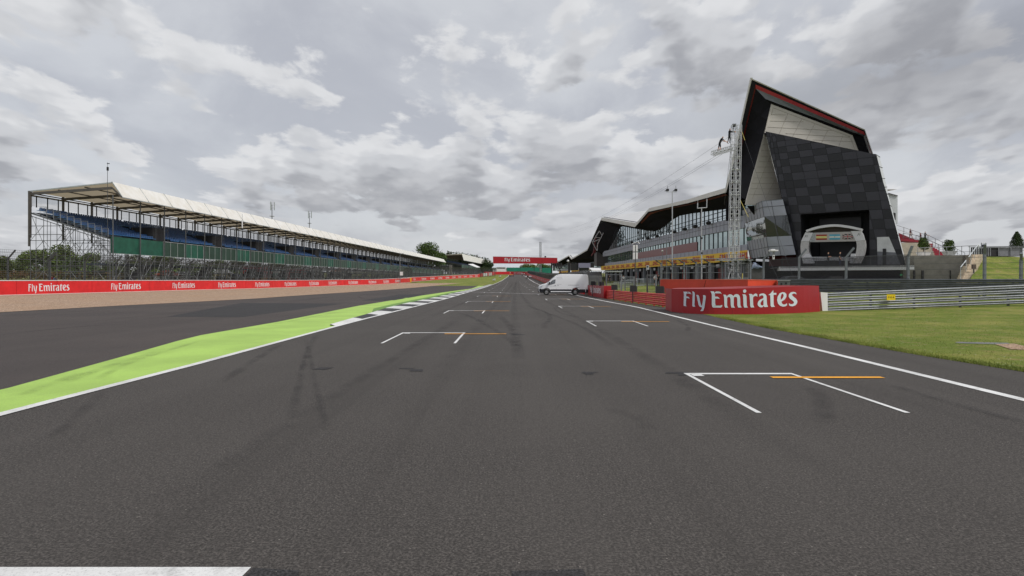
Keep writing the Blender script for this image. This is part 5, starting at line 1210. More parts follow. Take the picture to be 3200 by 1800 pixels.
# triangular porch on the right with a pale wall and a door
po = lambda x, y, o=.06: cp(x, y, o)
sheet('porch_wall', mat('porch_white', S(204, 206, 208), .5), [po(2741, 741), po(2778, 740), po(2799, 789), po(2742, 786)], .05); sheet('porch_base', mat('porch_grey', S(112, 114, 120), .6), [po(2742, 786.5), po(2799, 789.5), po(2815, 827), po(2743.5, 827)], .05); sheet('porch_door', BLK, [po(2759, 777, .12), po(2769.5, 777, .12), po(2769.5, 827, .12), po(2759, 827, .12)], .05)
# ------------------------------------------------------------------ podium deck in front
fl0, fl1 = P(2437, 832, 77.5), P(2857, 833.5, 70.5); fz = 3.55
sl = [Vector((fl0.x, fl0.y, fz)), Vector((fl1.x, fl1.y, fz))]
mb = MB(); mb.prism([sl[0]+Vector((0, 0, -.12)), sl[1]+Vector((0, 0, -.12)), sl[1]+Vector((.4, 9, -.12)), sl[0]+Vector((2.5, 9, -.12))], (0, 0, .1)); part(mb, 'podium_floor', mat('deck_grey', S(88, 88, 94), .7))
mb = MB(); mb.prism([sl[0], sl[1], sl[1]-Vector((0, 0, .5)), sl[0]-Vector((0, 0, .5))], (0, .3, 0)); mb.prism([sl[0]+Vector((0, -.02, 0)), sl[0]+Vector((0, -.02, -.5)), sl[0]+Vector((2, 5.5, -.45)), sl[0]+Vector((2, 5.5, 0))], (.1, 0, 0)); part(mb, 'podium_edge', mat('edge_white', S(222, 222, 226), .5, var=.04))
mb = MB(); mb.beam(sl[0]+Vector((0, -.015, -.14)), sl[1]+Vector((0, -.015, -.14)), .02, .02); part(mb, 'edge_groove', SILVS)
for k in range(8):
    p = sl[0].lerp(sl[1], .03+k*.135)+Vector((0, .25, 0)); mb = MB(); mb.tube(p, p+Vector((0, 0, 1.1)), .016, 5); part(mb, 'podium_rail_post', STEELD)
mb = MB(); mb.tube(sl[0]+Vector((.3, .25, 1.1)), sl[1]+Vector((-.2, .25, 1.1)), .014, 5); part(mb, 'podium_rail', STEELD)
mb = MB(); mb.loft([[sl[0].lerp(sl[1], k/12)+Vector((.15, .25, .03)), sl[0].lerp(sl[1], k/12)+Vector((.15, .25, 1.07))] for k in range(13)]); part(mb, 'podium_rail_mesh', meshmat('rail_mesh', S(30, 30, 38), .07, .07, .2, True))
# ------------------------------------------------------------------ sponsor block at the end of the pit wall
def flat3(p): return Vector((p.x, p.y, 0))
RED2 = mat('block_red', S(158, 22, 32), .42, var=.07, scale=.5); ORR = mat('pad_lit_red', S(224, 74, 48), .55, var=.12, scale=.6); RAILR = mat('red_guard_rail', S(206, 66, 56), .5, .1, var=.16, scale=2)
bx = [(2098.5, 974, 37.9, 902.4), (2150, 979, 36.0, 902.6), (2215, 982.5, 35.0, 903), (2290, 984, 34.8, 902), (2370, 983, 34.9, 899.5), (2450, 980.5, 35.6, 896.5), (2515, 977, 36.6, 894), (2563, 974, 37.9, 892.6)]
lo = [P(x, y, d) for x, y, d, _ in bx]; hi = [P(x-(4 if x > 2500 else 0), t, d) for x, y, d, t in bx]
t = thing('sponsor_block', 'large curved red block with big white sponsor words at the end of the guard rail', 'sponsor block', (lo[3].x, lo[3].y, 0))
def bez(L, u):                        # smooth curve through the list
    n = len(L)-1; s_ = max(0, min(n-1e-6, u*n)); i = int(s_); f = s_-i
    p0, p1, p2, p3 = L[max(0, i-1)], L[i], L[i+1], L[min(n, i+2)]
    return .5*((2*p1)+(p2-p0)*f+(2*p0-5*p1+4*p2-p3)*f*f+(3*p1-p0-3*p2+p3)*f**3)
N = 28; ba = Vector((.5, 4.5, 0))
A = [bez(lo, i/N)-Vector((0, 0, .04)) for i in range(N+1)]; B = [bez(hi, i/N) for i in range(N+1)]
mb = MB(); mb.loft([[a, b] for a, b in zip(A, B)]); cen = (A[0]+A[-1])/2+Vector((0, 1.5, 0))
mb.loft([[b, Vector((cen.x+(b.x-cen.x)*.8, cen.y+1.5, b.z-.01))] for b in B]); mb.poly([A[0], B[0], B[0]+ba*.6, A[0]+ba*.6]); mb.poly([A[-1], B[-1], B[-1]+ba*.6, A[-1]+ba*.6]); mb.build('body', RED2, t)
ud = [0.0]
for i in range(N): ud.append(ud[-1]+(A[i+1]-A[i]).length)
def on_block(px, frac, out=.015):     # photo x on the block, fraction of its height
    lo_, hi_ = 0.0, 1.0
    for _ in range(30):
        m = (lo_+hi_)/2; q = bez(lo, m).lerp(bez(hi, m), frac)
        if CX+F*q.x/q.y < px: lo_ = m
        else: hi_ = m
    q = bez(lo, lo_).lerp(bez(hi, lo_), frac); dq = (bez(lo, min(1, lo_+.01))-bez(lo, max(0, lo_-.01))).normalized()
    return q+Vector((dq.y, -dq.x, 0))*out
mb = MB(); xa, xb = 2120+205/12.88, 2310+2335/12.88
put_word(mb, SPON, lambda x, y: on_block(xa+(xb-xa)*x/SPON_W, .285+y*.595 - .02*x/SPON_W))
mb.build('lettering', mat('letter_grey_white', S(214, 222, 230), .45, var=.03), t)
mb = MB(); mb.tube(on_block(2290, .0, .012), on_block(2290, .3, .012), .008, 3); mb.tube(on_block(2290, .0, .012), on_block(2290, .99, .012), .004, 3); mb.build('seam', mat('seam_red', S(196, 70, 70), .5), t)
mb = MB(); mb.path([on_block(x, -.02, .03) for x in (2216, 2250, 2290, 2340, 2380)], .03, 4); mb.build('base_strip', WHT, t)
# guard rails
def guard_rail(name, label, pts, tops, nrail, m, post_m, hrail=.3, gap=.03, spacing=2.0, side=-1, group=None, postcap=None, depth_=.055):
    """pts on plan, tops = height of the upper lip at each point; corrugated rails one above another on posts"""
    pts = [flat3(p) for p in pts]; d = polyinfo(pts); L = d[-1]
    topz = lambda s: lerp_tab(list(zip(d, tops)), s)
    t = thing(name, label, 'guard rail', (pts[0].x, pts[0].y, tops[0]-nrail*(hrail+gap)), group)
    def at(s, dz, out): p, dr = along(pts, s); n = Vector((dr.y, -dr.x, 0))*side; return Vector((*(p+n*out).xy, topz(s)+dz))
    ss = [L*i/max(2, round(L/1.0)) for i in range(max(2, round(L/1.0))+1)]
    W_ = [(0, .0), (.04, .5), (.09, 1), (.13, .95), (.18, .1), (.21, .0), (.24, .1), (.29, .95), (.33, 1), (.38, .5), (.42, 0)]
    for k in range(nrail):
        z0 = -k*(hrail+gap); mb = MB(); mb.loft([[at(s, z0-q*hrail/.42, w*depth_) for q, w in W_] for s in ss]); mb.loft([[at(s, z0-q*hrail/.42, w*depth_-.012) for q, w in W_][::-1] for s in ss]); mb.build('rail', m, t, True)
    n = int(L/spacing); me = None
    for i in range(n+1):
        s = min(L-.05, i*spacing+.1); p = at(s, 0, -.09)
        mb = MB(); zb = G(p.x, p.y)-.1; mb.box((p.x, p.y, (zb+p.z+.01)/2), (.1, .12, p.z+.01-zb), math.atan2(pts[-1].y-pts[0].y, pts[-1].x-pts[0].x)); mb.build('post', post_m, t)
    return t
r0, r1 = GP(1886, 931), GP(2099, 961.5)
guard_rail('guard_rail', 'red painted guard rail between the two sponsor blocks on the right of the track', [r0, r1], [P(1886, 905.5, r0.y).z, P(2099, 919.5, r1.y).z], 3, RAILR, RAILR, .28, .02, 2.2, 1)
mb = MB(); 
s0, s1 = P(2583, 0, 38.7), P(3290, 0, 37.2)
guard_rail('guard_rail', 'silver guard rail of four stacked rails crossing the grass on the right', [s0, P(2900, 0, 38.4), s1], [P(2583, 915.5, 38.7).z, P(2900, 902.3, 38.4).z, P(3290, 885.5, 37.2).z], 4, STEEL, STEELD, .245, .055, 2.6, 1)
a, b = P(2565, 972, 38.6), P(2583, 972, 38.7); zt = P(0, 914.5, 38.6).z
t = thing('end_pad', 'white upright pad joining the red block to the silver guard rail', 'pad', (a.x, a.y, 0)); mb = MB(); mb.prism([(a.x+.05, a.y-.12, -.02), (b.x+.02, b.y-.12, 0), (b.x, b.y-.12, zt), (a.x-.08, a.y-.12, zt+.03)], (0, .25, 0)); mb.build('pad', WHT, t)
mb = MB(); mb.box(((a.x+b.x)/2, a.y+.08, zt*.5), (.12, .1, zt-.1)); mb.build('bracket', STEELD, t)
q = P(2787, 918, 38.2); t = thing('marker_sign', 'small yellow sign reading F10 A fixed to the silver guard rail', 'sign', (q.x, q.y, q.z))
mb = MB(); mb.box((q.x, 38.28, P(0, 929, 38.3).z), (.52, .02, .36)); mb.build('plate', mat('sign_yellow', S(238, 206, 30), .5), t)
mb = MB(); w_ = word_font('F10 A', .16); put_word(mb, w_, lambda x, y: (q.x+x*1.0, 38.262, P(0, 929, 38.3).z-.055+y)); mb.build('lettering', BLK, t)
mb = MB(); mb.box((q.x, 38.3, P(0, 921.5, 38.3).z), (.04, .03, .12)); mb.build('bracket', STEELD, t)
# second rail and high fence on the bank behind
fl_ = [(2330, 66.5), (2387, 63.6), (2498, 59.8), (2645, 55.2), (2836, 50.4), (3074, 47.5), (3191, 46.2), (3330, 45)]
fp = [flat3(P(x, 0, d)) for x, d in fl_]
dk = [flat3(P(x, 0, d-.7)) for x, d in fl_]
guard_rail('guard_rail', 'dark weathered guard rail on the bank behind the silver one', dk, [1.99]*len(dk), 4, mat('weathered_rail', S(96, 100, 104), .6, .4, var=.2, scale=2), STEELD, .28, .02, 2.0, 1)
t = thing('catch_fence', 'tall netted fence with cranked posts in front of the podium', 'fence', (fp[0].x, fp[0].y, .8))
PST = mat('fence_post_grey', S(126, 131, 136), .5, .3)
for x, d, yb_, ybend, ytip, dxt in ((2387, 63.6, 880, 807, 790, 19), (2498, 59.8, 898, 803, 778, 22), (2645, 55.2, 905, 802, 774, 24), (2838, 50.4, 909, 800, 768, 13), (3077, 47.5, 905, 792, 763, 1), (3191, 46.2, 905, 812, 791, 1)):
    mb = MB(); b_, m_, e_ = P(x-2 if x < 2700 else x-1, yb_, d), P(x, ybend, d), P(x+dxt, ytip, d-.25); b_.z = G(b_.x, b_.y)-.2
    mb.beam(b_, m_, .17, .17); mb.beam(m_-Vector((0, 0, .03)), e_, .17, .17); mb.build('post', PST, t)
mb = MB(); mb.loft([[p+Vector((0, -.12, 1.95)), p+Vector((0, -.12, 3.95))] for p in fp[1:5]]); mb.build('netting', meshmat('chain_link', S(84, 86, 90), .11, .11, .2, True), t)
for z in (2.02, 3.95):
    mb = MB(); mb.path([p+Vector((0, -.13, z)) for p in fp[:5]], .02, 4); mb.build('tension_wire', STEELD, t)
for z in (2.3, 2.75, 3.2, 3.65, 4.1):
    mb = MB(); mb.path([p+Vector((0, -.13, z)) for p in fp[4:]], .013, 3); mb.build('tension_wire', STEELD, t)
q = P(2413, 791, 63); t = thing('camera_unit', 'white remote camera hanging from the first cranked fence post', 'camera', (q.x, q.y, q.z-.5))
mb = MB(); mb.box(P(2417, 783, 63.1), (.75, .6, .14)); mb.box(P(2414, 780.5, 63.1), (.4, .4, .12)); mb.build('hood', WHT, t)
mb = MB(); mb.tube(P(2418, 786, 63.1), P(2418, 797, 63.1), .1, 8); mb.build('neck', STEEL, t); mb = MB(); c_ = P(2417, 805, 63.1); mb.tube(c_+Vector((0, 0, .26)), c_-Vector((0, 0, .2)), .12, 10, .1); mb.build('housing', WHT, t); mb = MB(); mb.tube(c_+Vector((-.03, -.1, .1)), c_+Vector((-.03, -.16, .1)), .06, 8); mb.build('lens', BLK, t)
# orange pads on the nose of the pit wall, sunlit and shaded tones painted in
pl = [flat3(P(2066, 0, 63)), flat3(P(2337, 0, 50.5)), flat3(P(2432, 0, 53))]
tops = [P(0, 874, 63).z, P(0, 874.5, 50.5).z, P(0, 876.5, 53).z]
for i, (m_, lab, nm) in enumerate(((mat('pad_shaded_red', S(198, 66, 50), .55, var=.12, scale=.5), 'long dull orange pad wall behind the sponsor block, facing the track', 'pad_wall'), (ORR, 'short bright orange pad wall meeting the long one at a corner', 'pad_wall'))):
    a, b = pl[i], pl[i+1]; ta, tb = tops[i], tops[i+1]; t = thing(nm, lab, 'pad wall', (a.x, a.y, G(a.x, a.y)))
    n_ = Vector((0, .5, 0)); mb = MB(); nn = 6
    mb.loft([[Vector((*a.lerp(b, k/nn).xy, G(*a.lerp(b, k/nn).xy)-.15)), Vector((*a.lerp(b, k/nn).xy, ta+(tb-ta)*k/nn)), Vector((*a.lerp(b, k/nn).xy, ta+(tb-ta)*k/nn))+n_] for k in range(nn+1)]); mb.poly([a+Vector((0, 0, .3)), a+Vector((0, 0, ta)), a+n_+Vector((0, 0, ta)), a+n_+Vector((0, 0, .3))]); mb.build('pad', m_, t)
    mb = MB(); mb.beam(a+Vector((0, -.01, ta+.012)), b+Vector((0, -.01, tb+.012)), .05, .05); mb.build('edging', mat('edging_orange', S(226, 110, 84), .5), t)
    if i == 0: mb = MB(); mb.path([a.lerp(b, .57)+Vector((0, -.02, 1.9)), a.lerp(b, .55)+Vector((0, -.03, 1.3)), a.lerp(b, .535)+Vector((0, -.03, .8))], .02, 4); mb.build('hanging_cable', BLK, t)
q = P(2446, 894, 52); t = thing('generator', 'grey generator box with a pale lid beside the bright orange pad', 'generator', (q.x, q.y, .8))
mb = MB(); c_ = P(2449, 889, 52.2); mb.box(c_, (.9, .9, .62), -.35); mb.build('casing', mat('generator_grey', S(108, 112, 112), .6, var=.1), t); mb = MB(); mb.box(c_+Vector((0, 0, .34)), (1.0, 1.0, .05), -.35); mb.build('lid', FRAMEL, t)
mb = MB(); M_ = Matrix.Rotation(-.35, 3, 'Z'); mb.box(c_+M_ @ Vector((-.2, -.46, .05)), (.14, .03, .16), -.35); mb.box(c_+M_ @ Vector((.15, -.46, .1)), (.14, .03, .16), -.35); mb.build('vent', BLK, t)
# small sponsor block by the van, pit wall with its fence
c0, c1 = P(1838, 0, 75), P(1886.5, 0, 63.8)
def two(name, label, a, b, za, zb, m, ww, wh, wz, th=1.2):
    t = thing(name, label, 'sponsor block', (a.x, a.y, G(a.x, a.y))); a, b = flat3(a), flat3(b)
    mb = MB(); mb.prism([a+Vector((0, 0, G(a.x, a.y)-.05)), b+Vector((0, 0, G(b.x, b.y)-.05)), b+Vector((0, 0, zb)), a+Vector((0, 0, za))], (th, .2, 0)); mb.build('body', m, t)
    d = (b-a).normalized(); n = Vector((d.y, -d.x, 0)); L = (b-a).length; mb = MB()
    put_word(mb, SPON, lambda x, y: a+d*(L*.5+(x/SPON_W-.5)*ww)+n*.014*(1 if n.x < 0 else -1)+Vector((0, 0, wz+y*wh))); mb.build('lettering', LETW, t); return t
two('sponsor_block', 'narrow red block with squeezed white words right behind the white van', c0, c1, P(1838, 891.5, 75).z, P(1886.5, 893.5, 63.8).z, RED2, 7.6, .62, .48)
pw_ = [Vector((9.0, 79, 0)), Vector((9.9, 130, 0)), Vector((10.3, 181, 0)), Vector((10.2, 250, 0)), Vector((9.6, 330, 0)), Vector((9.5, 395, 0))]
board_wall('pit_wall', 'long red pit wall with small white lettering running away behind the van', 'wall', pw_, 1.33, .5, [35+11.5*i for i in range(24)], .6, 0, REDD, cap=False, frontsign=-1, step=4, ww=4.4)
catch_fence('debris_fence', 'grey debris fence standing on the long red pit wall', [Vector((p.x+.3, p.y, 0)) for p in pw_], 3.6, 2.7, (.7, .35), net=meshmat('debris_net', S(112, 110, 108), .16, .16, .38), inward=1, rails=(.5, 1.0), steelm=STEELD)
dbf = [flat3(P(1832, 0, 77.5)), flat3(P(1884, 0, 66))]
catch_fence('debris_fence', 'short grey debris fence with curved top beside the black monitors', [dbf[0], dbf[1]], 1.45, 2.35, (.55, .42), net=meshmat('debris_net2', S(128, 128, 128), .12, .12, .3), inward=1, rails=(.55, 1.0), post=.05)
# fence along the pit lane on the right of the lawn
pf = [flat3(P(2066, 0, 71.5)), flat3(P(2180, 0, 68.5)), flat3(P(2345, 0, 65.5))]
t = thing('debris_fence', 'debris fence with overhanging top standing behind the orange pads', 'fence', (pf[0].x, pf[0].y, .9)); PL = polyinfo(pf)[-1]
for i in range(8):
    p, d = along(pf, PL*i/7); mb = MB(); mb.box((p.x, p.y, 2.35), (.16, .14, 3.1)); mb.build('post', PST, t)
    mb = MB(); mb.beam((p.x, p.y, 3.75), (p.x-.75, p.y-.5, 4.15), .09, .1); mb.build('arm', STEELD, t)
for z in (1.9, 2.7, 3.4):
    mb = MB(); mb.path([p+Vector((0, -.09, z)) for p in pf], .04, 4); mb.build('rail', STEEL, t)
mb = MB(); mb.path([p+Vector((-.75, -.5, 4.17)) for p in pf], .05, 4); mb.build('top_rail', STEEL, t)
mb = MB(); mb.loft([[p+Vector((0, -.1, .9)), p+Vector((0, -.1, 3.75))] for p in pf]); mb.loft([[p+Vector((0, -.1, 3.76)), p+Vector((-.75, -.5, 4.15))] for p in pf]); mb.build('netting', NET, t)
# bent gate frames and posts on the lawn
def gate(name, label, x0, x1, yt, yb, d, mid=False):
    a, b = P(x0, yb, d), P(x1, yb, d); zt = P(x0, yt, d).z; g = G(a.x, a.y); t = thing(name, label, 'gate', (a.x, a.y, g), 'wire gate frames on the pit lawn')
    mb = MB(); mb.box((a.x, d, (g+zt)/2), (.1, .1, zt-g)); mb.box((b.x, d, (g+zt)/2), (.14, .14, zt-g)); mb.box(((a.x+b.x)/2, d-.0, zt-.05), (b.x-a.x-.12, .08, .08)); mb.box(((a.x+b.x)/2, d, g+.25), (b.x-a.x-.14, .06, .06)); mb.build('frame', PST, t)
    mb = MB(); mb.poly([(a.x, d-.06, g+.2), (b.x, d-.06, g+.2), (b.x, d-.06, zt), (a.x, d-.06, zt)]); mb.build('netting', NET, t)
gate('wire_gate', 'tall wire gate frame nearest the white van', 1895, 1942, 857, 905, 68); gate('wire_gate', 'lower wire gate frame left of the mast with white speakers', 1953, 1981, 864, 898, 70); gate('wire_gate', 'wire gate frame between the speaker mast and the red lamp post', 2022, 2050, 858, 905, 66)
# crowd barriers across the lawn
CB = mat('crowd_barrier', S(170, 176, 184), .5, .3)
cbm = MB(); cbm.tube((0, 0, 0), (0, 0, 1.1), .025, 5); cbm.tube((2.4, 0, 0), (2.4, 0, 1.1), .025, 5); cbm.tube((0, 0, 1.1), (2.4, 0, 1.1), .025, 5); cbm.tube((0, 0, .2), (2.4, 0, .2), .02, 4)
for k in range(1, 20): cbm.tube((2.4*k/20, 0, .2), (2.4*k/20, 0, 1.1), .012, 3)
cme = cbm.mesh('crowd_barrier', CB)
names = ['at the debris fence end', 'second from the debris fence', 'third from the debris fence', 'left of the speaker mast', 'behind the speaker mast', 'right of the speaker mast', 'behind the lamp post', 'last before the standing men']
for k in range(8):
    p = P(1897+k*21, 890, 84+k*1.8); o = inst('crowd_barrier', cme, None, (p.x, p.y, G(p.x, p.y)), .05)
    tag(o, 'grey steel crowd barrier across the pit lawn, %s' % names[k], 'crowd barrier', 'crowd barriers across the pit lawn')
# monitors behind the rail
def monitor(label, x0, x1, y0, y1, d):
    c = P((x0+x1)/2, (y0+y1)/2, d); w = (x1-x0)*d/F; h = (y1-y0)*d/F; g = G(c.x, c.y+.5); t = thing('monitor', label, 'monitor', (c.x, c.y, g), 'black monitors behind the pit guard rail')
    mb = MB(); mb.box(c, (w, .14, h), .12); mb.box(c+Vector((0, .1, 0)), (w*.6, .14, h*.6), .12); mb.build('casing', BLK, t)
    mb = MB(); mb.box(c+Vector((w*.62, .12, -.05)), (.07, .07, h*.9)); mb.box(c+Vector((w*.5, .12, -h*.3)), (w*.3, .05, .05)); mb.build('bracket', STEELD, t)
    mb = MB(); mb.tube((c.x, c.y+.2, g-.05), (c.x, c.y+.2, c.z-h*.3), .04, 6); mb.build('stand', STEELD, t)
for a in (('black monitor nearest the van, above the narrow red block', 1846, 1859, 879, 891.5, 70), ('black monitor second from the van, above the narrow red block', 1872.5, 1886.5, 880.5, 894.5, 66.5), ('black monitor behind the start of the red guard rail', 1910.5, 1927.5, 889.5, 906, 59.5), ('black monitor behind the middle of the red guard rail', 1969, 1988.5, 892, 912, 53), ('black monitor beside the large sponsor block', 2049.5, 2073.5, 894, 917, 47)): monitor(*a)
# ------------------------------------------------------------------ rigging tower with climbers
td = 68.0; tb = [P(2274, 878, td), P(2306, 878, td)]; tt = [P(2286.5, 392, td), P(2316, 391, td)]
TRW = mat('truss_aluminium', S(206, 208, 210), .35, .6, var=.05)
t = thing('rigging_tower', 'tall white aluminium truss tower beside the raised roof end', 'rigging tower', (tb[0].x+.5, td, .9))
def truss_leg(a0, a1, w, nbay, nm='truss'):   # square truss between two centre points
    mb = MB(); d = (a1-a0).normalized(); u = Vector((1, 0, 0)); u = (u-d*u.dot(d)).normalized() if abs(d.x) < .9 else Vector((0, 1, 0)); v = d.cross(u)
    off = [(u*x+v*y)*w/2 for x, y in ((-1, -1), (1, -1), (1, 1), (-1, 1))]; q = [a0.lerp(a1, i/nbay) for i in range(nbay+1)]
    for o_ in off: mb.tube(a0+o_, a1+o_, .034, 5)
    for i in range(nbay):
        for k in range(4):
            o1, o2 = off[k], off[(k+1) % 4]
            mb.tube(q[i]+(o1 if (i+k) % 2 else o2), q[i+1]+(o2 if (i+k) % 2 else o1), .016, 4); mb.tube(q[i+1]+o1, q[i+1]+o2, .018 if i % 2 else .026, 4)
    return mb.build(nm, TRW, t)
for sx_ in (0, 1):
    a = tb[0].lerp(tb[1], .22+.56*sx_); b = tt[0].lerp(tt[1], .22+.56*sx_); a.z = .85
    truss_leg(a, b, .44, 26)
mb = MB()
for i in range(1, 14):
    z = i/14; a = tb[0].lerp(tt[0], z)+Vector((.06, -.2, 0)); b = tb[1].lerp(tt[1], z)+Vector((-.06, -.2, 0)); mb.tube(a, b, .03, 4)
mb.build('cross_bar', TRW, t)
arm0, arm1 = P(2291, 462, td), P(2227, 480, td-1.2)
for dz in (0, .0):
    pass
truss_leg(arm0, arm1, .42, 10, 'outrigger_truss')
mb = MB(); mb.box(P(2293, 392, td), (.3, .3, .3)); mb.tube(P(2291, 398, td), P(2291, 408, td), .06, 6); mb.tube(P(2300, 386, td), P(2300, 396, td), .03, 5); mb.build('pulley_block', BLK, t)
mb = MB(); mb.box(P(2288, 873, 66), (2.6, 2.6, .12)); 
for x, y in ((-1.2, -1.2), (1.2, -1.2), (1.2, 1.2), (-1.2, 1.2)): c_ = P(2288, 873, 66); mb.tube((c_.x+x, c_.y+y, .8), (c_.x+x*.2, c_.y+y*.2, 3.0), .03, 4)
mb.build('base', STEEL, t)
def scaffold_box(label, x0, x1, y0, ym, y1, d):
    a, b = P(x0, y1, d), P(x1, y1, d); z0, zm, z1 = .9, P(0, ym, d).z, P(0, y0, d).z; t = thing('work_platform', label, 'scaffold', (a.x, a.y, .9)); mb = MB()
    for x in (a.x, a.x+(b.x-a.x)*.36, a.x+(b.x-a.x)*.68, b.x):
        for y in (0, 1.3): mb.tube((x, d+y, z0), (x, d+y, z1 if x < b.x-.5 else zm+.4), .035, 5)
    mb.build('standard', STEEL, t); mb = MB()
    for z in (z0+.3, z0+1.2, zm-.3): mb.tube((a.x, d, z), (b.x, d, z), .03, 4); mb.tube((a.x, d+1.3, z), (b.x, d+1.3, z), .03, 4)
    mb.tube((a.x, d, z0), (a.x+(b.x-a.x)*.7, d, zm), .03, 4); mb.tube((b.x, d, z0), (a.x+(b.x-a.x)*.36, d, zm), .03, 4); mb.tube((a.x+(b.x-a.x)*.36, d, zm), (b.x-.3, d, z1-.2), .03, 4); mb.tube((a.x, d, z1), (b.x-.4, d, z1), .035, 4); mb.build('brace', STEEL, t)
    mb = MB(); mb.prism([(a.x-.7, d-.1, zm), (b.x+.5, d-.1, zm), (b.x+.5, d+1.4, zm), (a.x-.7, d+1.4, zm)], (0, 0, .08)); mb.build('deck', FRAMEL, t)
    mb = MB(); mb.tube((b.x-.72, d-.08, z0), (b.x-.62, d-.08, z0+1.7), .05, 6); mb.build('yellow_strap', mat('strap_yellow', S(208, 192, 104), .6), t); return t
scaffold_box('grey tube work platform wrapped round the foot of the white tower', 2268, 2338, 794, 814, 878, 65.5)
for a, b, lab in (((2316, 405), (2480, 872), 'right hand guy rope running from the tower top past the pale wall'), ((2313, 625), (2432, 872), 'yellow topped guy rope from the middle of the tower to the fence')):
    pa, pb = P(*a, td), P(*b, 60); o = MB(); o.tube(pa, pb, .014, 4); t = thing('guy_rope', lab, 'rope', pb); o.build('rope', STEELD, t); o = MB(); o.tube(pa, pa.lerp(pb, .08 if a[1] < 500 else .24), .026, 5); o.build('ratchet_strap', mat('strap_yellow', S(232, 206, 60)), t)
for k, (y0, y1, yy) in enumerate(((420, 690, 560), (455, 700, 585), (462, 705, 592))):
    mb = MB(); a, b = P(2289, y0, td), P(1780, y1+25, 240); pts = []
    for i in range(13): s_ = i/12; p = a.lerp(b, s_); p.z -= 6.0*s_*(1-s_); pts.append(p)
    mb.path(pts, .013, 4); o = mb.build('camera_cable', STEELD); tag(o, ['highest', 'middle', 'lowest'][k]+' of three thin cables strung from the white tower over the pit lane', 'cable', 'cables strung over the pit lane')
o = MB(); o.tube(P(2283, 470, td), P(2263, 640, td+3), .015, 4); o = o.build('drop_rope', STEELD); tag(o, 'thin rope hanging from the tower outrigger down to the roof', 'rope')
# ------------------------------------------------------------------ masts on the pit lawn
def mast(name, label, x, yt, d, r, m=PST, group=None):
    p = P(x, 880, d); g = G(p.x, p.y); t = thing(name, label, 'mast', (p.x, d, g), group); zt = P(x, yt, d).z; mb = MB(); mb.tube((p.x, d, g-.1), (p.x, d, g+(zt-g)*.55), r, 8, r*.8); mb.tube((p.x, d, g+(zt-g)*.55), (p.x, d, zt), r*.75, 8, r*.6); mb.build('pole', m, t); return t, Vector((p.x, d, zt)), g
MG = mat('mast_pale', S(190, 192, 196), .45, .3)
t, top, g = mast('camera_mast', 'tall pale mast with a crossarm and two cameras above the pit lane', 2101, 597, 72, .09, MG); k_ = 72/F
mb = MB(); mb.tube(top+Vector((-20*k_, 0, -.1)), top+Vector((14*k_, 0, -.1)), .03, 5); mb.build('crossarm', FRAMEL, t)
for dx in (-15, 11): mb = MB(); c_ = top+Vector((dx*k_, 0, .12)); mb.box(c_, (.3, .2, .26)); mb.tube(c_+Vector((.1, 0, .05)), c_+Vector((-.32, 0, -.12)), .05, 6); mb.tube(c_, c_+Vector((0, 0, .5)), .02, 4); mb.build('camera', BLK, t)
mb = MB(); mb.tube(Vector((top.x, top.y, g)), Vector((top.x, top.y, g+1.9)), .12, 8); mb.build('sleeve', mat('sleeve_rust', S(172, 110, 90), .6), t)
t, top, g = mast('forked_mast', 'pale mast with a square U shaped fork at its top', 2192.5, 651, 71, .085, MG); k_ = 71/F
mb = MB(); mb.tube(top+Vector((-13*k_, 0, 0)), top+Vector((16*k_, 0, .08)), .05, 5); mb.tube(top+Vector((-13*k_, 0, 0)), top+Vector((-12*k_, 0, 17*k_)), .05, 5); mb.tube(top+Vector((16*k_, 0, .08)), top+Vector((16.5*k_, 0, 28*k_)), .05, 5); mb.tube(top+Vector((-12*k_, 0, 17*k_)), top+Vector((-11*k_, 0, 42*k_)), .015, 4); mb.tube(top+Vector((16.5*k_, 0, 28*k_)), top+Vector((17*k_, 0, 46*k_)), .015, 4); mb.build('fork', MG, t)
for z in (P(0, 744, 71).z, P(0, 791, 71).z): mb = MB(); mb.ball((top.x, 70.9, z), .12, 1, 8); mb.build('float_ball', BLK, t)
t, top, g = mast('speaker_mast', 'grey mast carrying four white column loudspeakers', 1985, 762, 66, .07, STEELD); k_ = 66/F
for dx in (-4.2, 4.4):
    for y0, y1 in ((766, 786), (789, 810)): mb = MB(); c_ = P(1985+dx, (y0+y1)/2, 65.9); mb.box(c_, (.19, .22, (y1-y0)*k_)); mb.box(c_+Vector((0, -.115, 0)), (.13, .015, (y1-y0)*k_*.86)); mb.build('loudspeaker', WHT, t)
mb = MB(); mb.tube(P(1975, 762, 66), P(1993, 755, 66), .025, 4); mb.tube(P(1993, 755, 66), P(1998, 762, 66), .04, 5); mb.build('cctv_arm', WHT, t)
t, top, g = mast('aerial_mast', 'thin short mast with a plain T bar between the taller masts', 2083.5, 750, 90, .07, STEEL); mb = MB(); mb.tube(top+Vector((-.42, 0, 0)), top+Vector((.42, 0, .02)), .04, 5); mb.build('crossarm', STEELD, t)
t, top, g = mast('lamp_post', 'thin post with one small white globe beside the T bar mast', 2070, 784, 92, .05, STEEL); mb = MB(); mb.ball(top, .14, 1, 8); mb.build('globe', WHT, t)
t, top, g = mast('signal_post', 'short dark post with a pale box on top in the lawn', 2023, 842, 64, .09, STEELD); mb = MB(); mb.box(P(2024, 836, 63.9), (.26, .24, .44)); mb.build('box', FRAMEL, t); mb = MB(); mb.tube(P(2024, 833.5, 63.8), P(2024, 833.5, 63.72), .08, 10); mb.build('lens', BLK, t)
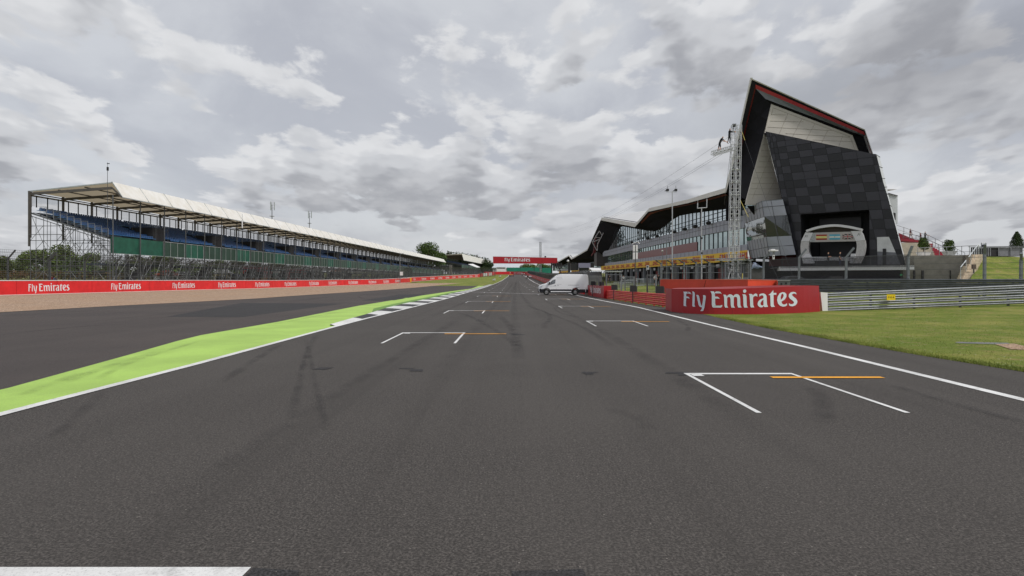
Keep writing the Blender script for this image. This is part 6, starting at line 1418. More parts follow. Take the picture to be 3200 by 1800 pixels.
t, top, g = mast('flag_mast', 'slim pole with a small camera standing in front of the near stand corner', 336, 530, 78, .045, STEELD); mb = MB(); mb.box(top+Vector((.02, 0, .1)), (.16, .2, .45)); mb.tube(top, top+Vector((0, 0, .9)), .02, 4); mb.box(top+Vector((.1, 0, .75)), (.3, .1, .08)); mb.build('instrument', BLK, t)
t, top, g = mast('sensor_mast', 'slim pole with a white cylinder in front of the grandstand', 757, 688, 118, .06, STEELD); mb = MB(); mb.tube(top, top-Vector((0, 0, 1.5)), .12, 8); mb.build('cylinder', WHT, t); mb = MB(); mb.tube(top, top+Vector((0, 0, 1.2)), .03, 4); mb.build('aerial', STEEL, t)
t, top, g = mast('lamp_post', 'grey lamp post with a bent arm by the far end of the first barrier', 1250, 799, 190, .13, STEEL); mb = MB(); mb.path([top, top+Vector((.3, 0, .5)), top+Vector((1.2, 0, .8))], .07, 5); mb.build('arm', STEEL, t); mb = MB(); mb.box((top.x+.5, 189.6, P(0, 855, 190).z), (.9, .1, 1.1)); mb.build('notice', WHT, t)
# giant screen and canopy further down the lane
q = P(1826, 830, 150); t = thing('video_screen', 'large grey video screen between black towers beyond the pit lane', 'screen', (q.x, q.y, G(q.x, q.y)))
def qbox(nm, m, x0, x1, y0, y1, d, th, par): a, b = P(x0, y1, d), P(x1, y0, d); mb = MB(); mb.prism([(a.x, d, a.z), (b.x, d, a.z), (b.x, d, b.z), (a.x, d, b.z)], (0, th, 0)); return mb.build(nm, m, par)
qbox('panel', mat('screen_grey', S(138, 138, 160), .35, var=.05), 1808, 1845, 822, 836.5, 150, .5, t); qbox('tower', BLK, 1784, 1807, 823, 845, 150.3, 1.2, t); qbox('tower', BLK, 1845.5, 1856.5, 823, 845, 150.3, 1.2, t); qbox('stand', STEELD, 1810, 1843, 837, 870, 151, .6, t)
t = thing('light_column', 'tall black column standing between the gantry and the video screen', 'column', (*P(1779, 850, 170).xy, .6)); qbox('column', BLK, 1775.5, 1782, 817, 872, 170, .6, t); mb = MB(); mb.ball(P(1775, 815.5, 169.5), .32, 1, 8); mb.build('lamp', WHT, t)
q = P(1860, 848, 86); t = thing('canopy', 'small white pitched canopy above the debris fence', 'canopy', (q.x, q.y, G(q.x, q.y))); a, b, c, d_ = P(1849, 846.5, 84), P(1880, 847, 84), P(1872, 839.5, 87), P(1840.5, 839, 87)
mb = MB(); mb.prism([a, b, c, d_], (0, 0, .1)); mb.build('roof', WHT, t); mb = MB(); mb.poly([a, d_, d_+Vector((-.0, .2, -.3)), P(1838, 850, 85)]); mb.build('side', mat('canvas_cream', S(222, 206, 180), .7), t)
mb = MB()
for p in (a, b, c, d_): mb.tube(p, (p.x, p.y, G(p.x, p.y)-.05), .05, 5)
mb.build('pole', STEELD, t)
qh = P(1905, 847, 88); t = thing('shelter', 'flat roofed shelter frame on the lawn behind the tall gate', 'shelter', (qh.x, qh.y, G(qh.x, qh.y))); mb = MB(); a, b = P(1893, 849, 88), P(1943, 850, 88); mb.prism([a, b, b+Vector((0, 2, 0)), a+Vector((0, 2, 0))], (0, 0, .12)); mb.build('roof', FRAMEL, t); mb = MB()
for p in (a, b, a+Vector((0, 2, 0)), b+Vector((0, 2, 0))): mb.tube(p, (p.x, p.y, G(p.x, p.y)-.05), .04, 5)
mb.build('pole', STEELD, t)
# ------------------------------------------------------------------ bank, retaining wall, steps and terrace on the far right
bd = 74.0; tz = 5.0
PAVE = mat('terrace_paving', S(168, 160, 150), .85, var=.12)
a, b = P(2822, 0, 76), P(3020, 0, 72.5)
t = thing('retaining_wall', 'long grey concrete retaining wall beside the podium', 'wall', (a.x, a.y, .8))
zt0, zt1 = P(0, 799, 76).z, P(0, 797, 72.5).z
mb = MB(); mb.prism([(a.x, a.y, .2), (b.x, b.y, .2), (b.x, b.y, zt1), (a.x, a.y, zt0)], (0, .5, 0)); mb.build('wall', CONC, t)
mb = MB(); mb.prism([(a.x, a.y+.51, zt0-.02), (b.x, b.y+.51, zt1-.02), (b.x+3, b.y+30, zt1-.02), (a.x+3, a.y+30, zt0-.02)], (0, 0, -.3)); mb.build('terrace', PAVE, t)
mb = MB(); mb.prism([P(3018, 885, 72.2), P(3028, 885, 72.2), P(3028, 797, 72.2), P(3018, 797, 72.2)], (0, .8, 0)); mb.build('end_pier', mat('pier_grey', S(104, 98, 92), .8), t)
for x in (2848, 2874, 2962): mb = MB(); p0_, p1_ = P(x, 845, 75 if x < 2900 else 73.5), P(x+(6 if x < 2900 else 2), 876, 75 if x < 2900 else 73.5); mb.prism([(p0_.x, p0_.y-.4, p1_.z), (p1_.x, p0_.y-.4, p1_.z), (p1_.x, p0_.y-.4, p0_.z), (p0_.x, p0_.y-.4, p0_.z)], (0, .1, 0)); mb.build('slot', BLK, t)
q = P(2816, 859, 75.2); mb = MB(); mb.box(q, (.3, .04, .22)); mb.build('exit_sign', mat('exit_green', S(40, 130, 80), .5), t)
# rubble steps beside it
t = thing('rubble_steps', 'pale stony steps climbing the bank at the end of the retaining wall', 'steps', (*P(3010, 872, 69).xy, .8))
STN = mat('pale_stone', S(206, 190, 168), .85, var=.25, scale=3, bump=.6); n = 14
for k in range(n):
    u = k/(n-1); l_, r_ = P(3006+u*36, 872-u*77, 68+u*6), P(3033+u*41, 872-u*77, 68+u*6); mb = MB(); mb.prism([(l_.x, l_.y, l_.z-.5), (r_.x, r_.y, r_.z-.5), (r_.x, r_.y, r_.z), (l_.x, l_.y, l_.z)], (0, .9, 0)); mb.build('step', STN, t)
mb = MB()
for (x0, y0, d0), (x1, y1, d1) in (((3002, 835, 68.6), (3019, 813.5, 70)), ((3027, 803, 71), (3056, 765, 73.5))): mb.tube(P(x0, y0, d0), P(x1, y1, d1), .05, 6)
mb.path([P(3056, 765, 73.5), P(3059, 768, 73.6), P(3059, 795, 73.6)], .04, 5)
for x, y, y2, d in ((3002, 835, 872, 68.6), (3019, 814, 850, 70), (3034, 795, 828, 71.5), (3046, 779, 810, 72.6)): mb.tube(P(x, y, d), P(x, y2, d), .03, 5)
mb.build('handrail', mat('handrail_pale', S(214, 218, 220), .4, .4), t)
q = P(3043, 833, 69.5); t = thing('junction_box', 'brown box on a post beside the stony steps', 'box', (q.x, q.y, q.z-1)); mb = MB(); mb.box(q, (.36, .25, .5)); mb.build('box', mat('box_brown', S(96, 84, 76), .7), t); mb = MB(); mb.box(q-Vector((0, 0, .62)), (.1, .1, .75)); mb.build('post', STEELD, t)
# grass bank
mb = MB(); rows = []
for i in range(9):
    u = i/8; d = 66+u*12; y = 877-u*75; rows.append([P(3030+u*42-4*u, y, d) if j == 0 else Vector((P(3030+u*38, y, d).x+j*3.2, d, P(3030, y, d).z+.12*math.sin(j*1.3+i))) for j in range(9)])
mb.loft(rows); o = mb.build('grass_bank', GRASS, None, True); struct(o)
tp_ = rows[-1]; mb = MB(); mb.loft([[p, Vector((p.x+1, p.y+40, p.z+.3))] for p in tp_]); o = mb.build('terrace', PAVE); struct(o)
# railings, terrace seating, red stair
def railing(name, label, pts, posts, h=1.05, m=STEEL, mid=1, r=.035):
    t = thing(name, label, 'railing', pts[0]-Vector((0, 0, h))); mb = MB(); mb.path(pts, r, 5)
    for k in range(mid): mb.path([p-Vector((0, 0, h*(k+1)/(mid+1))) for p in pts], r*.6, 4)
    mb.build('handrail', m, t); d = polyinfo(pts)[-1]
    for i in range(posts+1): p, _ = along(pts, d*i/posts); mb = MB(); mb.tube(p, p-Vector((0, 0, h)), r, 5); mb.build('post', m, t)
    return t
railing('railing', 'steel railing along the top of the retaining wall', [P(2868, 775, 76), P(2976, 771, 75), P(3054, 766.5, 74)], 8, 1.05, STEEL, 0)
railing('railing', 'sloping upper stair railing with people leaning on it', [P(2800, 703, 98), P(2905, 737, 96), P(3015, 790, 92)], 9, 1.25, STEEL, 1)
railing('railing', 'lower stair railing in front of the red stair', [P(2822, 729, 94), P(2868, 736, 93), P(2950, 772, 90)], 7, 1.1, STEEL, 1)
STEPC = mat('terrace_step', S(176, 168, 152), .85, var=.12); REDST = mat('red_stair', S(150, 36, 54), .6, var=.12)
t = thing('terrace_seating', 'pale concrete terrace steps under the red edge', 'terrace steps', (*P(2850, 797, 84).xy, 4.9))
for k in range(7): l_, r_ = P(2816, 797-k*6.4, 84+k*1.1), P(2905+ (6-k)*3, 797-k*6.4, 84+k*1.1); mb = MB(); mb.prism([(l_.x, l_.y, l_.z-.55), (r_.x, r_.y, r_.z-.55), (r_.x, r_.y, r_.z), (l_.x, l_.y, l_.z)], (0, 1.09, 0)); mb.build('step', STEPC, t)
l_, r_ = P(2815, 753, 92), P(2880, 757.5, 91.5); mb = MB(); mb.prism([l_, r_, r_+Vector((0, 0, .32)), l_+Vector((0, 0, .32))], (0, 1, 0)); mb.build('red_edge', REDST, t)
t = thing('red_stair', 'dark red stair block descending to the terrace on the right', 'stair', (*P(2900, 797, 90).xy, 4.9))
for k in range(9):
    u = k/8; l_, r_ = P(2880, 790-u*34, 88+u*5), P(2958-u*58, 795-u*36, 88+u*5); mb = MB(); mb.prism([(l_.x, l_.y, 4.6), (r_.x, r_.y, 4.6), (r_.x, r_.y, r_.z), (l_.x, l_.y, l_.z)], (0, .7, 0)); mb.build('step', REDST, t)
mb = MB(); mb.prism([P(2809, 728, 97), P(2880, 757, 96), P(2880, 762, 96), P(2809, 755, 97)], (0, .5, 0)); mb.build('flank', REDST, t)
# planters
def bush_mesh(seed, kind):
    rng = random.Random(seed); mb = MB()
    if kind == 'ball':
        leaf_cloud(mb, [((0, 0, .95), (.58, .58, .72)), ((.22, .1, 1.4), (.36, .4, .42)), ((-.3, 0, .75), (.42, .45, .45)), ((-.2, .1, 1.5), (.25, .3, .36)), ((.35, 0, .6), (.4, .4, .4))], 620, .13, rng)
        for k in range(26): a_ = rng.uniform(0, 6.28); r_ = rng.uniform(.3, .75); z_ = rng.uniform(.7, 1.7); mb.tube((0, 0, .6), (math.cos(a_)*r_, math.sin(a_)*r_, z_+.3), .012, 3)
    else:
        for k in range(11): z = .2+k*.27; r = (1.02*(1-(k/11.0)**1.7)+.1); leaf_cloud(mb, [((0, 0, z), (r, r, .3))], 260, .12, rng)
    return mb.mesh('foliage', LEAF1 if kind == 'ball' else LEAF3)
def planter(label, x, yb, yp, yt, d, pot=True, w=1.0):
    c = P(x, yb, d); t = thing('potted_bush', label, 'potted bush', c); s_ = (P(x, yt, d).z-P(x, yp, d).z)/1.8
    inst('foliage', bush_mesh(int(x), 'ball'), t, (0, 0, P(x, yp, d).z-c.z-.15*s_), 0, (s_*w, s_*w, s_))
    mb = MB(); mb.tube(c, c+Vector((0, 0, P(x, yp, d).z-c.z+.5*s_)), .06, 6); mb.build('stem', BARK, t)
    h = .5; wd = .62; mb = MB(); pts = lambda q, z: [c+Vector((x_*q, y_*q, z)) for x_, y_ in ((-1, -1), (1, -1), (1, 1), (-1, 1))]
    mb.loft([pts(wd*.72, 0), pts(wd, h), pts(wd*.9, h), pts(wd*.8, h-.08)], True); mb.build('pot', WHT, t)
planter('bushy plant in a square white pot in front of the red terrace edge', 2886, 800, 781, 739, 79); planter('wispy round bush in a white pot beside the sloping railing', 2966, 797, 786, 746, 80, w=1.1)
c = P(3178, 772, 92); t = thing('topiary_tree', 'clipped dark cone shaped tree above the grey container', 'topiary tree', c-Vector((0, 0, 1.2))); s_ = (P(0, 720, 92).z-c.z)/3.15; inst('foliage', bush_mesh(4, 'cone'), t, (0, 0, 1.0), 0, (s_*1.05, s_*1.05, s_)); mb = MB(); mb.tube(c-Vector((0, 0, 1.2)), c+Vector((0, 0, .6)), .1, 6); mb.build('trunk', BARK, t)
# boxes at the top of the bank
t = thing('service_cabin', 'grey panelled cabin row at the top of the grass bank', 'cabin', P(3130, 800, 80)); GRY = mat('cabin_grey', S(128, 130, 134), .55, .2)
for x0, x1, m_ in ((3123, 3157, GRY), (3160, 3192, GRY), (3096, 3119, BLK)):
    a, b = P(x0, 800, 80), P(x1, 800, 80); z1 = P(0, 774.5, 80).z; mb = MB(); mb.prism([a, b, (b.x, 80, z1), (a.x, 80, z1)], (0, 2.4, 0)); mb.build('panel', m_, t)
mb = MB(); a, b = P(3086, 773.5, 79.9), P(3215, 772, 79.9); mb.beam(a, b, .12, .1)
for x in (3088, 3094.5, 3120.5, 3158.5, 3194): p = P(x, 800, 79.9); mb.beam(p, Vector((p.x, 79.9, a.z-.06)), .1, .08)
mb.build('frame', STEEL, t); a, b = P(3086, 773, 79.5), P(3215, 771.5, 79.5); mb = MB(); mb.prism([a+Vector((0, .3, .06)), b+Vector((0, .3, .06)), b+Vector((0, 3.4, .22)), a+Vector((0, 3.4, .22))], (0, 0, .06)); mb.build('roof', mat('cabin_roof', S(88, 90, 94), .6), t)
t = thing('slat_gate', 'dark slatted gate at the head of the stony steps', 'gate', P(3060, 796, 76)); mb = MB()
for k in range(9): p = P(3036+k*6, 795, 77); mb.box((p.x, 77, p.z+.4), (.16, .05, .85))
mb.build('slat', mat('gate_dark', S(60, 62, 66), .6, .2), t); mb = MB(); mb.beam(P(3034, 773.5, 76.95), P(3086, 773, 76.95), .06, .06); mb.build('top_rail', STEEL, t)
q = P(3074, 797, 76); t = thing('totem_sign', 'dark blue notice board in a rounded steel frame above the slatted gate', 'sign', q); mb = MB(); mb.path([P(3066.5, 797, 76), P(3066.5, 761, 76), P(3068, 759, 76), P(3080, 759, 76), P(3081.5, 761, 76), P(3081.5, 797, 76)], .05, 5); mb.build('frame', STEEL, t); mb = MB(); mb.box(P(3074, 768, 76.02), (.52, .05, .32)); mb.build('board', mat('board_blue', S(30, 30, 58), .5), t)
# grey tarpaulin stack and dark machine under the platform
q = P(2368, 872, 70); t = thing('covered_stack', 'stack under a blue grey tarpaulin beside the work platform', 'covered stack', (q.x, q.y, .9)); mb = MB(); a = [P(2349, 872, 70), P(2388, 872, 70), P(2388, 843, 70), P(2376, 836, 70), P(2368, 826, 70), P(2353, 822, 70), P(2349, 840, 70)]; mb.prism(a, (0, 2, 0)); mb.build('load', mat('tarp_dark', S(78, 78, 78), .8, var=.2, scale=2), t)
mb = MB(); mb.loft([[P(x, y, dd) for x, y in ((2348, 842), (2356, 838), (2366, 840), (2376, 838), (2389, 842))] for dd in (69.9,)]+[[P(x, y, dd) for x, y in ((2352, 826), (2359, 824), (2366, 829), (2374, 834), (2386, 836))] for dd in (69.7,)]+[[P(x, y, dd) for x, y in ((2353, 821), (2360, 820), (2367, 825), (2375, 831), (2387, 835))] for dd in (71.5,)]); mb.build('tarpaulin', mat('tarp_blue', S(118, 130, 152), .6, var=.25, scale=2, bump=.6), t, True)
CAR = mat('car_paint_grey', S(92, 94, 100), .25, .5)
def parked_car(label, x, d, w_, m):
    c = P(x, 870, d); g = .9; t = thing('parked_car', label, 'car', (c.x, c.y, g)); pr = [(-2.1, .35), (-2.15, .75), (-1.9, .95), (-1.1, 1.02), (-.55, 1.45), (.7, 1.5), (1.5, 1.02), (2.05, .9), (2.1, .4)]
    mb = MB(); mb.prism([(c.x+u, c.y-.85, g+v) for u, v in pr], (0, 1.7, 0)); mb.build('body', m, t); mb = MB(); mb.prism([(c.x+u, c.y-.87, g+v) for u, v in ((-.95, 1.02), (-.5, 1.38), (.62, 1.42), (1.25, 1.02))], (0, 1.74, 0)); mb.build('window', BLK, t)
    for u in (-1.3, 1.3):
        for yy in (-.88, .7): mb = MB(); mb.tube((c.x+u, c.y+yy, g+.32), (c.x+u, c.y+yy+.2, g+.32), .32, 14); mb.build('wheel', BLK, t)
parked_car('dark grey car parked under the podium behind the fence', 2470, 76, 1, CAR); parked_car('black car parked in the shade under the podium', 2600, 74.5, 1, mat('car_paint_black', S(34, 34, 38), .25, .4))
# ------------------------------------------------------------------ podium set in the opening
pz = lambda u, v, o=1.3: cp(2480+u/9.058, 690+v/9.058, o)
PERF = mat('perforated_silver', S(190, 188, 188), .45, .3, var=.12, scale=6); SETW = mat('set_white', S(214, 214, 218), .45, var=.06); SETB = mat('set_board', S(176, 172, 170), .55, var=.08, scale=2)
q0 = pz(1140, 1200); t = thing('podium_set', 'silver arched winners podium set with three flags in the dark opening', 'podium', (q0.x, q0.y, 3.55)); th = Vector((.62, .78, 0))
def ps(nm, m, pts, o=1.3, d=.25, par=None): mb = MB(); mb.prism([pz(u, v, o) for u, v in pts], th*d); return mb.build(nm, m, par or t)
def band(nm, m, A_, B_, o=1.3, d=.7):
    mb = MB(); n = 14; rows = []
    def cr(L, u): return bez([Vector((x, y, 0)) for x, y in L], u)
    for i in range(n+1):
        a, b = cr(A_, i/n), cr(B_, i/n); p, q = pz(a.x, a.y, o), pz(b.x, b.y, o); rows.append([p, q, q+th*d, p+th*d, p])
    mb.loft(rows); mb.poly(rows[0][:4]); mb.poly(rows[-1][:4]); return mb.build(nm, m, t)
band('column', PERF, [(215, 580), (195, 720), (212, 950), (270, 1215)], [(440, 580), (428, 720), (452, 930), (560, 1215)]); band('column', PERF, [(2015, 548), (2032, 720), (1992, 960), (1880, 1200)], [(1768, 580), (1788, 720), (1752, 940), (1660, 1200)])
hl = ps('head_panel', SETW, [(335, 322), (545, 338), (445, 576), (210, 576)], 1.34); hr = ps('head_panel', SETW, [(1618, 292), (1908, 282), (1980, 400), (2016, 545), (1762, 576)], 1.34)
bd_ = ps('flag_board', SETB, [(548, 338), (1618, 306), (1762, 578), (445, 604)], 1.3, .2)
ps('pattern_panel', mat('board_pattern', S(160, 164, 166), .5, var=.4, scale=9), [(545, 345), (612, 345), (600, 596), (455, 600)], 1.31, .1)
band('top_arch', SETW, [(345, 262), (700, 150), (1140, 98), (1560, 138), (1920, 218)], [(362, 318), (715, 216), (1140, 164), (1540, 204), (1900, 278)], 1.5, 1.2)
band('canopy_sheet', mat('canopy_olive', S(64, 58, 52), .8), [(420, 300), (760, 205), (1140, 165), (1540, 205), (1860, 272)], [(560, 338), (800, 332), (1140, 322), (1540, 308), (1700, 296)], .9, .1)
for head, cx_, cy_ in ((hl, 350, 440), (hr, 1840, 392)):
    mb = MB(); w_ = word_font('F1', 90); put_word(mb, w_, lambda x, y: pz(cx_+x+y*.45, cy_+28-y, 1.37)); mb.build('emblem', mat('emblem_dark', S(44, 44, 48), .5), head)
def flag(nm, lab, x0, x1, y0, y1, sk, stripes, extra=None):
    f = lambda u, v, o=1.33: pz(x0+(x1-x0)*u, y0+sk*(u)*-1+(y1-y0)*v, o); mats = []; mb = MB(); v0 = 0
    for i, (h_, m) in enumerate(stripes): mb.mat(i); mb.prism([f(0, v0), f(1, v0), f(1, v0+h_), f(0, v0+h_)], th*.03); v0 += h_; mats.append(m)
    if extra: extra(mb, f, mats)
    o = mb.build(nm, mats, t); o['label'] = lab; return o
FR = mat('flag_red', S(150, 26, 26), .6); FY = mat('flag_yellow', S(214, 206, 130), .6); FB_ = mat('flag_blue', S(84, 160, 186), .6); FW = mat('flag_white', S(206, 214, 208), .6); FK = mat('flag_navy', S(26, 26, 34), .6)
flag('flag', 'red and yellow striped flag panel', 638, 942, 392, 540, 4, [(.28, FR), (.44, FY), (.28, FR)])
def sunface(mb, f, mats): mats.append(mat('flag_sun', S(90, 96, 90), .6)); mb.mat(len(mats)-1); mb.prism([f(.5+.035*math.cos(a*.785), .5+.09*math.sin(a*.785), 1.34) for a in range(8)], th*.008)
flag('flag', 'sky blue and white striped flag panel', 1012, 1316, 384, 536, 5, [(.34, FB_), (.32, FW), (.34, FB_)], sunface)
def union(mb, f, mats):
    mats += [FW, mat('flag_crimson', S(150, 30, 40), .6)]
    def bar(p, q, w, k, o):
        (a, b), (c_, d_) = p, q; dx, dy = (c_-a)*2, d_-b; L = math.hypot(dx, dy); nx, ny = -dy/L*w/2/2, dx/L*w/2; mb.mat(k); mb.prism([f(a+nx, b+ny, o), f(c_+nx, d_+ny, o), f(c_-nx, d_-ny, o), f(a-nx, b-ny, o)], th*.006)
    bar((.03, .03), (.97, .97), .16, 1, 1.338); bar((.03, .97), (.97, .03), .16, 1, 1.3395); bar((.03, .03), (.97, .97), .06, 2, 1.341); bar((.03, .97), (.97, .03), .06, 2, 1.3425)
    bar((.5, 0), (.5, 1), .26, 1, 1.344); bar((0, .5), (1, .5), .26, 1, 1.3455); bar((.5, 0), (.5, 1), .15, 2, 1.347); bar((0, .5), (1, .5), .15, 2, 1.3485)
flag('flag', 'navy flag panel with red and white crosses', 1384, 1680, 378, 524, 6, [(1.0, FK)], union)
ps('counter', SETW, [(490, 1020), (1600, 1020), (1600, 1130), (500, 1130)], .9, .5); ps('counter_ledge', mat('ledge_grey', S(150, 150, 156), .5), [(486, 1070), (1604, 1070), (1604, 1082), (486, 1082)], .96, .06)
ps('step', FK, [(610, 1168), (890, 1168), (890, 1240), (560, 1240)], 1.5, .9); ps('step', FK, [(890, 1122), (1270, 1122), (1270, 1240), (890, 1240)], 1.5, .9); ps('step', FK, [(1270, 1150), (1400, 1150), (1420, 1240), (1270, 1240)], 1.5, .9)
ps('plinth', SETW, [(240, 1060), (345, 930), (455, 940), (540, 1120), (600, 1200), (280, 1200)], 1.6, .5); ps('plinth', SETW, [(1625, 930), (1745, 930), (1760, 1060), (1600, 1060)], 1.6, .4); ps('plinth_foot', SETW, [(1600, 1075), (1930, 1060), (1870, 1200), (1580, 1200)], 1.2, .4)
ps('screen', STEELD, [(430, 700), (450, 700), (458, 900), (440, 900)], 1.7, .1)
# ------------------------------------------------------------------ people
def people_mat(n, c): return mat('cloth_'+n, c, .85, var=.18, scale=9)
SKIN = mat('skin', S(206, 160, 136), .6, var=.06); SHOE = mat('shoe_dark', S(34, 32, 32), .6)
CL = {'black': S(26, 26, 30), 'white': S(214, 216, 220), 'orange': S(244, 140, 36), 'navy': S(34, 40, 66), 'grey': S(110, 112, 118), 'maroon': S(84, 28, 40), 'stone': S(190, 184, 172), 'red': S(196, 48, 44), 'blue': S(120, 150, 190), 'hair': S(44, 34, 26), 'fair': S(146, 116, 78)}
POSE = {
 'stand': dict(la=(.13, 0, .09), ra=(-.13, .04, .09), lk=(.11, -.02, .50), rk=(-.11, .02, .5), le=(.27, .04, 1.1), re=(-.27, .04, 1.1), lw=(.27, -.08, .86), rw=(-.27, -.08, .86)),
 'walk': dict(la=(.1, .26, .12), ra=(-.1, -.32, .09), lk=(.1, .03, .5), rk=(-.1, -.2, .51), le=(.26, -.1, 1.1), re=(-.26, .14, 1.1), lw=(.24, -.26, .9), rw=(-.24, .08, .86)),
 'folded': dict(la=(.14, 0, .09), ra=(-.14, .02, .09), lk=(.12, -.02, .5), rk=(-.12, 0, .5), le=(.27, -.06, 1.12), re=(-.27, -.06, 1.12), lw=(-.08, -.22, 1.16), rw=(.08, -.22, 1.12)),
 'lean': dict(la=(.12, .1, .09), ra=(-.12, .0, .09), lk=(.11, 0, .5), rk=(-.11, -.06, .5), le=(.26, -.24, 1.14), re=(-.26, -.24, 1.14), lw=(.22, -.46, 1.08), rw=(-.22, -.46, 1.08)),
 'reach': dict(la=(.12, .16, .09), ra=(-.12, .0, .09), lk=(.11, .06, .5), rk=(-.11, -.05, .5), le=(.2, -.3, 1.34), re=(-.2, -.3, 1.3), lw=(.14, -.56, 1.42), rw=(-.14, -.54, 1.3))}
def person_mesh(pose, top, bottom, hair='hair', sleeve=.5, shorts=False, tilt=0.0):
    p = POSE[pose]; tv = math.radians(tilt)
    up = lambda x, y, z: ((x, y, z) if z < .92 else (x, y*math.cos(tv)-(z-.92)*math.sin(tv), .92+(z-.92)*math.cos(tv)+y*math.sin(tv)))
    J = [((0, 0, .95), .135), ((0, 0, 1.1), .125), ((0, .01, 1.28), .15), ((0, .01, 1.42), .1), ((0, .0, 1.5), .055), ((0, -.015, 1.6), .085), ((0, -.01, 1.7), .075)]
    E = [(0, 1), (1, 2), (2, 3), (3, 4), (4, 5), (5, 6)]; zone = {}
    def add(c, r, par): J.append((c, r)); E.append((par, len(J)-1)); return len(J)-1
    for s_, k in ((1, 'l'), (-1, 'r')):
        h = add((s_*.09, 0, .88), .095, 0); kn = add(p[k+'k'], .065, h); an = add(p[k+'a'], .042, kn); a = p[k+'a']; add((a[0], a[1]-.14, a[2]-.045), .036, an)
        sh = add((s_*.19, .01, 1.4), .06, 3); el = add(p[k+'e'], .043, sh); wr = add(p[k+'w'], .03, el); w_, e_ = Vector(p[k+'w']), Vector(p[k+'e']); add(tuple(w_+(w_-e_).normalized()*.07), .034, wr)
    me = bpy.data.meshes.new('body'); me.from_pydata([up(*c) for c, _ in J], E, []); ob = bpy.data.objects.new('body', me); COL.objects.link(ob)
    sk = ob.modifiers.new('skin', 'SKIN'); sk.use_smooth_shade = True; sd_ = ob.modifiers.new('subd', 'SUBSURF'); sd_.levels = sd_.render_levels = 1
    for v, (_, r) in zip(me.skin_vertices[0].data, J): v.radius = (r, r)
    me.skin_vertices[0].data[0].use_root = True
    dg = bpy.context.evaluated_depsgraph_get(); dg.update(); out = bpy.data.meshes.new_from_object(ob.evaluated_get(dg)); bpy.data.objects.remove(ob); bpy.data.meshes.remove(me)
    out.name = 'body'; out.materials.clear()
    for m in (SKIN, people_mat(top, CL[top]), people_mat(bottom, CL[bottom]), people_mat(hair, CL[hair]), SHOE): out.materials.append(m)
    Jp = [Vector(up(*c)) for c, _ in J]
    for f in out.polygons:
        c = f.center; best, bi = 9, None
        for (a, b) in E:
            A_, B_ = Jp[a], Jp[b]; d = B_-A_; tt_ = max(0, min(1, (c-A_).dot(d)/d.length_squared)); q = (c-A_-d*tt_).length
            if q < best: best, bi, bt_ = q, (a, b), tt_
        a, b = bi; k = 1
        if b <= 4 and a == 3: k = 0 if bt_ > .4 else 1
        elif b in (5, 6): k = 3 if (c-Jp[5]).dot((Jp[6]-Jp[5]).normalized()) > .04 or c.y > Jp[5].y+.045 else 0
        elif b in (7, 15): k = 2
        elif b in (8, 16): k = 2
        elif b in (9, 17): k = (0 if shorts and bt_ > .12 else 2) if bt_ < .9 else 4
        elif b in (10, 18): k = 4
        elif b in (11, 19): k = 1
        elif b in (12, 20): k = 1 if bt_ < sleeve*1.6 else 0
        elif b in (13, 21): k = 1 if sleeve > .9 else 0
        elif b in (14, 22): k = 0
        if a == 0 and b == 1 and bt_ < .25: k = 2
        f.material_index = k
    # fingers, nose and ears on the same body
    bm = bmesh.new(); bm.from_mesh(out); fm = MB()
    for s_, k in ((1, 'l'), (-1, 'r')):
        w_, e_ = Vector(up(*p[k+'w'])), Vector(up(*p[k+'e'])); d = (w_-e_).normalized(); o1 = d.orthogonal().normalized()
        for i, L_ in enumerate((.07, .085, .09, .075)): b0 = w_+d*.085+o1*(.03-.02*i); m_ = b0+d*L_*.55; fm.tube(b0, m_, .009, 5); fm.tube(m_, m_+(d*.8+d.cross(o1)*.5)*L_*.5, .008, 5)
        fm.tube(w_+d*.04+o1*.03, w_+d*.1+o1*.07, .01, 5)
    h_ = Jp[5]; fm.ball(h_+Vector((0, -.09, .0)), .016, 1.4, 5); fm.ball(h_+Vector((.085, 0, 0)), .02, 1.4, 5); fm.ball(h_+Vector((-.085, 0, 0)), .02, 1.4, 5)
    vs = [bm.verts.new(v) for v in fm.v]
    for f in fm.f:
        try: bm.faces.new([vs[i] for i in f]).material_index = 0
        except ValueError: pass
    bm.to_mesh(out); bm.free(); out.polygons.foreach_set('use_smooth', [True]*len(out.polygons)); return out
def person(label, pos, rz, pose, top, bottom, h=1.75, group=None, **kw):
    o = inst('person', person_mesh(pose, top, bottom, **kw), None, pos, math.radians(rz), (h/1.78,)*3); return tag(o, label, 'person', group)
def ground_at(x, d): p = P(x, 870, d); return Vector((p.x, d, G(p.x, d)))
R_ = 'people walking on the far track'
for x, y, top, bt_, lab, rz in ((1591.6, 866, 'orange', 'navy', 'person in an orange vest at the left end of the far walking line', 170), (1595.6, 866, 'orange', 'black', 'person in an orange vest second in the far walking line', 185), (1599.6, 866, 'orange', 'navy', 'person in an orange vest third in the far walking line', 178), (1604, 865.8, 'red', 'black', 'person in a red top at the right end of the far walking line', 190),
    (1631, 862.5, 'white', 'black', 'tiny person in white farthest away beside the end wall', 180), (1634.3, 862.6, 'grey', 'black', 'tiny person in grey farthest away beside the end wall', 170), (1638, 862.4, 'white', 'navy', 'tiny person in white with navy trousers farthest away', 200),
    (1644.4, 873.5, 'white', 'black', 'person in a white shirt at the left of the nearer walking four', 180), (1649, 873.2, 'black', 'black', 'person all in black second in the nearer walking four', 175), (1654.5, 873.3, 'white', 'black', 'person in white between two others in the nearer walking four', 185), (1658.8, 873.8, 'white', 'navy', 'person in white at the right of the nearer walking four', 172)):
    person(lab, GP(x, y), rz, 'walk', top, bt_, 1.8, R_)
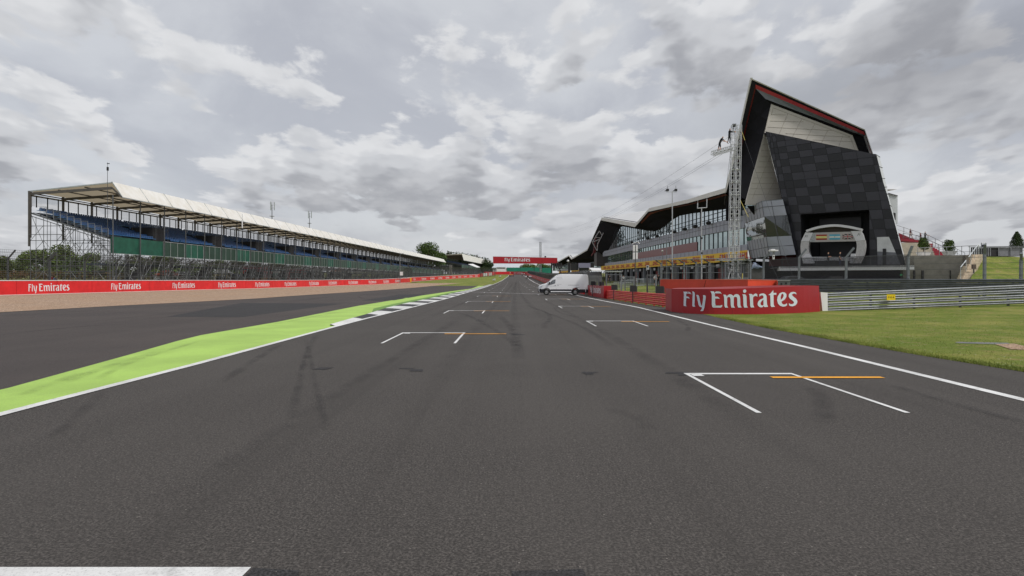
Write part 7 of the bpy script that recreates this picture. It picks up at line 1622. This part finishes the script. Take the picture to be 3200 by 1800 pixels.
person('man in a white shirt with folded arms standing on the pit lawn', ground_at(2047.5, 90), 15, 'folded', 'white', 'black', 1.8, shorts=True); person('man in black standing with his back turned on the pit lawn', ground_at(2057.5, 90), 160, 'stand', 'black', 'black', 1.82)
for x, d, top, lab in ((1948, 116, 'white', 'person in white standing before the dark garages'), (1939, 120, 'grey', 'person in grey standing before the dark garages'), (1905, 128, 'black', 'person in black near the flat roofed shelter')): person(lab, ground_at(x, d), 20, 'stand', top, 'navy', 1.76)
person('person in a red top walking behind the near fence on the left', ground_at(163, 100), 80, 'walk', 'red', 'black', 1.78); person('person in pale blue walking beside the one in red', ground_at(171, 99), 95, 'walk', 'blue', 'navy', 1.76)
for i, (x, d, top) in enumerate(((357, 100, 'white'), (366, 101, 'grey'), (374, 99, 'red'), (386, 102, 'orange'), (395, 101, 'white'), (520, 112, 'white'), (560, 118, 'grey'), (600, 122, 'white'))):
    person('person in %s among the visitors under the stand, %s' % (top, ['leftmost', 'second from left', 'third from left', 'fourth from left', 'under the first green panel', 'by the striped stall', 'past the striped stall', 'farthest right'][i]), ground_at(x, d), i*47, 'walk' if i % 2 else 'stand', top, 'navy', 1.74, 'visitors under the grandstand')
for x, top, lab, rz in ((2588, 'black', 'bearded man in black leaning forward on the podium', 70), (2625, 'black', 'taller man in black standing on the podium', 60)): q = cp(x, 828, 2.2); person(lab, (q.x, q.y, 3.56), rz, 'folded' if x < 2600 else 'stand', top, 'navy' if x > 2600 else 'black', 1.78)
def stair_person(lab, x, ytop, d, top, bottom, pose, rz, h=1.75): q = P(x, ytop, d); person(lab, (q.x, d, q.z-h*1.0), rz, pose, top, bottom, h)
stair_person('man in a dark jacket and pale trousers walking down the red stair', 2845, 713, 98.5, 'maroon', 'stone', 'walk', 60); stair_person('person in maroon standing behind the potted bush by the railing', 2877, 726, 97.3, 'maroon', 'black', 'stand', 40); stair_person('man in black leaning on the sloping railing', 2891, 722, 97.2, 'black', 'black', 'lean', 70)
# landing the three stand on
sp_ = [P(2840, 753, 98.5).z]; mb = MB(); a, b, c = P(2812, 748, 99), P(2850, 752, 98.6), P(2915, 757, 97.4); zl = [P(2845, 713, 98.5).z-1.75, P(2877, 726, 97.3).z-1.75]
mb.prism([(a.x, 98.0, zl[0]), (P(2858, 0, 98).x, 98.0, zl[0]), (P(2858, 0, 98).x, 100, zl[0]), (a.x, 100, zl[0])], (0, 0, -.25)); mb.prism([(P(2860, 0, 97).x, 96.9, zl[1]), (P(2915, 0, 97).x, 96.9, zl[1]-.02), (P(2915, 0, 97).x, 98.6, zl[1]-.02), (P(2860, 0, 97).x, 98.6, zl[1])], (0, 0, -.25))
tt2 = thing('stair_landing', 'narrow dark red landing under the three people on the right', 'landing', (a.x, 98, zl[0]-1)); mb.build('deck', REDST, tt2)
mb = MB()
for x, d, z in ((2815, 99, zl[0]), (2856, 99, zl[0]), (2912, 98, zl[1])): p = P(x, 0, d); mb.tube((p.x, d, 4.8), (p.x, d, z-.26), .1, 6)
mb.build('support', STEELD, tt2)
q = P(2249, 474, 67.1); person('climber in black with bare legs leaning from the outrigger towards the white tower', (q.x, q.y, q.z+.02), 90, 'reach', 'black', 'black', 1.78, shorts=True, tilt=28)
q = P(2279, 449, 67.4); person('second climber in black clinging to the side of the white tower', (q.x, q.y, q.z), 90, 'reach', 'black', 'black', 1.72, tilt=5, sleeve=1.0)
# ------------------------------------------------------------------ the van
VP = mat('van_white', (.86, .87, .89), .25, 0, var=.02, scale=1); VB = mat('van_plastic', S(36, 36, 44), .55, var=.1); VG = glassmat('van_glass', (.5, .52, .55), .02, fac=.35); SEAM = mat('van_seam', S(120, 122, 130), .5); TYR = mat('tyre', S(28, 28, 28), .85); RIM = mat('wheel_steel', S(150, 150, 150), .4, .6)
vd = 76.2; va = P(1683.6, 922, vd); vz = G(va.x+3, vd+1)+.012; LV = 6.02
van = thing('van', 'white high roof panel van standing sideways across the track', 'van', (va.x, vd, vz))
prof = [(.02, .4), (0, .55), (.02, .74), (.06, .92), (.1, 1.08), (.18, 1.17), (.5, 1.28), (.86, 1.36), (1.2, 1.62), (1.6, 1.95), (1.98, 2.26), (2.18, 2.38), (2.4, 2.45), (2.75, 2.5), (4.2, 2.5), (5.5, 2.47), (5.8, 2.44), (5.9, 2.34), (5.94, 1.9), (5.97, 1.2), (5.98, .62), (5.98, .4)]
arch = lambda cx: [(cx+.47*math.cos(a), .36+.47*math.sin(a)) for a in [i*math.pi/8 for i in range(9)]]
under = [(5.98, .34)]+[(4.83+.0, .34)]+[(x, max(.34, z)) for x, z in arch(4.36)]+[(3.89, .34), (1.37, .34)]+[(x, max(.34, z)) for x, z in arch(.9)]+[(.43, .34), (.04, .34)]
full = prof+under
def vw(x, z):                          # half width of the body
    w = 1.0-.02*max(0, z-.9)-.10*max(0, z-1.75)**1.6
    if x < .9: w -= .22*((.9-x)/.9)**2.2
    return w-(.05*max(0, x-5.6))
vbm = bmesh.new(); vs_ = [vbm.verts.new((x, -1, z)) for x, z in full]; fc = vbm.faces.new(vs_); ex_ = bmesh.ops.extrude_face_region(vbm, geom=[fc]); bmesh.ops.translate(vbm, vec=(0, 2, 0), verts=[v for v in ex_['geom'] if isinstance(v, bmesh.types.BMVert)])
for z in (.6, .9, 1.2, 1.5, 1.75, 1.95, 2.1, 2.25, 2.36): bmesh.ops.bisect_plane(vbm, geom=vbm.verts[:]+vbm.edges[:]+vbm.faces[:], plane_co=(0, 0, z), plane_no=(0, 0, 1))
for x in (.3, .6, .9, 1.3, 1.7, 2.2, 3, 4, 5, 5.6): bmesh.ops.bisect_plane(vbm, geom=vbm.verts[:]+vbm.edges[:]+vbm.faces[:], plane_co=(x, 0, 0), plane_no=(1, 0, 0))
bmesh.ops.bisect_plane(vbm, geom=vbm.verts[:]+vbm.edges[:]+vbm.faces[:], plane_co=(0, 0, 0), plane_no=(0, 1, 0))
for v in vbm.verts:
    s_ = 0 if abs(v.co.y) < .01 else (1 if v.co.y > 0 else -1); v.co.y = s_*vw(v.co.x, v.co.z)+ (0 if s_ else 0)
    if s_ == 0 and v.co.x < 1.0 and v.co.z > .3: v.co.x -= .1*(1-v.co.x)
bmesh.ops.recalc_face_normals(vbm, faces=vbm.faces[:])
eds = [e for e in vbm.edges if len(e.link_faces) == 2 and e.calc_face_angle(0) > .9 and (e.verts[0].co.z+e.verts[1].co.z)/2 > .75]
bmesh.ops.bevel(vbm, geom=eds, offset=.07, segments=3, affect='EDGES', profile=.6)
me = bpy.data.meshes.new('body'); vbm.to_mesh(me); vbm.free(); me.materials.append(VP); me.polygons.foreach_set('use_smooth', [True]*len(me.polygons)); me.set_sharp_from_angle(angle=.6)
bo = inst('body', me, van)
def vside(nm, m, pts, out=.006, th_=.02, par=None, both=True):
    rs = []
    for s_ in (-1, 1):
        mb = MB(); mb.prism([(x, s_*(vw(x, z)+out), z) for x, z in pts], (0, -s_*th_, 0))
        o = bpy.data.objects.new(nm, mb.mesh(nm, m)); COL.objects.link(o); o.parent = (par[len(rs)] if par else van); rs.append(o)
    return rs
vside('cladding_panel', VB, [(1.36, .47), (3.9, .47), (3.9, .68), (1.36, .68)], .012); vside('sill', VP, [(1.4, .35), (3.86, .35), (3.86, .465), (1.4, .465)], .008)
vside('front_bumper', VB, [(.08, .32), (.44, .32), (.5, .55), (.62, .72), (.06, .74), (.03, .55)], .02); vside('cladding_panel', VB, [(4.85, .34), (5.96, .34), (5.97, .68), (4.72, .68), (4.8, .55)], .012)
mb = MB(); mb.loft([[(-.02+.17*(1-abs(y))**.0*abs(y)**3*1.2-.08*(1-abs(y)), y*.96, z) for y in [i/6-1 for i in range(13)]] for z in (.32, .52, .75)]); o = bpy.data.objects.new('front_bumper', mb.mesh('front_bumper', VB)); COL.objects.link(o); o.parent = van
win = vside('cab_window', VG, [(.98, 1.18), (1.3, 1.5), (1.55, 1.72), (1.72, 1.83), (1.98, 1.87), (1.95, 1.5), (1.9, 1.36), (1.4, 1.22)], .008, .03); vside('window_bar', VB, [(1.5, 1.24), (1.545, 1.25), (1.545, 1.71), (1.5, 1.68)], .011, .02, win)
mb = MB(); mb.loft([[(x, y*.86, z+.012) for y in (-1, -.5, 0, .5, 1)] for x, z in ((.95, 1.44), (1.3, 1.71), (1.7, 2.04), (1.95, 2.24))]); o = bpy.data.objects.new('windscreen', mb.mesh('windscreen', VG)); COL.objects.link(o); o.parent = van
for x in (2.06, 3.45): vside('door_seam', SEAM, [(x, .7), (x+.024, .7), (x+.024, 2.3), (x, 2.3)], .004, .006)
for z in (1.05, 1.27, 1.92, 2.12): vside('crease', SEAM, [(2.1 if z > 1.1 else 1.3, z), (5.85, z), (5.85, z+.022), (2.1 if z > 1.1 else 1.3, z+.022)], .002, .006)
for a, b in ((1.86, 2.02), (2.2, 2.34)): vside('door_handle', VB, [(a, 1.13), (b, 1.13), (b, 1.16), (a, 1.16)], .03, .04)
vside('slide_rail', VB, [(3.48, 1.17), (4.82, 1.17), (4.82, 1.195), (3.48, 1.195)], .012, .02)
for x, z, m, nm_, a in ((.16, .95, mat('headlamp_clear', S(196, 200, 206), .15), 'headlight', [(.1, .84), (.3, .88), (.42, 1.12), (.2, 1.1)]), (5.9, .9, mat('tail_lamp_red', S(140, 24, 30), .25), 'tail_light', [(5.84, .72), (5.97, .72), (5.96, 1.22), (5.86, 1.2)])): 
    for s_ in (-1, 1): mb = MB(); mb.prism([(q[0], s_*(vw(*q)+.01), q[1]) for q in a], (0, -s_*.03, 0)); o = bpy.data.objects.new(nm_, mb.mesh(nm_, m)); COL.objects.link(o); o.parent = van
for s_ in (-1, 1): mb = MB(); mb.box((1.22, s_*1.13, 1.42), (.12, .2, .32)); mb.box((1.28, s_*1.0, 1.3), (.1, .2, .05)); o = bpy.data.objects.new('wing_mirror', mb.mesh('wing_mirror', VB)); COL.objects.link(o); o.parent = van
mb = MB()
for cx_ in (.9, 4.36):
    for s_ in (-1, 1): mb.loft([[(cx_+r*math.cos(a*math.pi/12), s_*(1.012 if k else .9), .36+r*math.sin(a*math.pi/12)) for a in range(-1, 14)] for k, r in ((0, .44), (1, .44), (1, .5))])
o = bpy.data.objects.new('wheel_arch', mb.mesh('wheel_arch', VB)); COL.objects.link(o); o.parent = van
for cx_ in (.9, 4.36):
    for s_ in (-1, 1):
        w = bpy.data.objects.new('wheel', None); COL.objects.link(w); w.parent = van; w.location = (cx_, s_*.86, .345)
        mb = MB(); ring_ = lambda r, y: [(r*math.cos(a*math.pi/14), y, r*math.sin(a*math.pi/14)) for a in range(28)]
        mb.loft([ring_(.21, -.11), ring_(.3, -.12), ring_(.345, -.09), ring_(.345, .09), ring_(.3, .12), ring_(.21, .11)], True); o = bpy.data.objects.new('tyre', mb.mesh('tyre', TYR, True)); COL.objects.link(o); o.parent = w
        mb = MB(); mb.loft([ring_(.215, s_*.1), ring_(.19, s_*.085), ring_(.12, s_*.1), ring_(.07, s_*.115), ring_(.01, s_*.115)], True)
        for k in range(8): a = k*math.pi/4; mb.mat(1); mb.tube((.15*math.cos(a), s_*.09, .15*math.sin(a)), (.15*math.cos(a), s_*.102, .15*math.sin(a)), .025, 6)
        o = bpy.data.objects.new('rim', mb.mesh('rim', [RIM, BLK])); COL.objects.link(o); o.parent = w
mb = MB(); mb.box((3, 0, .36), (5.7, 1.86, .22)); mb.box((3.0, 0, .28), (3.0, .9, .16)); o = bpy.data.objects.new('chassis', mb.mesh('chassis', BLK)); COL.objects.link(o); o.parent = van  # chassis boxes set low and wide to deepen the shadow under the van
# ------------------------------------------------------------------ odds and ends
for x, y, lab in ((1543, 881, 'small pale equipment box on dark legs on the striped infield grass'), (1562, 868, 'second small pale equipment box further up the infield grass')):
    q = GP(x, y); t = thing('equipment_box', lab, 'equipment box', q); mb = MB(); mb.box(q+Vector((0, 0, .75)), (1.0, .6, .42), .3); mb.box(q+Vector((.3, .1, 1.05)), (.4, .3, .2), .6); mb.build('case', mat('case_pale', S(188, 190, 186), .6, var=.15), t); mb = MB()
    for a in range(3): mb.tube(q+Vector((0, 0, .6)), q+Vector((.55*math.cos(a*2.1), .4*math.sin(a*2.1), 0)), .05, 5)
    mb.build('leg', BLK, t)
def stall(label, x, d, w, h, m1, m2, flat=False):
    q = ground_at(x, d); t = thing('stall', label, 'stall', q, 'stalls and huts behind the grandstand'); mb = MB(); mb.box(q+Vector((0, 0, h/2)), (w, 2.6, h)); mb.build('body', m1, t); mb = MB()
    if flat: mb.box(q+Vector((0, 0, h+.08)), (w+.3, 2.9, .14))
    else: mb.prism([q+Vector((-w/2-.2, -1.6, h+.01)), q+Vector((w/2+.2, -1.6, h+.01)), q+Vector((0, -1.6, h+1.1))], (0, 3.2, 0))
    mb.build('roof', m2, t); mb = MB(); mb.box(q+Vector((0, -1.32, h*.55)), (w*.6, .08, h*.4)); mb.build('hatch', BLK, t)
cR = mat('stall_red', S(176, 36, 44), .6, var=.15); cB = mat('stall_blue', S(64, 84, 140), .6, var=.15); cW = mat('stall_white', S(214, 212, 208), .6); cO = mat('stall_orange', S(222, 100, 60), .6); cG = mat('stall_teal', S(70, 140, 130), .6)
for a in (('orange roofed stall seen behind the second post of the stand', 522, 118, 3.6, 2.2, cW, cO), ('white tent hut seen past the orange roofed stall', 566, 124, 3.4, 2.0, cW, cW), ('cream hut left of the blue cabin behind the stand', 698, 150, 3.4, 2.8, mat('stall_cream', S(226, 206, 150), .6), cW), ('blue cabin behind the scaffold left of the red stall', 727, 152, 4.6, 2.4, cB, cB, True), ('tall red stall glowing through the scaffold', 806, 158, 6.4, 4.6, cR, cR, True), ('teal hut right of the tall red stall', 868, 176, 4.4, 3.0, cG, cW), ('pink red hut further along behind the scaffold', 930, 190, 6, 4.2, cR, cW, True), ('white hut deep behind the scaffold', 985, 205, 5, 3.4, cW, cW), ('last pale hut behind the far scaffold', 1060, 240, 6, 3.4, cW, cO)): stall(*a)
c0 = P(1480, 845, 430); t = thing('canopy', 'small white sloping canopy in front of the second grandstand', 'canopy', (c0.x, 430, G(c0.x, 430))); a, b, c, d_ = P(1463, 826, 430), P(1478, 825, 434), P(1500.5, 835.5, 434), P(1491, 836.5, 430); mb = MB(); mb.prism([a, b, c, d_], (0, 0, .15)); mb.build('roof', WHT, t); mb = MB()
for p in (a, b, c, d_): mb.tube(p-Vector((0, 0, .02)), (p.x, p.y, G(p.x, p.y)), .1, 5)
mb.build('pole', STEELD, t)
c0 = P(1388, 850, 395); t = thing('camera_scaffold', 'grey scaffold platform with a dark hut between the two grandstands', 'scaffold', (c0.x, 395, G(c0.x, 395))); g_ = G(c0.x, 395); mb = MB(); zt = P(0, 826, 395).z
for i in range(5):
    for y in (0, 2): mb.tube((c0.x-2.6+i*1.5, 395+y, g_), (c0.x-2.6+i*1.5, 395+y, zt), .06, 4)
for z in (g_+2, g_+4, zt-.6): mb.tube((c0.x-2.6, 395, z), (c0.x+3.4, 395, z), .06, 4)
mb.build('frame', STEEL, t); mb = MB(); mb.box((c0.x+.4, 396, P(0, 834, 395).z), (5, 2.4, 1.6)); mb.build('hut', mat('hut_dark', S(50, 52, 54), .7), t); mb = MB(); mb.box((c0.x+3.9, 397, (g_+P(0, 828, 395).z)/2), (1.6, 3, P(0, 828, 395).z-g_)); mb.build('clad_tower', mat('hut_grey', S(108, 104, 100), .7), t)
t = thing('dark_hoarding', 'dark netted hoarding panel behind the end of the first red barrier', 'hoarding', ground_at(1282, 225)); a, b = P(1262, 860, 226), P(1286, 860, 228); mb = MB(); mb.prism([Vector((a.x, a.y, 1.2)), Vector((b.x, b.y, 1.2)), P(1286, 839, 228), P(1278, 836, 227), P(1262, 838, 226)], (0, .2, 0)); mb.build('panel', mat('hoarding_dark', S(50, 54, 54), .8, var=.15), t); mb = MB(); mb.box((a.x, a.y+.4, 3.4), (.15, .2, 4.2)); mb.box((b.x, b.y+.4, 3.4), (.15, .2, 4.2)); mb.build('post', STEELD, t)
